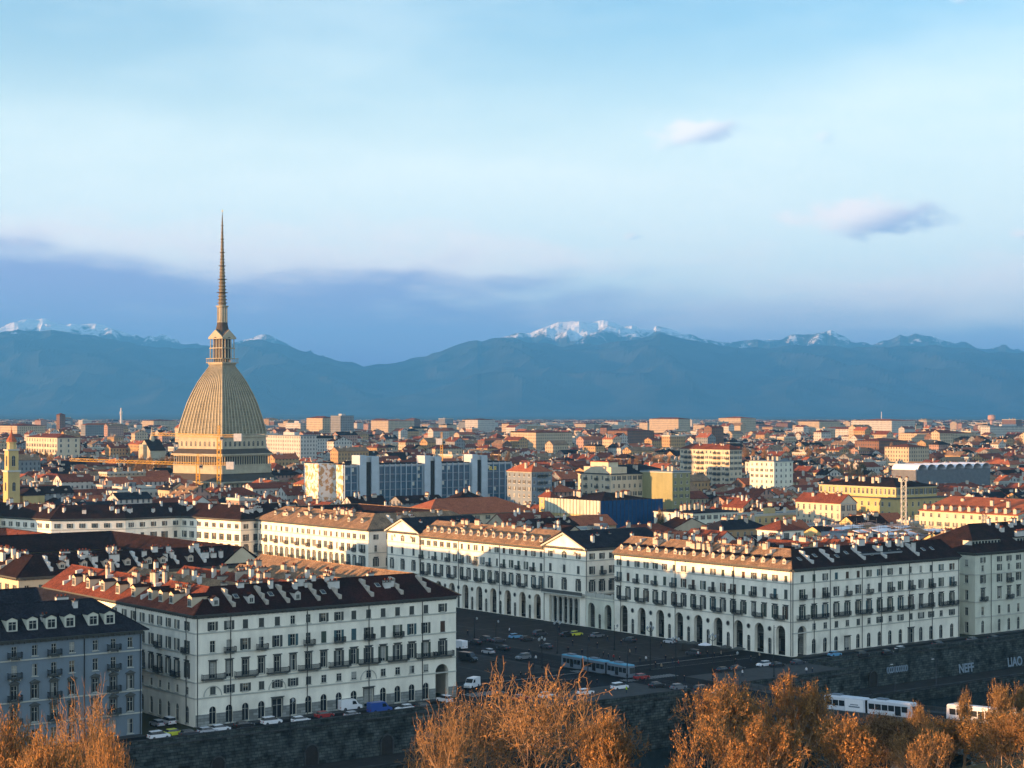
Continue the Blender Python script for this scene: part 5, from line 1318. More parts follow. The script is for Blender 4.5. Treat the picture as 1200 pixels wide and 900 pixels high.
# the glass-fronted office
def glass_office():
    Y = 905; loc = nc(403, Y); z0 = gzw(loc); loc.z = z0; H = CAMZ - (545.5 - HV) * Y / F - z0
    root = O('office_block', None, None, loc, GA, 'long blue glass office block with four pale concrete stair towers, right of the domed tower', 'office building')
    LANDMARKS.append(('the blue glass office', 500, Y)); q, p = QP(loc.x, loc.y); reserve(q - 3, q + 118, p - 8, p + 34)
    w, d = 106, 22
    body = MB(); body.box(0, 0.4, 0, w, d, H, 'concrete'); body.box(0.2, .6, H + .001, w - .2, d - .2, H + .4, 'slate'); O('body', body, root)
    towers = [(8.5, 11.5, 5.0), (48.5, 10.5, 4.3), (79, 10, 4.5)]
    segs = [(0, 7.9), (20.6, 47.9), (59.6, 78.4), (89.6, w)]
    for a, b2 in segs:
        g = MB(); g.box(a, -.05, 1.0, b2, .38, H - .8, 'curtain_glass')
        nfl = int(H / 3.9)
        for k in range(nfl + 1):
            z = H - .8 - k * 3.9
            if z > 1: g.box(a, -.18, z - .45, b2, -.052, z, 'plaster_blue_grey')
        O('glazing', g, root)
        n = max(2, int((b2 - a) / 3.4)); me = cached(('fin', round(H, 1)), lambda: _fin(H))[1]
        for i in range(n + 1): O('fin', me, root, (a + .2 + (b2 - a - .4) * i / n, 0, 0))
        bl = MB()
        for k in range(nfl):
            for i in range(n):
                if rnd() < .16: x = a + .6 + (b2 - a - .4) * i / n; zz = H - 1.4 - k * 3.9; bl.box(x, -.12, zz - 1.9, x + 1.5, -.06, zz, 'casing')
        if bl.v: O('blind', bl, root)
    for x, tw, hh in towers:
        t = MB(); t.box(x, -1.6, 0, x + tw * .34, 6, H + hh, 'tower_pale'); t.box(x + tw * .62, -1.6, 0, x + tw, 6, H + hh - .6, 'tower_pale'); t.box(x + tw * .34 + .01, -.9, 0, x + tw * .62 - .01, 5, H + 1.5, 'interior_dark')
        t.box(x + tw * .42, 0, H + 1.51, x + tw * .62, 5.5, H + hh - .8, 'concrete')
        O('stair_tower', t, root)
    # sunlit end panels, staggered
    for x, y0, y1, h in ((-.6, 0, 13.5, H + .3), (-9.5, 9.0, 23, H + .8)):
        e = MB(); e.box(x, y0, 0, x + (.55 if x > -1 else 9.4), y1, h, 'patterned_panel'); O('end_wall', e, root)
    O('lettering', text_mb('SUSI', 2.6, 'gold'), root, (93.5, -.35, H - 4.0)).rotation_euler = (R(90), 0, 0)
def _fin(H):
    mb = MB(); mb.box(-.16, -.75, .5, .16, -.06, H + .3, 'fin_pale'); return mb
mat('patterned_panel', (0.45, 0.27, 0.12), 0.8, col2=(0.66, 0.64, 0.58), scale=0.42)  # orange and white reflections painted into the panel colour
_m = MATS['patterned_panel'].node_tree
for n_ in _m.nodes:
    if n_.type == 'MAP_RANGE': n_.inputs['From Min'].default_value = .47; n_.inputs['From Max'].default_value = .51
glass_office()
simple('apartment_block', 'white and teal flats with balconies and a red roof, right of the blue glass office', 'apartment block', 623, 890, 13, 20, 553, 'plaster_blue_grey', 'hip', 'tile_bright', 4.5, 4, 5, bal_f=(1, 2), wlabel='the teal-balcony flats')
simple('riding_hall', 'long low hall, bright orange hip roof at its left end, dark red beyond', 'hall', 502, 745, 56, 24, 604, 'plaster_cream', 'hip', 'tile_bright', 6.0, 10, 5, over=1.3, wlabel='the orange-roofed hall', chim=3)
def scaffold_house():
    b = simple('wrapped_building', 'palace wrapped in pale and deep blue scaffold netting, centre of the photo', 'building', 704, 760, 34, 36, 589, 'plaster_cream', 'hip', 'tile_dark', 3.5, 0, 0, chim=12, wlabel='the netting-wrapped palace')
    H = b.H
    n = MB(); n.box(-1.6, -1.6, 3.0, -1.5, 36, H * .45, 'blue_net'); n.box(-1.62, -1.6, H * .45 + .01, -1.5, 36, H * .74, 'pale_net'); n.box(-1.62, -1.6, H * .80, -1.5, 36, H + .8, 'pale_net'); n.box(-1.7, -1.7, H * .745, -1.45, 36, H * .795, 'gold' if False else 'plaster_yellow')
    O('netting', n, b.root)
    n = MB(); n.box(-1.49, -1.62, 3, 34, -1.5, H + .8, 'blue_net'); O('netting', n, b.root)
    s = MB()
    for i in range(18): s.tube((-1.75, -1.4 + i * 2.2, 0), (-1.75, -1.4 + i * 2.2, H + 1.2), .07, .07, 4, 'rail')
    for i in range(16): s.tube((-1.4 + i * 2.2, -1.75, 0), (-1.4 + i * 2.2, -1.75, H + 1.2), .07, .07, 4, 'rail')
    O('scaffold', s, b.root)
scaffold_house()
simple('cream_house', 'narrow cream house with arched attic window, left end of the wrapped palace', 'house', 645, 800, 4, 8, 583, 'plaster_yellow', 'hip', 'tile_red', 2.5, 1, 2, chim=2, wlabel='the wrapped palace')
bb = simple('corner_palace', 'sunlit cream corner palace with roof terrace, right of the teal-balcony flats', 'palace', 716, 905, 46, 26, 556, 'plaster_cream', 'hip', 'slate', 4.2, 13, 6, fh=4.0, win=(1.3, 2.1), bal_l=(1, 3, 5), wlabel='the cream corner palace')
tt = MB(); tt.box(.5, .5, bb.H, 11, 22, bb.H + 3.6, 'plaster_cream'); tt.box(2.5, 5, bb.H + 3.601, 9, 19, bb.H + 6.0, 'plaster_cream'); tt.box(2, 4.5, bb.H + 6.001, 9.6, 19.6, bb.H + 6.5, 'tile_red'); O('penthouse', tt, bb.root)
simple('party_wall_house', 'house showing one tall blank olive-yellow end wall, beside the cream corner palace', 'house', 788, 900, 12, 24, 553.5, 'plaster_olive', 'flat', 'metal_roof', .5, 3, 0, chim=3, wlabel='the blank olive wall')
bb = simple('apartment_block', 'tall cream seven-storey flats with many balconies, sunlit, right of the centre', 'apartment block', 855, 1140, 11, 46, 527, 'plaster_cream', 'hip', 'tile_red', 3.2, 3, 12, bal_l=(1, 2, 4, 5, 8, 9, 11), win=(1.5, 1.8), wlabel='the tall cream flats')
simple('white_house', 'white flat-roofed house catching the sun, just right of the tall cream flats', 'house', 907, 1060, 16, 20, 541, 'plaster_white_old', 'flat', 'metal_roof', .4, 4, 5, wlabel='the white flat-roofed house')
def yellow_palace():
    b = simple('yellow_palace', 'big sunlit yellow palace with a row of arched top windows, right of centre', 'palace', 1050, 800, 28, 46, 571, 'plaster_yellow', 'hip', 'tile_dark', 3.6, 9, 18, floors=1, win=(1.3, 2.6), chim=16, wlabel='the big yellow palace')
    c = MB(); c.box(-3.2, -3.2, 0, 31, 49, b.H - 5.2, 'plaster_yellow'); c.box(-3.8, -3.8, b.H - 5.19, 31.5, 49.5, b.H - 4.7, 'casing_dark'); O('lower_storeys', c, b.root)
    wmb, wme = cached(('window', 1.2, 2.0, False, 'plain', True), lambda: win_mb(1.2, 2.0, False, 'plain', -.03))
    for k in range(3):
        for i in range(12): O('window', wme, b.root, (-3.2, 1.0 + i * 4.0, b.H - 8.6 - k * 4.2), -PI2)
        for i in range(8): O('window', wme, b.root, (-.5 + i * 4.0, -3.2, b.H - 8.6 - k * 4.2), 0)
yellow_palace()
simple('long_house', 'long low cream house with red roof crowded by chimneys, left of the yellow palace', 'house', 985, 765, 10, 26, 590, 'plaster_cream', 'gy', 'tile_red', 3.6, 3, 8, win=(1.1, 2.4), chim=9, wlabel='the long cream house')
simple('long_house', 'long cream palace with bright red roof and a row of dormers, near the right edge', 'palace', 1193, 690, 40, 48, 604, 'plaster_cream', 'gy', 'tile_bright', 5.0, 6, 12, chim=6, dorm=11, wlabel='the red dormered palace')
simple('villa', 'small white villa with pyramid red roof tilted to a point, behind the big white palace', 'house', 915, 655, 12, 12, 622, 'plaster_white', 'hip', 'tile_red', 3.4, 2, 2, win=(1.3, 2.4), chim=3, wlabel='the white villa')
simple('white_house', 'white building with a dark flat roof terrace, right of the wrapped palace', 'house', 812, 745, 26, 24, 602, 'plaster_white_old', 'flat', 'slate', .4, 7, 6, chim=8, wlabel='the terraced white building')
# pale construction site
def site():
    loc = nc(1075, 640); loc.z = gzw(loc); root = O('construction_site', None, None, loc, GA, 'roof under rebuilding covered by white sheets and scaffold poles, behind the white palace at right', 'construction site')
    q, p = QP(loc.x, loc.y); reserve(q - 2, q + 30, p - 2, p + 50)
    random.seed(3); H = 21
    b = MB(); b.box(0, 0, 0, 27, 46, H, 'plaster_grey'); O('walls', b, root)
    s = MB()
    for i in range(11):
        for j in range(5):
            x, y, h = j * 6.2, i * 4.5, H + ru(1, 3.6)
            s.tube((x, y, H), (x, y, h + 1), .07, .07, 4, 'rail')
            if j < 4: s.tube((x, y, h), (x + 6.2, y, h), .06, .06, 4, 'rail')
            if i < 10: s.tube((x, y, h), (x, y + 4.5, h), .06, .06, 4, 'rail')
    O('scaffold', s, root)
    for i in range(10):
        for j in range(3):
            x, y = j * 9 + ru(0, 1), i * 4.5 + ru(0, .6); z = H + .3 + ru(0, 1.6); t = MB()
            t.hexa([(x, y, z), (x + ru(5, 8.5), y, z + ru(-.3, .3)), (x + ru(5, 8.5), y + 3.6, z + ru(.2, 1.2)), (x, y + 3.6, z + .6), (x, y, z + .1), (x + 7, y, z + .15), (x + 7, y + 3.6, z + 1.0), (x, y + 3.6, z + .75)], random.choice(('white_sheet', 'white_sheet', 'tile_stone', 'plaster_pink')))
            O('sheet', t, root)
site()
# white vaulted market roof
def market():
    loc = nc(1075, 1120); loc.z = gzw(loc); H = CAMZ - (551 - HV) * 1120 / F - loc.z
    root = O('market_hall', None, None, loc, GA, 'row of white vaulted market roofs like waves, right side beyond the yellow palace', 'market hall'); q, p = QP(loc.x, loc.y); reserve(q - 2, q + 75, p - 2, p + 22); LANDMARKS.append(('the white vaulted market', 1120, 1120))
    b = MB(); b.box(0, 0, 0, 72, 20, H, 'render_grey_market'); O('walls', b, root)
    for k in range(8):
        r = MB(); n = 8
        for i in range(n):
            t0, t1 = math.pi * i / n, math.pi * (i + 1) / n
            x0, x1 = 4.4 - 4.4 * math.cos(t0), 4.4 - 4.4 * math.cos(t1); h0, h1 = 3.4 * math.sin(t0), 3.4 * math.sin(t1)
            r.hexa([(x0, -.5, h0), (x1, -.5, h1), (x1, 20.5, h1), (x0, 20.5, h0), (x0, -.5, h0 + .15), (x1, -.5, h1 + .15), (x1, 20.5, h1 + .15), (x0, 20.5, h0 + .15)], 'white_sheet')
        O('vault', r, root, (k * 9.0, 0, H))
mat('render_grey_market', (.13, .14, .15), .9, .15, .4)
market()
# bell tower at the left edge
def bell_tower():
    Y = 870; k = Y / F; loc = nc(13.5, Y); loc.z = gzw(loc); z0 = loc.z; Z = lambda v: CAMZ - (v - HV) * k - z0
    root = O('bell_tower', None, None, loc, GA, 'slim yellow bell tower with a small red pointed cap, at the left edge', 'church tower'); LANDMARKS.append(('the yellow bell tower', 14, Y))
    q, p = QP(loc.x, loc.y); reserve(q - 6, q + 16, p - 6, p + 20)
    b = MB(); b.box(-3.0, -3.0, 0, 3.0, 3.0, Z(553), 'plaster_yellow'); b.box(-3.4, -3.4, Z(553) + .01, 3.4, 3.4, Z(551), 'casing'); b.box(-2.5, -2.5, Z(551) + .01, 2.5, 2.5, Z(528), 'plaster_yellow'); b.box(-3.0, -3.0, Z(528) + .01, 3.0, 3.0, Z(526.5), 'casing')
    b.lathe([(2.4, Z(526.4)), (2.3, Z(519)), (2.7, Z(518.8)), (2.7, Z(517.8))], 8, 'plaster_yellow'); O('shaft', b, root)
    c = MB(); c.lathe([(2.7, Z(517.8)), (2.3, Z(515)), (1.2, Z(511)), (.5, Z(507)), (.15, Z(503)), (.05, Z(499))], 10, 'tile_bright'); O('cap', c, root)
    for a, x, y in ((0, 0, -3.02), (-PI2, -3.02, 0)): O('window', win_mb(1.6, 4.2, True, 'plain', -.02).mesh('window'), root, (x, y, Z(575)), a)
    for a, x, y in ((0, 0, -2.52), (-PI2, -2.52, 0)): O('window', win_mb(1.7, 5.0, True, 'plain', -.02).mesh('window'), root, (x, y, Z(546)), a)
    n = MB(); n.box(5, -2, 0, 16, 16, Z(581), 'plaster_yellow'); O('nave', n, root); n = MB(); roof_hip(n, 11, 18, Z(581), 3, .5, 'tile_dark', 5, -2); O('roof', n, root)
bell_tower()
simple('cream_palace', 'cream sunlit palace with columned windows, far left beside the bell tower', 'palace', 67, 1500, 20, 66, 513, 'plaster_cream', 'hip', 'tile_red', 3, 3, 12, fh=4.5, win=(1.6, 2.6), wlabel='the far cream palace')
def church():
    Y = 1500; loc = nc(176, Y); loc.z = gzw(loc); k = Y / F; Z = lambda v: CAMZ - (v - HV) * k - loc.z
    root = O('church', None, None, loc, GA, 'sunlit stone church with stepped gable and thin spirelet, left of the domed tower', 'church'); q, p = QP(loc.x, loc.y); reserve(q - 10, q + 25, p - 10, p + 30); LANDMARKS.append(('the stone church', 172, Y))
    b = MB(); b.box(0, 0, 0, 14, 22, Z(528), 'tower_stone'); g = roof_gable(b, 14, 22, Z(528), 9, .5, 'tile_dark', 'tower_stone', along='x')
    for t in g: b.poly(t, 'tower_stone')
    b.box(-3, 7, 0, -.01, 15, Z(521), 'tower_stone'); O('nave', b, root)
    s = MB(); s.lathe([(2.2, Z(519)), (2.2, Z(514)), (1.4, Z(511)), (.2, Z(501))], 8, 'tower_stone', 7, 11); O('spire', s, root)
church()
# far high blocks that break the line of roofs: (u near corner, Y, w, d, vtop, wall)
for i, (u, Y, w, d, vt, wl, lb) in enumerate((
    (352, 2600, 16, 42, 496, 'white', 'sunlit white tower block, leftmost of the pair right of the dome'), (378, 2550, 22, 44, 490, 'cream', 'tall cream tower block just right of the domed tower, taller of the pair'),
    (399, 2500, 22, 26, 487.5, 'grey', 'pale grey high-rise standing apart, right of the two cream tower blocks'), (352, 1500, 16, 60, 511, 'white', 'low white sunlit block directly right of the dome base'),
    (100, 2600, 60, 16, 498, 'grey', 'wide grey-fronted block of flats at left, behind the cream palace'), (70, 3000, 10, 14, 486, 'brown', 'dark brown brick tower standing up near the left edge of the skyline'),
    (305, 2700, 26, 30, 505, 'cream', 'low cream block behind the dome on its right'), (560, 3300, 40, 40, 492, 'white', 'row of whitish flats on the skyline above the blue glass office'),
    (628, 1900, 50, 44, 507, 'cream', 'cream sunlit block with shaded front, above the teal-balcony flats'), (735, 2000, 40, 34, 505, 'brown', 'large block with dark front above the cream corner palace'),
    (795, 3300, 30, 80, 491, 'cream', 'very long cream sunlit flats on the skyline right of the centre'), (868, 3400, 40, 60, 490, 'cream', 'cream flats on the skyline above the tall cream flats'),
    (1002, 2400, 20, 60, 503, 'white', 'white flats at right, above the yellow palace'), (1030, 1700, 40, 30, 517, 'brown', 'brick and red house block left of the market vaults'),
    (1045, 3000, 60, 90, 493, 'white', 'white flats on the skyline at right, left of the long pale slab'), (1092, 2100, 80, 50, 508, 'cream', 'broad cream block with dark front below the skyline at right'),
    (1160, 2500, 110, 16, 500, 'white', 'long white slab with dark window bands, near the right edge'), (1065, 1500, 26, 26, 524, 'cream', 'cream house with orange hip roof and grey front, above the market vaults'),
    (960, 3400, 60, 60, 494, 'cream', 'cream skyline flats between the tall cream flats and right edge'), (455, 3400, 60, 60, 493, 'cream', 'cream skyline flats above the middle of the blue glass office'),
    (180, 3500, 50, 50, 493, 'cream', 'cream skyline flats just left of the domed tower'), (20, 2400, 40, 60, 499, 'cream', 'cream flats at the far left edge of the skyline'))):
    loc = nc(u, Y); loc.z = gzw(loc); H = CAMZ - (vt - HV) * Y / F - loc.z
    root = O('apartment_block', None, None, loc, GA, lb, 'apartment block'); q, p = QP(loc.x, loc.y); reserve(q - 3, q + w + 3, p - 3, p + d + 3)
    m = MB(); m.box(0, 0, 0, w, d, H, WW[wl]); O('wall', m, root)
    m = MB()
    if i in (0, 2, 3, 16): m.box(-.3, -.3, H + .01, w + .3, d + .3, H + .6, 'metal_roof'); m.box(w * .3, d * .3, H + .61, w * .6, d * .6, H + 3, 'concrete')
    else: roof_hip(m, w, d, H, 2.6, .6, random.choice(('tile_red', 'tile_bright')))
    O('roof', m, root)
# thin far landmarks
def mastlike(name, label, cat, u, Y, vtop, vbase_r, prof, m):
    loc = nc(u, Y); loc.z = gzw(loc); H = CAMZ - (vtop - HV) * Y / F - loc.z; mb = MB(); mb.lathe([(r, H * t) for r, t in prof], 10, m); return O(name, mb, None, loc, 0, label, cat)
mastlike('chimney_stack', 'thin white chimney stack standing on the skyline at left', 'chimney', 142, 3200, 478, 0, [(2.4, 0), (1.9, .8), (2.6, .82), (2.6, .9), (1.5, .91), (1.2, 1)], 'chimney_white')
mastlike('water_tower', 'pink water tower with a wide head on the skyline near the right edge', 'water tower', 1162, 4200, 486, 0, [(4, 0), (3.5, .72), (9, .78), (9, .96), (3, 1)], 'plaster_pink')
mastlike('radio_mast', 'thin pale mast on the skyline right of centre', 'mast', 1033, 4200, 482.5, 0, [(1.6, 0), (.7, 1)], 'chimney_white')

# ------------------------------------------------------------------ the town: rows of houses on the street grid
for n_, c_ in (('white', (.50, .48, .42)), ('cream', (.44, .37, .26)), ('ochre', (.38, .25, .13)), ('pink', (.36, .23, .18)), ('grey', (.20, .21, .21)), ('yellow', (.48, .38, .18)), ('off-white', (.42, .40, .33))): mat('render_' + n_, c_, .9, .14, .4, streak=True, dirt=.45)
HWALLS = [(n_, 'render_' + n_) for n_ in ('white', 'cream', 'ochre', 'pink', 'grey', 'yellow', 'off-white')]
HROOFS = [('red', 'tile_red'), ('dark', 'tile_dark'), ('orange', 'tile_bright'), ('brown', 'tile_stone'), ('slate', 'slate'), ('red', 'tile_red'), ('dark', 'tile_dark')]
def in_res(q0, q1, p0, p1):
    for a, b, c, d in RESERVED:
        if q0 < b and q1 > a and p0 < d and p1 > c: return True
    return False
def gen_houses(ymin, ymax, rng, far=False):
    """list of (q,p,w,d,H,roofkind,rise)"""
    out = []; bq, bp = (84, 74) if not far else (96, 92)
    pm, qm = int(ymax * 1.3 / bp) + 2, int(ymax * 1.3 / bq) + 2
    for ip in range(-1, pm):
        for iq in range(-qm, qm):
            q0, p0 = iq * bq + 2, ip * bp + 92
            c = WP(q0 + bq / 2, p0 + bp / 2)
            if c.y < ymin - 60 or c.y > ymax + 60: continue
            if not -.33 - 60 / c.y < c.x / max(c.y, 1) < .42 + 60 / c.y: continue
            if p0 < 78 or (p0 < 300 and q0 < -100 and q0 > -400): 
                if not (q0 >= 0 and p0 >= 60): continue
            W_, D_ = bq - 9, bp - 9; T = 12.0
            hs = []
            x = 0
            for side in (0, 1):
                x = 0
                while x < W_ - 8:
                    w = min(rng.uniform(15, 30), W_ - x); 
                    if W_ - x - w < 8: w = W_ - x
                    hs.append((q0 + x, p0 + (0 if side == 0 else D_ - T), w - .15, T, 'x')); x += w
                y = T + .1
                while y < D_ - T - 7:
                    d = min(rng.uniform(13, 26), D_ - T - y - .1)
                    hs.append((q0 + (0 if side == 0 else W_ - T), p0 + y, T, d - .15, 'y')); y += d
            for k in range(rng.randrange(1, 4)):
                w, d = rng.uniform(8, 22), rng.uniform(8, 13); hs.append((q0 + T + rng.uniform(2, W_ - 2*T - w - 2), p0 + T + 2 + k * 12, w, d, rng.choice('xy')))
            base = rng.uniform(14, 18) if p0 < 350 else rng.uniform(13, 17)
            for q, p, w, d, ax in hs:
                if in_res(q, q + w, p, p + d): continue
                v = WP(q + w / 2, p + d / 2)
                if not ymin <= v.y < ymax or not -.34 < v.x / v.y < .42: continue
                H = base + rng.uniform(-4.5, 3.5)
                if rng.random() < .05: H += rng.uniform(3, 8)
                if v.y > 1600 and rng.random() < .10: H += rng.uniform(6, 16)
                if p < 250: H = min(H + 2, 20.5)
                kind = rng.choice(('gable', 'gable', 'gable', 'hip', 'flat' if rng.random() < .5 else 'gable'))
                out.append((q, p, w, d, H, kind, ax, rng.uniform(2.4, 4.2)))
    return out
def house_mb(h, wall, roof, win, rng, far=False):
    q, p, w, d, H, kind, ax, rise = h
    wb, rb = MB(), MB()
    def box(mb, x0, y0, z0, x1, y1, z1, m):
        for pts in (((x0, y0), (x1, y0)), ((x1, y0), (x1, y1)), ((x1, y1), (x0, y1)), ((x0, y1), (x0, y0))):
            (a, b), (c, e) = pts; mb.poly([(a, b, z0), (c, e, z0), (c, e, z1), (a, b, z1)], m)
    box(wb, 0, 0, -1, w, d, H, wall)
    if kind == 'flat':
        rb.poly([(-.2, -.2, H + .3), (w + .2, -.2, H + .3), (w + .2, d + .2, H + .3), (-.2, d + .2, H + .3)], 'metal_roof'); box(rb, -.2, -.2, H - .2, w + .2, d + .2, H + .9, 'casing')
        if w > 10: rb.box(w * .3, d * .3, H + .31, w * .3 + 4, d * .3 + 3.5, H + 2.9, wall)
    elif kind == 'hip' and min(w, d) > 5: roof_hip(rb, w, d, H, rise, .5, roof)
    else:
        for t in roof_gable(rb, w, d, H, rise, .5, roof, wall, along=ax): wb.poly(t, wall)
    return wb, rb
def side_word(u):
    return ('far left edge', 'left side', 'left of centre', 'centre', 'right of centre', 'right side', 'far right edge')[min(6, max(0, int(u / 171.5)))]
ORD = ['', 'second', 'third', 'fourth', 'fifth', 'sixth', 'seventh', 'eighth', 'ninth', 'tenth', 'eleventh', 'twelfth', 'thirteenth', 'fourteenth', 'fifteenth', 'sixteenth', 'seventeenth', 'eighteenth', 'nineteenth', 'twentieth']
def infill(q0, q1, p0, p1, lo, hi, rng):
    out = []; q = q0
    while q < q1 - 6:
        w = min(rng.uniform(10, 14), q1 - q); p = p0
        while p < p1 - 6:
            d = min(rng.uniform(11, 21), p1 - p); h = (q, p, w - .2, d - .2, rng.uniform(lo, hi), rng.choice(('gable', 'gable', 'hip')), rng.choice('yyx'), rng.uniform(3, 4.2))
            if not in_res(q, q + w - .2, p, p + d - .2) and rng.random() < .93: out.append(h)
            p += d
        q += w + rng.choice((0, 0, 2.5))
    return out
def build_town():
    rng = random.Random(21)
    hs = infill(15.6, 72, 15.6, 88, 18, 22, rng) + infill(15.6, 56, 88, 205, 17, 21, rng) + infill(56, 74, 88, 150, 16, 20, rng) + infill(75, 160, 30, 90, 17, 21, rng)
    hs += gen_houses(560, 1500, rng); hs.sort(key=lambda h: WP(h[0], h[1]).y)
    vis = [h for h in hs if -.295 < WP(h[0] + h[2] / 2, h[1] + h[3] / 2).x / WP(h[0] + h[2] / 2, h[1] + h[3] / 2).y < .295]
    near = vis[:300]; ids = set(map(id, near)); far = [h for h in hs if id(h) not in ids]
    wins = {}
    for key, sh in (('a', 'shutter'), ('b', None), ('c', 'shutter_teal')):
        m = win_mb(1.15, 1.9, False, 'plain', -.03)
        if sh:
            s_ = shut_mb(.55, 1.9, sh); m.add(s_, Matrix.Translation((-.87, 0, 0))); m.add(s_, Matrix.Translation((.87, 0, 0)))
        wins[key] = m.mesh('window')
    chs = [chim_mb(a, b, c, m, max(1, int(a / .7))).mesh('chimney') for a, b, c, m in ((1.6, .8, 1.8, 'chimney'), (.9, .9, 2.4, 'chimney_white'), (2.8, .8, 1.4, 'chimney'), (1.1, .7, 1.6, 'chimney_white'))]
    drs = {}
    recs = []
    for i, h in enumerate(near):
        q, p, w, d, H, kind, ax, rise = h; (wn, wm), (rn, rm) = rng.choice(HWALLS), rng.choice(HROOFS)
        detailed = i < 190
        wall = wm if detailed else WW[{'yellow': 'cream', 'off-white': 'white'}.get(wn, wn)]
        wb, rb = house_mb(h, wall, rm, False, rng)
        v = WP(q, p); z = gz(p); u = 600 + v.x / v.y * F
        root = O('town_house', None, None, (v.x, v.y, z), GA); O('wall', wb, root); O('roof', rb, root, label=None)
        nch = rng.randrange(2, 8); ndm = 0
        for k in range(nch):
            t = rng.uniform(.12, .88); s_ = rng.uniform(.2, .8)
            zz = H + (rise * (1 - abs(2 * s_ - 1)) if kind != 'flat' else .3)
            x, y = (t * w, s_ * d) if ax == 'x' else (s_ * w, t * d)
            O('chimney', rng.choice(chs), root, (x, y, zz), rng.choice((0, PI2)))
        if kind == 'gable' and rng.random() < .45:
            ndm = max(1, int((w if ax == 'x' else d) / 6.5)); key = rm
            if key not in drs: drs[key] = dormer_mb(1.4, 1.3, 2.2, 'chimney', rm).mesh('dormer')
            for k in range(ndm):
                t = (k + .5) / ndm
                if ax == 'x': O('dormer', drs[key], root, (t * w, d * .14, H + rise * .16), 0)
                else: O('dormer', drs[key], root, (w * .14, t * d, H + rise * .16), -PI2)
        if detailed:
            wk = rng.choice('abbc')
            for L, a in ((w, 0), (d, -PI2)):
                n = int(L / 3.4)
                for kf in range(2):
                    zf = H - 3.0 - kf * 3.5
                    for j in range(n):
                        s_ = (j + .5) * L / n
                        if rng.random() < .08: continue
                        O('window', wins[wk], root, (s_, 0, zf) if a == 0 else (0, s_, zf), a)
        size = 'tall' if H > 17 else 'low' if H < 12.5 else ''
        shape = {'gable': 'gable roof', 'hip': 'hip roof', 'flat': 'flat roof'}[kind]
        rw = '' if kind == 'flat' else rn + ' '
        extra = 'dormered ' if ndm else ''
        best = min(LANDMARKS, key=lambda l: abs(l[1] - u) + abs(l[2] - v.y) * .25); 
        nearw = 'beside' if abs(best[1] - u) < 45 else ('left of' if u < best[1] else 'right of')
        if v.y < best[2] - 90 and nearw == 'beside': nearw = 'in front of'
        elif v.y > best[2] + 90 and nearw == 'beside': nearw = 'behind'
        recs.append([root, f"{size} {wn} house with {extra}{rw}{shape} {nearw} {best[0]}".strip(), u, v.y])
    groups = {}
    for r in recs: groups.setdefault(r[1], []).append(r)
    for k, rs in groups.items():
        rs.sort(key=lambda r: r[2])
        for i, r in enumerate(rs):
            lb = k if len(rs) == 1 else k + (', leftmost such' if i == 0 else f', {ORD[i] if i < 20 else i + 1} from left')
            r[0]['label'] = ' '.join(lb.split()[:16]); r[0]['category'] = 'house'; r[0]['group'] = 'houses of the old town'
    # everything farther away, one object
    st = MB()
    def put(h, rng):
        q, p, w, d, H, kind, ax, rise = h
        wall = WW[rng.choice(('white', 'cream', 'cream', 'ochre', 'pink', 'grey', 'white', 'brown'))]; roof = rng.choice(('tile_red', 'tile_dark', 'tile_bright', 'tile_red', 'tile_stone'))
        wb, rb = house_mb(h, wall, roof, False, rng); T = Matrix.Translation((q, p, gz(p))); st.add(wb, T); st.add(rb, T)
        for k in range(rng.randrange(1, 6)):
            x, y = rng.uniform(.15, .85) * w, rng.uniform(.15, .85) * d; cw = rng.uniform(.6, 1.4)
            st.box(q + x - cw, p + y - .4, gz(p) + H, q + x + cw, p + y + .4, gz(p) + H + rise * .6 + rng.uniform(1, 2.6), 'chimney')
    for h in far: put(h, rng)
    for h in gen_houses(1500, 3000, rng, True): put(h, rng)
    # plain outer quarters: big flats and sheds
    n = 0
    while n < 11500:
        Y = 3000 + (8200 - 3000) * math.sqrt(rng.random()) ; X = rng.uniform(-.32, .36) * Y; q, p = QP(X, Y)
        dens = 1.0 if Y < 6000 else 1.0 - (Y - 6000) / 5200
        n += 1
        if rng.random() > dens: continue
        big = rng.random() < .17
        w, d = (rng.uniform(14, 60), rng.uniform(12, 40)) if big else (rng.uniform(14, 30), rng.uniform(14, 40)); H = rng.uniform(16, 30) if big else rng.uniform(9, 19)
        if Y > 6500: H = min(H, 20)
        if Y > 4800: H = min(H, 23)
        if rng.random() < .04 and Y < 4800: H = rng.uniform(28, 40); w = rng.uniform(15, 30); d = rng.uniform(15, 40)
        if in_res(q, q + w, p, p + d): continue
        put((q, p, w, d, H, rng.choice(('gable', 'hip', 'flat', 'hip')), 'x' if w > d else 'y', 2.8), rng)
    O('distant_houses', st, None, C0, GA, kind='stuff')
build_town()

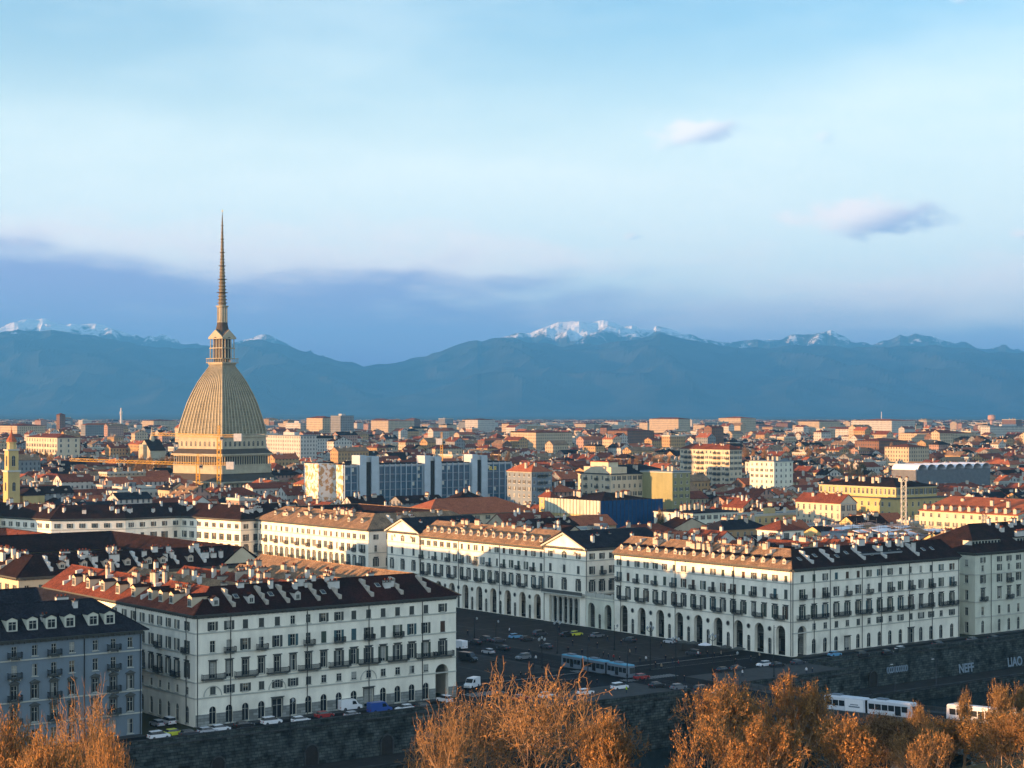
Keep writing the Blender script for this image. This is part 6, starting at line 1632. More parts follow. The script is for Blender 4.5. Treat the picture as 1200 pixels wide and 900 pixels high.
# ------------------------------------------------------------------ trees: bare crowns of rust-brown twigs
def make_tree(seed, H=20.0, levels=7, leafm='leaf', leaf=(.25, .55), nleaf=3, spread=1.0, kids=(5, 4, 3, 3, 3, 2), tw=.04, up=.07, fall=.78, side=.5, wob=.2):
    rg = random.Random(seed); tr, cr = MB(), MB()
    def jit(d, ang):
        a = d.orthogonal().normalized(); a.rotate(Matrix.Rotation(rg.uniform(0, 6.283), 3, d)); e = d.copy(); e.rotate(Matrix.Rotation(ang, 3, a)); return e
    def leaves(e, dd, L, n):
        for k in range(n):
            c = e - dd * rg.uniform(0, L * .9) + Vector((rg.uniform(-.3, .3), rg.uniform(-.3, .3), rg.uniform(-.3, .3))); s_ = rg.uniform(*leaf)
            a = Vector((rg.uniform(-1, 1), rg.uniform(-1, 1), rg.uniform(-1, 1))).normalized(); b = a.orthogonal().normalized()
            cr.poly([c - a * s_ / 2, c + b * s_ * .32, c + a * s_ / 2, c - b * s_ * .32], leafm)
    def grow(p, d, L, r, lev):
        e = p; n = 3 if lev < levels - 2 else 2; dd = d
        for k in range(n):
            w = wob + .05 * lev
            dd = (dd + Vector((rg.uniform(-w, w), rg.uniform(-w, w), up + rg.uniform(-w, w) * .6))).normalized(); q = e + dd * (L / n)
            ra, rb = r * (1 - .3 * k / n), r * (1 - .3 * (k + 1) / n); m = tr if lev < 4 else cr
            m.tube(e, q, ra, rb, 6 if lev < 2 else 4 if lev < 4 else 3, 'bark' if lev < 5 else 'twig')
            if 1 <= lev < levels - 1 and k < n - 1 and rg.random() < side:
                grow(q, jit(dd, rg.uniform(.5, 1.15) * spread), L * rg.uniform(.45, .62), max(tw, r * .42), max(lev + 2, levels - 3) if lev + 2 < levels else levels - 1)
            e = q
        if lev >= levels - 1:
            leaves(e, dd, L, nleaf)
            for k in range(2):
                f = jit(dd, rg.uniform(.25, .9)); cr.tube(e, e + f * L * .7, tw * .85, tw * .4, 3, 'twig')
            return
        nk = kids[min(lev, len(kids) - 1)]
        for k in range(nk):
            ang = rg.uniform(.15, .70) * spread if lev else rg.uniform(.35, .95) * spread
            grow(e, jit(dd, ang), L * rg.uniform(fall - .12, fall + .06), max(tw, r * .7 * rg.uniform(.5, .72)), lev + 1)
    grow(Vector((0, 0, -1)), Vector((0, 0, 1)), H * .22 + 1, H * .02, 0)
    zt = sorted(v[2] for v in cr.v)[int(len(cr.v) * .993)]; rr = sorted(math.hypot(v[0], v[1]) for v in cr.v)[int(len(cr.v) * .96)]
    return tr.mesh('trunk'), cr.mesh('crown'), zt, rr
TV = {'a': make_tree(1, levels=8, kids=(5, 4, 3, 3, 2, 2, 1), nleaf=4, side=.45), 'b': make_tree(2, levels=8, spread=.9, kids=(5, 4, 3, 2, 2, 2, 2), nleaf=4, side=.4), 'c': make_tree(3, levels=8, spread=1.1, nleaf=2, kids=(5, 4, 3, 2, 2, 2, 1), side=.4),
      'bare': make_tree(4, levels=8, nleaf=2, leaf=(.2, .4), kids=(5, 3, 3, 2, 2, 2, 1), spread=1.1, fall=.82, side=.4, tw=.042, up=.05, wob=.26),
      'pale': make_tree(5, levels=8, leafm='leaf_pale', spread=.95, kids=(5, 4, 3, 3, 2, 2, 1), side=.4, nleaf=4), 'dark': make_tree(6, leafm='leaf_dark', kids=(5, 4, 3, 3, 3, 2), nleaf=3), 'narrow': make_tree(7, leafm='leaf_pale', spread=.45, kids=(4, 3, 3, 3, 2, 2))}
def hill_z(X, Y):
    q, p = QP(X, Y); return lerp_table([(-345, 60), (-330, 55), (-300, 44), (-240, 29), (-195, 18), (-150, 8), (-118, -6), (-111, -14)], p)
def plant(kind, u, vtop, rpx, Y, label, name='bare_tree', group='rust-brown trees on the near bank', zb=None, rot=None):
    tr, cr, zt, rr = TV[kind]; X = (u - 600) / F * Y; zb = hill_z(X, Y) if zb is None else zb; top = CAMZ - (vtop - HV) * Y / F
    sz = (top - zb) / zt; sx = rpx * Y / F / rr
    root = O(name, None, None, (X, Y, zb), rot if rot is not None else ru(0, 6.28), label, 'tree', group)
    for n, me in (('trunk', tr), ('crown', cr)): o = O(n, me, root); o.scale = (sx, sx, sz)
    return root
random.seed(31)
plant('bare', 640, 789, 96, 215, 'tall bare rust-twigged tree at bottom centre, highest of its clump')
plant('bare', 556, 815, 62, 226, 'bare rust tree at bottom centre, left part of the central clump')
plant('bare', 512, 838, 58, 200, 'low bare tree whose twigs cross the quay, left end of the central clump')
plant('a', 700, 842, 52, 205, 'dense orange tree at bottom centre, right end of the central clump')
plant('a', 862, 801, 62, 215, 'dense orange tree, left one of the twin rounded crowns right of centre')
plant('b', 935, 797, 58, 222, 'dense orange tree, right one of the twin rounded crowns, next to the white tram')
plant('c', 832, 842, 52, 205, 'orange tree spilling left below the twin rounded crowns')
plant('a', 985, 845, 52, 210, 'orange-brown tree right of the twin crowns, below the white tram')
plant('b', 905, 845, 60, 195, 'low orange crown filling the space below the twin crowns')
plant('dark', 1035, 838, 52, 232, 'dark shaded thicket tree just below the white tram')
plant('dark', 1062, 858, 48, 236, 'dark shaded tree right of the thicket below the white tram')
plant('narrow', 1130, 810, 17, 222, 'thin pale tree with a narrow pointed top, near the right edge')
plant('pale', 1112, 843, 56, 215, 'golden tree left of the narrow pointed one, bottom right')
plant('pale', 1168, 835, 52, 212, 'golden tree in the bottom right corner, right of the narrow pointed one')
plant('a', 1195, 836, 50, 205, 'rust crown cut by the right edge of the photo')
plant('c', 1085, 858, 42, 200, 'rust tree between the dark thicket and the golden trees, bottom right')
plant('pale', 1174, 803, 20, 268, 'small round golden tree top rising behind the bottom right trees')
plant('pale', 1200, 806, 18, 270, 'small golden tree top touching the right edge')
plant('pale', 1079, 828, 16, 262, 'small golden crown at the right end of the white tram')
plant('bare', 92, 817, 56, 215, 'bare rust-twigged tree in front of the blue-grey block, bottom left')
plant('a', 22, 842, 52, 205, 'orange tree in the bottom left corner')
plant('c', 128, 858, 42, 200, 'low rust tree right of the bare one, bottom left')
plant('a', 60, 862, 55, 190, 'low orange crown at the bottom left, in front of two others')
# trees between the houses of the town
TV['town'] = make_tree(9, H=14, levels=5, kids=(6, 5, 4, 4, 4), leaf=(.5, .9), nleaf=2, tw=.07); TV['green'] = make_tree(10, H=14, levels=5, leafm='evergreen', kids=(5, 5, 4, 4), leaf=(.6, 1.1), nleaf=4, tw=.07)
def town_tree(u, v, r, Y, k='town'):
    X = (u - 600) / F * Y; z = gzw((X, Y)); q, p = QP(X, Y)
    return plant(k, u, v, r, Y, None, 'bare_tree' if k == 'town' else 'evergreen_tree', 'trees between the houses of the town', z)
tl = []
for (u0, u1, v, n, Y, r) in ((150, 204, 537, 9, 1180, 7), (18, 62, 527, 7, 1420, 6), (1095, 1200, 514, 14, 2050, 7), (1040, 1085, 522, 5, 1700, 6), (930, 1000, 525, 7, 1650, 6), (712, 790, 536, 8, 1300, 6), (868, 900, 525, 3, 1500, 7), (975, 1010, 545, 4, 1200, 6), (330, 356, 531, 3, 1500, 6), (560, 600, 531, 4, 1300, 5)):
    for i in range(n): 
        u = u0 + (u1 - u0) * (i + .5) / n + ru(-2, 2); tl.append([town_tree(u, v + ru(-3, 4), r * ru(.8, 1.25), Y + ru(-25, 25)), u, 'bare orange town tree'])
for u, v, r, Y in ((1010, 542, 7, 1250), (805, 605, 5, 720), (775, 597, 6, 760), (690, 553, 5, 1150), (610, 640, 4, 700)):
    tl.append([town_tree(u, v, r, Y, 'green'), u, 'dark evergreen town tree'])
for k in ('bare orange town tree', 'dark evergreen town tree'):
    gs = {}
    for t in tl:
        if t[2] != k: continue
        bst = min(LANDMARKS, key=lambda l: abs(l[1] - t[1])); gs.setdefault(('left of ' if t[1] < bst[1] else 'right of ') + bst[0], []).append(t)
    for g_, ts in gs.items():
        ts.sort(key=lambda t: t[1])
        for i, t in enumerate(ts): t[0]['label'] = f'{k} {g_}' + ('' if len(ts) == 1 else ', leftmost such' if i == 0 else f', {ORD[i]} from left')

# ------------------------------------------------------------------ vehicles
PAINT = {'white': (.75, .75, .75), 'silver': (.42, .43, .45), 'black': (.02, .02, .022), 'dark': (.045, .05, .06), 'blue': (.03, .08, .30), 'pale blue': (.12, .32, .50), 'red': (.30, .03, .03), 'yellow': (.60, .62, .06), 'grey': (.16, .17, .18)}
def paint(c):
    n = 'paint_' + c.replace(' ', '_') + '_car'
    if n not in MATS: mat(n, PAINT[c], .28, .03, 2, spec=.5)
    return n
VC = {}
def car_parts(kind, c):
    if (kind, c) in VC: return VC[(kind, c)]
    m = paint(c); parts = []
    if kind == 'car': L, Wd, secs, gh = 4.3, .88, [(-2.15, .78, .42, .78), (-2.0, .84, .28, .92), (-1.3, .88, .22, .98), (.9, .88, .22, .95), (1.8, .84, .25, .80), (2.12, .74, .36, .62)], [(-1.95, .78, .70), (-1.45, .62, 1.40), (.35, .62, 1.44), (1.15, .78, .93)]
    elif kind == 'suv': L, Wd, secs, gh = 4.6, .92, [(-2.25, .82, .45, 1.0), (-2.1, .9, .32, 1.1), (1.0, .92, .3, 1.08), (1.95, .88, .34, .98), (2.25, .78, .42, .78)], [(-2.15, .84, 1.05), (-1.85, .72, 1.68), (.45, .72, 1.72), (1.25, .84, 1.06)]
    else: L, Wd, secs, gh = 5.6, .98, [(-2.8, .96, .35, 2.3), (-2.7, .98, .3, 2.42), (.9, .98, .3, 2.42), (1.75, .96, .3, 1.35), (2.65, .9, .32, 1.05), (2.8, .82, .4, .8)], None
    b = MB(); b2 = len(b.v)
    for (x0, h0, a0, t0), (x1, h1, a1, t1) in zip(secs, secs[1:]):
        b.hexa([(x0, -h0, a0), (x1, -h1, a1), (x1, h1, a1), (x0, h0, a0), (x0, -h0 * .95, t0), (x1, -h1 * .95, t1), (x1, h1 * .95, t1), (x0, h0 * .95, t0)], m)
    if gh:
        (x0, w0, z0), (x1, w1, z1), (x2, w2, z2), (x3, w3, z3) = gh
        b.hexa([(x1 - .05, -w1, z1 - .03), (x2 + .05, -w2, z2 - .03), (x2 + .05, w2, z2 - .03), (x1 - .05, w1, z1 - .03), (x1 + .05, -w1 + .06, z1 + .05), (x2 - .08, -w2 + .06, z2 + .04), (x2 - .08, w2 - .06, z2 + .04), (x1 + .05, w1 - .06, z1 + .05)], m)
    parts.append(('body', b.mesh('body'), (0, 0, 0), 0))
    g = MB()
    if gh:
        g.poly([(x0, -w0, z0), (x3, -w3, z3), (x2, -w2, z2 - .02), (x1, -w1, z1 - .02)], 'glass'); g.poly([(x3, w3, z3), (x0, w0, z0), (x1, w1, z1 - .02), (x2, w2, z2 - .02)], 'glass')
        g.poly([(x0, w0, z0), (x0, -w0, z0), (x1, -w1, z1 - .02), (x1, w1, z1 - .02)], 'glass'); g.poly([(x3, -w3, z3), (x3, w3, z3), (x2, w2, z2 - .02), (x2, -w2, z2 - .02)], 'glass')
    else:
        g.poly([(.95, -.86, 2.3), (1.72, -.86, 1.42), (1.72, .86, 1.42), (.95, .86, 2.3)][::-1], 'glass'); g.T = Matrix.Translation((.04, 0, .03))
        g.poly([(1.0, -.86, 2.25), (1.0, .86, 2.25), (1.70, .86, 1.42), (1.70, -.86, 1.42)], 'glass'); g.T = None
        for s_ in (-1, 1): g.poly([(.1, s_ * .985, 1.35), (1.3, s_ * .985, 1.35), (.85, s_ * .985, 2.1), (.1, s_ * .985, 2.1)], 'glass')
    parts.append(('window', g.mesh('window'), (0, 0, 0), 0))
    wr = .33 if kind != 'van' else .38
    wm = MB(); wm.tube((0, -.11, 0), (0, .11, 0), wr, wr, 14, 'rubber', True); wm.tube((0, -.12, 0), (0, .12, 0), wr * .6, wr * .6, 10, 'rail', True); wm = wm.mesh('wheel')
    ax = L * .31
    for x in (-ax, ax):
        for y in (-Wd + .10, Wd - .10): parts.append(('wheel', wm, (x, y, wr), 0))
    hm = MB(); hm.box(-.05, -.17, -.07, .05, .17, .07, 'headlight'); hm = hm.mesh('headlight'); tm = MB(); tm.box(-.04, -.1, -.12, .04, .1, .12, 'taillight'); tm = tm.mesh('taillight')
    for y in (-.55, .55): parts.append(('headlight', hm, (L / 2 - .05, y, .68), 0)); parts.append(('taillight', tm, (-L / 2 + .02, y * 1.15, .82), 0))
    VC[(kind, c)] = parts; return parts
def car(u, v, kind, c, head, label):
    loc = at(u, v); a = {'Q': GA, '-Q': GA + math.pi, 'P': GA + PI2, '-P': GA - PI2}.get(head); a = a if a is not None else head
    root = O({'car': 'parked_car', 'suv': 'parked_car', 'van': 'delivery_van'}[kind], None, None, (loc.x, loc.y, .005), a, label, 'van' if kind == 'van' else 'car', 'cars and vans around the square and the river road')
    for n, me, l, r in car_parts(kind, c): O(n, me, root, l, r)
for r in ((184, 851, 'car', 'silver', 'P', 'silver car at the mouth of the side street, rearmost of the parked cluster at left'),
    (197, 849, 'suv', 'white', 'P', 'white car at the mouth of the side street, right of a silver one'),
    (186, 866, 'suv', 'white', 'Q', 'small white car nearest the river wall at left, below the side street'),
    (204, 862, 'car', 'yellow', 'Q', 'yellow car between a white car and the palace corner'),
    (222, 863, 'car', 'dark', 'Q', 'dark car by the river wall just below the palace corner'),
    (243, 860, 'car', 'silver', 'Q', 'silver car by the wall, right of the dark one below the palace corner'),
    (258, 857, 'car', 'white', 'Q', 'white car by the wall, second right of the palace corner'),
    (286, 853, 'car', 'black', 'Q', 'black car between two white ones below the left palace gate'),
    (318, 849, 'suv', 'white', 'Q', 'white hatchback by the river wall below the gate with the stone frame'),
    (352, 847, 'car', 'white', 'Q', 'small white car alone by the wall, left of the dark red one'),
    (380, 841, 'car', 'red', 'Q', 'dark red car parked left of the white van'),
    (410, 832, 'van', 'white', 'Q', 'white van parked at the foot of the pale palace'),
    (414, 841, 'car', 'silver', 'Q', 'silver car in front of the white van by the river wall'),
    (445, 835, 'van', 'blue', 'Q', 'deep blue van between the white van and a white car'),
    (474, 833, 'car', 'white', '-Q', 'white car with red tail lights, right of the deep blue van'),
    (497, 831, 'car', 'black', 'Q', 'black car half hidden by twigs at the palace right corner'),
    (521, 823, 'suv', 'white', 'P', 'white car beside the palace corner arch'),
    (553, 806, 'van', 'white', -2.0, 'white camper van crossing the square behind the bare tree'),
    (549, 775, 'van', 'black', GA - PI2 + .2, 'black van with headlights at the left side of the square'),
    (538, 760, 'van', 'white', 'P', 'white van next to the palace corner, behind the black van'),
    (557, 755, 'car', 'black', 'P', 'black car right of the white van at the square left side'),
    (568, 752, 'suv', 'dark', 'P', 'dark suv in the row of cars at the square left side'),
    (584, 753, 'car', 'dark', 'Q', 'dark car alone in the lane, second car right of the white van'),
    (604, 748, 'car', 'pale blue', 'Q', 'pale blue car in the middle of the square lane'),
    (617, 751, 'car', 'black', 'Q', 'black car just right of the pale blue one'),
    (633, 745, 'suv', 'dark', 'Q', 'dark suv waiting below the columned porch'),
    (613, 773, 'suv', 'grey', -2.4, 'grey car with pale roof left of the blue tram'),
    (675, 745, 'car', 'yellow', 'Q', 'yellow-green car in front of the columned porch'),
    (664, 746, 'car', 'black', 'Q', 'black car behind the yellow-green one'),
    (738, 752, 'car', 'dark', 'P', 'dark car on the cobbles below the arches of the big white palace'),
    (785, 754, 'car', 'silver', 'P', 'silver car close to the arches, fifth arch from the left'),
    (752, 796, 'car', 'red', 'Q', 'dark red car right of the blue tram'),
    (726, 808, 'suv', 'white', 'Q', 'white car at the kerb below the blue tram right end'),
    (686, 814, 'car', 'white', 'Q', 'white car behind the twigs, left of the one at the kerb'),
    (641, 818, 'car', 'white', 'Q', 'white car hidden by the tall bare tree, nearest the wall'),
    (610, 821, 'car', 'red', 'Q', 'red car behind the bare tree twigs'),
    (823, 811, 'suv', 'black', 'Q', 'black car with pale roof at the start of the bridge, left of a white one'),
    (843, 815, 'car', 'white', 'Q', 'white car touching the orange crown at the bridge start'),
    (848, 788, 'car', 'black', 'Q', 'black car in the road lane, left of another dark car'),
    (864, 786, 'car', 'dark', 'Q', 'dark car in the road lane, half way to the palace corner'),
    (895, 781, 'car', 'white', '-Q', 'white car with bright lights near the palace corner'),
    (911, 782, 'car', 'black', 'Q', 'black car right below the palace corner arch'),
    (978, 769, 'car', 'pale blue', 'Q', 'pale blue car on the river road below the white palace'),
    (1039, 767, 'car', 'black', 'Q', 'black car on the river road left of a white car'),
    (1056, 763, 'car', 'white', 'Q', 'white car on the river road, rightmost one'),
    (1100, 757, 'car', 'dark', 'Q', 'dark car near the side street at the right'),
    (590, 762, 'car', 'black', 'P', 'black car in the road between the square and the black van'), (572, 766, 'car', 'silver', 'P', 'silver car right of the black van with headlights'), (640, 760, 'car', 'dark', 'P', 'dark car left of the lamp post behind the blue tram'),
    (700, 747, 'car', 'grey', 'Q', 'grey car at the foot of the low two-arch terrace'), (812, 768, 'suv', 'dark', 'P', 'dark suv beside the café parasols'), (770, 806, 'car', 'black', 'Q', 'black car near the kerb between two lamp posts'),
    (795, 808, 'car', 'grey', 'Q', 'grey car near the bridge start, left of the black one with pale roof'), (935, 779, 'car', 'dark', 'Q', 'dark car on the river road just past the palace corner'), (1010, 770, 'suv', 'black', 'Q', 'black suv on the river road right of the pale blue car'),
    (1140, 752, 'car', 'grey', 'Q', 'grey car at the foot of the right edge block'), (1165, 750, 'car', 'black', 'Q', 'black car at the foot of the right edge block, right of a grey one')): car(*r)

mat('tram_white', (.55, .57, .60), .4, .04, 1); mat('tram_blue', (.10, .30, .42), .4, .06, 1); mat('tram_grey', (.16, .19, .22), .45, .06, 1)
def tram(loc, ang, slope, label, body, roofm, ad=None, n=3, Ls=8.6):
    root = O('tram', None, None, loc, 0, label, 'tram', None); root.rotation_euler = (0, -slope, ang)
    gap, w = .7, 1.2; tot = n * Ls + (n - 1) * gap; x = -tot / 2
    for k in range(n):
        b = MB(); x1 = x + Ls; f0, f1 = (k == 0), (k == n - 1)
        a0 = .9 if f0 else 0; a1 = .9 if f1 else 0
        pr = [(x + (.15 if f0 else 0), .95 if f0 else w, .9), (x + a0 + .01, w, 0), (x1 - a1 - .01, w, 0), (x1 - (.15 if f1 else 0), .95 if f1 else w, .9)]
        xs = [p[0] for p in pr]; ws = [p[1] for p in pr]
        for i in range(3):
            if xs[i + 1] - xs[i] < .02: continue
            b.hexa([(xs[i], -ws[i], .35), (xs[i+1], -ws[i+1], .35), (xs[i+1], ws[i+1], .35), (xs[i], ws[i], .35), (xs[i] + (.25 if i == 0 and f0 else 0), -ws[i] * .97, 3.15), (xs[i+1] - (.25 if i == 2 and f1 else 0), -ws[i+1] * .97, 3.15), (xs[i+1] - (.25 if i == 2 and f1 else 0), ws[i+1] * .97, 3.15), (xs[i] + (.25 if i == 0 and f0 else 0), ws[i] * .97, 3.15)], body)
        o = O('car_body', b, root)
        r = MB(); r.hexa([(x + .5, -1.12, 3.152), (x1 - .5, -1.12, 3.152), (x1 - .5, 1.12, 3.152), (x + .5, 1.12, 3.152), (x + .7, -.9, 3.42), (x1 - .7, -.9, 3.42), (x1 - .7, .9, 3.42), (x + .7, .9, 3.42)], roofm); r.box(x + 2, -.6, 3.421, x + 4.6, .6, 3.75, 'tram_grey'); O('roof', r, o)
        for s_ in (-1, 1):
            nw = 6 if Ls > 10 else 5
            for i in range(nw):
                if ad == k and i in (3, 4, 5): continue
                xa = x + a0 + .35 + i * (Ls - a0 - a1 - .5) / nw; g = MB(); wd = (Ls - a0 - a1 - .5) / nw - .22; door = (i == (4 if Ls > 10 else 2))
                y0, y1 = sorted((s_ * 1.185, s_ * 1.215)); g.box(xa, y0, .55 if door else 1.35, xa + wd, y1, 2.55, 'glass'); O('door' if door else 'window', g, o)
            if ad == k:
                xa = x + a0 + .35 + 3 * (Ls - a0 - a1 - .5) / nw; g = MB(); y0, y1 = sorted((s_ * 1.19, s_ * 1.225)); xb = xa + 3 * (Ls - a0 - a1 - .5) / nw - .3
                g.box(xa, y0, .5, xb, y1, 3.0, 'paint_white_car' if 'paint_white_car' in MATS else body); y2, y3 = sorted((s_ * 1.226, s_ * 1.24)); g.box(xa + 1.0, y2, 1.3, xb - 1.0, y3, 1.6, 'tram_grey'); g.box(xa + 1.4, y2, 1.8, xb - 1.4, y3, 2.0, 'tram_grey'); O('advert_panel', g, o)
        for f, xx, s_ in ((f0, x + .1, -1), (f1, x1 - .1, 1)):
            if f:
                g = MB(); g.hexa([(xx, -.85, 1.3), (xx + .04 * s_, -.85, 1.3), (xx + .04 * s_, .85, 1.3), (xx, .85, 1.3), (xx - .22 * s_, -.8, 2.7), (xx - .18 * s_, -.8, 2.7), (xx - .18 * s_, .8, 2.7), (xx - .22 * s_, .8, 2.7)], 'glass'); O('windscreen', g, o)
        bo = MB()
        for xx in (x + 1.9, x1 - 1.9):
            for y in (-.75, .75): bo.tube((xx, y - .07, .33), (xx, y + .07, .33), .33, .33, 12, 'rubber', True)
        bo.box(x + 1.2, -1.0, .12, x1 - 1.2, 1.0, .349, 'tram_grey'); O('bogie', bo, root)
        if k < n - 1:
            be = MB()
            for i in range(5): be.box(x1 + .02 + i * .14, -1.08, .4, x1 + .09 + i * .14, 1.08, 3.05, 'rubber')
            be.box(x1, -1.0, .45, x1 + gap, 1.0, 3.0, 'rubber'); O('bellows', be, root)
        x = x1 + gap
    p = MB(); p.tube((0, 0, 3.5), (.9, 0, 4.4), .05, .05, 4, 'iron'); p.tube((.9, 0, 4.4), (0, 0, 5.3), .05, .05, 4, 'iron'); p.box(-.1, -.8, 5.3, .1, .8, 5.36, 'iron'); O('pantograph', p, root)
v0 = at(676, 791); q_, p_ = QP(v0.x, v0.y)
tram(tuple(WP(-60.2, p_, .02)), GA - PI2, 0, 'blue-roofed tram standing across the front of the square', 'tram_grey', 'tram_blue')
def bridge_s(u):
    lo, hi = -10.0, 110.0
    for _ in range(50):
        m_ = (lo + hi) / 2; w_ = WP(-57.5, -29 - m_)
        if 600 + w_.x / w_.y * F < u: lo = m_
        else: hi = m_
    return lo
s0 = bridge_s(972) + 14
zb_ = lambda s_: max(0, (s_ - 22) * .048)
sl_ = math.atan2(zb_(s0 + 13) - zb_(s0 - 13), 26)
tram(tuple(WP(-60.1, -29 - s0, zb_(s0) + .02)), GA - PI2, sl_, 'white tram with an advert panel on the bridge, behind the orange crowns', 'tram_white', 'tram_white', ad=0, n=2, Ls=12.2)
s1 = bridge_s(1100) + 14
tram(tuple(WP(-56.1, -29 - s1, zb_(s1) + .02)), GA - PI2, math.atan(.048), 'second white tram on the bridge, nearly hidden at the right edge', 'tram_white', 'tram_white', n=2, Ls=12.2)

# ------------------------------------------------------------------ lamp posts and poles
def lamp_post(u, v, h, kind, label):
    loc = at(u, v); root = O('street_lamp' if kind != 'pole' else 'wire_pole', None, None, (loc.x, loc.y, .005), GA, label, 'street lamp' if kind != 'pole' else 'pole', 'lamp posts and wire poles of the square')
    p = MB(); p.lathe([(.26, 0), (.26, .5), (.14, .7), (.10, h * .6), (.08, h)], 8, 'iron'); O('pole', p, root)
    if kind == 'pole':
        a = MB(); a.tube((0, 0, h - .6), (0, -3.2, h - .2), .04, .04, 4, 'iron'); O('arm', a, root); return
    ln = MB(); ln.lathe([(.1, 0), (.24, .12), (.3, .5), (.12, .62), (.03, .8)], 8, 'lantern_glass'); ln = ln.mesh('lantern')
    for i in range(4 if kind == 'multi' else 1):
        t = i * PI2; dx, dy = (1.0 * math.cos(t), 1.0 * math.sin(t)) if kind == 'multi' else (0, -1.2)
        a = MB(); a.tube((0, 0, h - 1.2), (dx, dy, h - .7), .04, .04, 5, 'iron'); a.tube((dx, dy, h - .7), (dx, dy, h - .45), .04, .04, 5, 'iron'); O('arm', a, root); O('lantern', ln, root, (dx, dy, h - .45))
    if kind == 'multi': O('lantern', ln, root, (0, 0, h))
mat('lantern_glass', (.30, .32, .32), .3, .1, 1)
for r in ((635, 783, 7.5, 'multi', 'many-armed lamp post left of the blue tram'), (653, 766, 8.5, 'multi', 'many-armed lamp post behind the blue tram, below the columned porch'), (689, 806, 10.5, 'pole', 'dark wire pole in front of the blue tram'),
          (735, 804, 10.0, 'pole', 'dark wire pole at the right end of the blue tram'), (762, 786, 11, 'multi', 'many-armed lamp post with people round its foot'), (792, 796, 10, 'multi', 'many-armed lamp post between people group and traffic light'),
          (835, 798, 11, 'multi', 'tall many-armed lamp post behind the left rounded orange crown'), (907, 794, 13, 'pole', 'tall wire pole just below the palace corner'), (581, 752, 6, 'one', 'thin lamp post on the cobbles at left of the square'),
          (556, 748, 6, 'one', 'thin lamp post beside the palace corner, next to the black cars'), (720, 762, 7, 'one', 'thin lamp post below the two-arch terrace'), (340, 862, 7.5, 'one', 'lamp post by the river wall in front of the stone-framed gate'), (860, 803, 8, 'one', 'traffic mast at the bridge start behind the orange crown')): lamp_post(*r)
def quay_lamp(u, vt, vb, label):
    # on the quay or the bridge pavement
    h = 8.5; Y = None
    Y = h * F / (vb - vt); X = (u - 600) / F * Y; z = CAMZ - (vb - HV) * Y / F
    q, p = QP(X, Y); 
    w = WP(q, -21.0); zt = QUAY; Y = w.y
    # slide along the quay edge until the column stands at u
    lo, hi = -5, 300
    for _ in range(40):
        m_ = (lo + hi) / 2; w = WP(m_, -20.5)
        if 600 + w.x / w.y * F < u: lo = m_
        else: hi = m_
    w = WP(lo, -20.5); root = O('street_lamp', None, None, (w.x, w.y, QUAY + .02), GA, label, 'street lamp', 'lamp posts on the quay'); h = 7.0
    p_ = MB(); p_.lathe([(.2, 0), (.1, .5), (.06, h)], 6, 'rail'); O('pole', p_, root); a = MB(); a.tube((0, 0, h), (-1.3, 0, h + .1), .05, .04, 4, 'rail'); a.box(-1.7, -.15, h + .02, -1.0, .15, h + .18, 'headlight'); O('lamp_head', a, root)
quay_lamp(1049, 802, 840, 'slim lamp post on the quay behind the right end of the white tram'); quay_lamp(1097, 797, 835, 'slim lamp post on the quay, right of the white tram'); quay_lamp(970, 790, 815, 'slim lamp post on the quay above the left end of the white tram')

# ------------------------------------------------------------------ people
def body_mesh(seed, coat, trou):
    rg = random.Random(seed); me = bpy.data.meshes.new('person'); st = rg.uniform(.12, .3)
    J = [((0, 0, .95), .15), ((0, 0, 1.2), .16), ((0, 0, 1.43), .15), ((0, 0, 1.53), .06), ((.02, 0, 1.62), .095), ((.02, 0, 1.72), .085),
         ((0, .1, .9), .095), ((st * .5, .11, .5), .07), ((st, .11, .07), .05), ((st + .16, .11, .04), .045),
         ((0, -.1, .9), .095), ((-st * .4, -.11, .5), .07), ((-st, -.11, .07), .05), ((-st + .15, -.11, .04), .045),
         ((0, .2, 1.40), .065), ((-.06, .26, 1.14), .05), ((.06, .27, .9), .04), ((.09, .27, .8), .035),
         ((0, -.2, 1.40), .065), ((.05, -.26, 1.14), .05), ((.16, -.26, .92), .04), ((.2, -.26, .83), .035)]
    E = [(0, 1), (1, 2), (2, 3), (3, 4), (4, 5), (0, 6), (6, 7), (7, 8), (8, 9), (0, 10), (10, 11), (11, 12), (12, 13), (2, 14), (14, 15), (15, 16), (16, 17), (2, 18), (18, 19), (19, 20), (20, 21)]
    me.from_pydata([j[0] for j in J], E, []); o = bpy.data.objects.new('p', me); COL.objects.link(o)
    o.modifiers.new('s', 'SKIN'); me.skin_vertices[0].data[0].use_root = True
    for i, j in enumerate(J): me.skin_vertices[0].data[i].radius = (j[1], j[1])
    sb = o.modifiers.new('d', 'SUBSURF'); sb.levels = 1; sb.render_levels = 1
    m2 = bpy.data.meshes.new_from_object(o.evaluated_get(bpy.context.evaluated_depsgraph_get())); bpy.data.objects.remove(o); m2.materials.clear()
    for k in (coat, trou, 'skin', 'hair'): m2.materials.append(MATS[k])
    for f in m2.polygons:
        z = f.center.z; x = f.center.x; f.material_index = 3 if z > 1.70 or (z > 1.6 and x < -.02) else 2 if z > 1.5 or (z < .84 and abs(f.center.y) > .23) else 0 if z > .86 else 1
    m2.name = 'person'; return m2
for n_, c_ in (('skin', (.45, .28, .2)), ('hair', (.04, .025, .02)), ('coat_dark', (.02, .022, .03)), ('coat_white', (.6, .6, .6)), ('coat_red', (.25, .03, .03)), ('coat_hivis', (.45, .7, .05)), ('trousers', (.025, .03, .05)), ('coat_beige', (.3, .24, .16))): mat(n_, c_, .9, .1, 3)
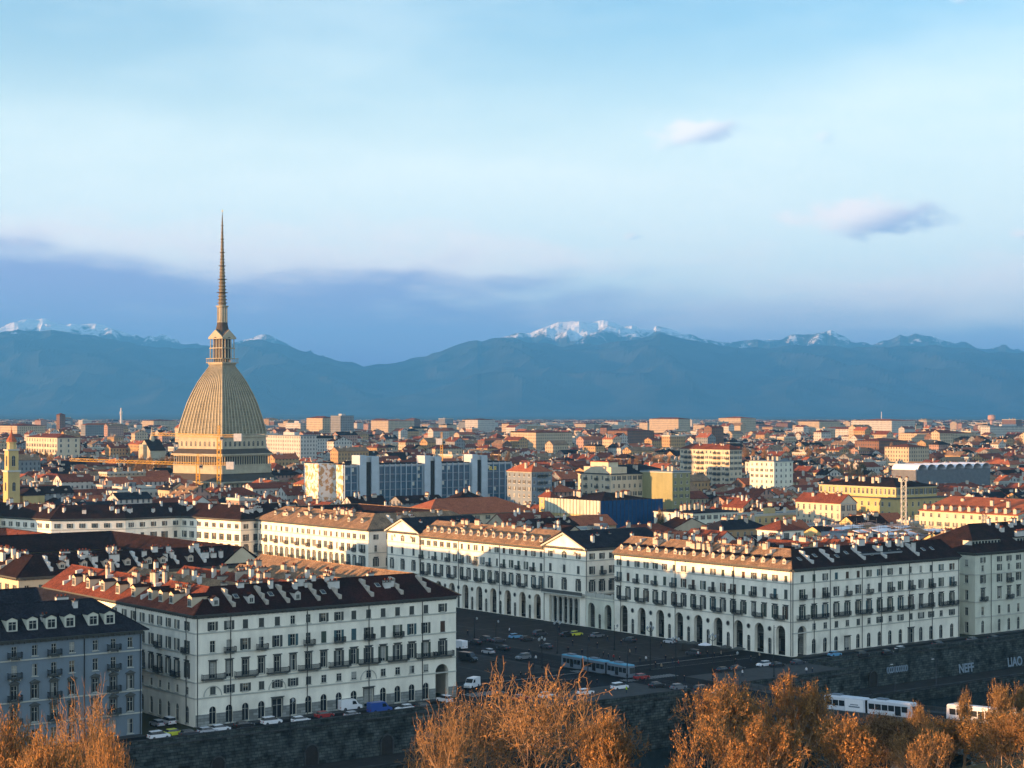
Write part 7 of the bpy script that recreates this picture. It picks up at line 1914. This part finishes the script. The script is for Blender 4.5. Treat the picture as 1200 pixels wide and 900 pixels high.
BM = {k: body_mesh(i, 'coat_' + k, 'trousers') for i, k in enumerate(('dark', 'white', 'red', 'hivis', 'beige'))}
PPL = [(735, 797, 'dark', 'walking past the wire pole right of the blue tram'), (750, 778, 'dark', 'left of the lamp post with the group'), (757, 776, 'white', 'standing left beside the many-armed lamp post'), (768, 783, 'dark', 'right beside the lamp post group'), (775, 785, 'beige', 'one step right of the lamp post group'),
       (707, 771, 'dark', 'first of the row behind the blue tram right end'), (713, 773, 'dark', 'second of the row behind the blue tram right end'), (719, 774, 'red', 'third of the row behind the blue tram right end'), (726, 777, 'dark', 'fourth of the row behind the blue tram right end'),
       (597, 742, 'white', 'standing among the cars left of the pale blue car'), (578, 781, 'dark', 'crossing the road at left of the square'), (583, 783, 'dark', 'crossing behind another at left of the square'), (666, 765, 'dark', 'behind the blue tram roof'), (682, 768, 'dark', 'behind the middle of the blue tram'),
       (734, 813, 'hivis', 'by the white car at the kerb'), (745, 788, 'dark', 'between tram and dark red car'), (802, 800, 'dark', 'below the lamp post between group and traffic mast'), (809, 768, 'dark', 'near the café tables, leftmost'), (818, 770, 'white', 'beside the café parasols'), (829, 770, 'dark', 'in front of the café parasols'), (837, 772, 'dark', 'right of the café parasols'), (845, 770, 'beige', 'right end of the café group'),
       (870, 793, 'white', 'on the pavement left of the tall wire pole'), (945, 790, 'white', 'on the river pavement below the palace corner'), (952, 791, 'dark', 'on the river pavement beside the one in white'), (925, 791, 'dark', 'on the river pavement left of the one in white'), (625, 785, 'dark', 'at the foot of the lamp post left of the blue tram'), (548, 745, 'dark', 'near the palace corner at left of the square'), (700, 760, 'dark', 'on the cobbles below the two-arch terrace'), (690, 752, 'dark', 'in front of the right end of the columned porch'), (655, 741, 'dark', 'in front of the columned porch, left end'), (775, 760, 'dark', 'below the fourth arch of the big palace'),
       (745, 765, 'dark', 'alone on the cobbles behind the many-armed lamp post'), (738, 768, 'beige', 'on the cobbles left of the many-armed lamp post'), (780, 775, 'dark', 'between the lamp post group and the parasols'), (788, 778, 'dark', 'left of the lamp post by the parasols'), (795, 781, 'red', 'right of the lamp post by the parasols'), (856, 775, 'dark', 'walking past the last parasol'), (862, 779, 'dark', 'walking behind another past the last parasol'),
       (880, 776, 'dark', 'under the last but one arch'), (890, 772, 'beige', 'entering the arcade near the palace corner'), (620, 768, 'dark', 'crossing left of the grey car with pale roof'), (628, 775, 'white', 'crossing right of the grey car with pale roof'), (671, 757, 'dark', 'on the cobbles right of the many-armed lamp behind the tram'), (712, 752, 'dark', 'below the arches of the low terrace'), (728, 757, 'dark', 'below the first arch of the big palace'),
       (755, 802, 'dark', 'below the dark red car'), (700, 804, 'dark', 'in front of the blue tram, right of the wire pole'), (610, 795, 'dark', 'at the crossing left of the tall bare tree top')]
for i, (u, v, k, w_) in enumerate(PPL):
    loc = at(u, v); cw = {'dark': 'dark coat', 'white': 'white coat', 'red': 'red jacket', 'hivis': 'yellow high-visibility jacket', 'beige': 'beige coat'}[k]
    z = .135 if QP(loc.x, loc.y)[1] < -9 else .006
    O('person', BM[k], None, (loc.x, loc.y, z), ru(0, 6.28), f'person in {cw} {w_}', 'person', 'people on the square')
# café parasols under the arches side
for i, (u, v, lb) in enumerate(((800, 762, 'dark café parasol nearest the lamp posts, leftmost of the row'), (813, 763, 'dark café parasol second from the left before the arches'), (826, 765, 'pale café parasol in the middle of the row'), (850, 768, 'dark café parasol right of the pale one'), (866, 770, 'dark café parasol rightmost of the row, below the arches'))):
    loc = at(u, v); root = O('cafe_parasol', None, None, (loc.x, loc.y, .005), 0, lb, 'parasol', 'café parasols before the arches'); m_ = 'white_sheet' if i == 2 else 'shutter'
    p = MB(); p.tube((0, 0, 0), (0, 0, 2.7), .04, .04, 6, 'iron'); p.lathe([(.35, 0), (.35, .08), (.05, .1)], 10, 'iron'); O('pole', p, root); p = MB(); p.lathe([(1.9, 2.15), (1.85, 2.25), (.9, 2.6), (.05, 2.85)], 8, m_); O('canopy', p, root)
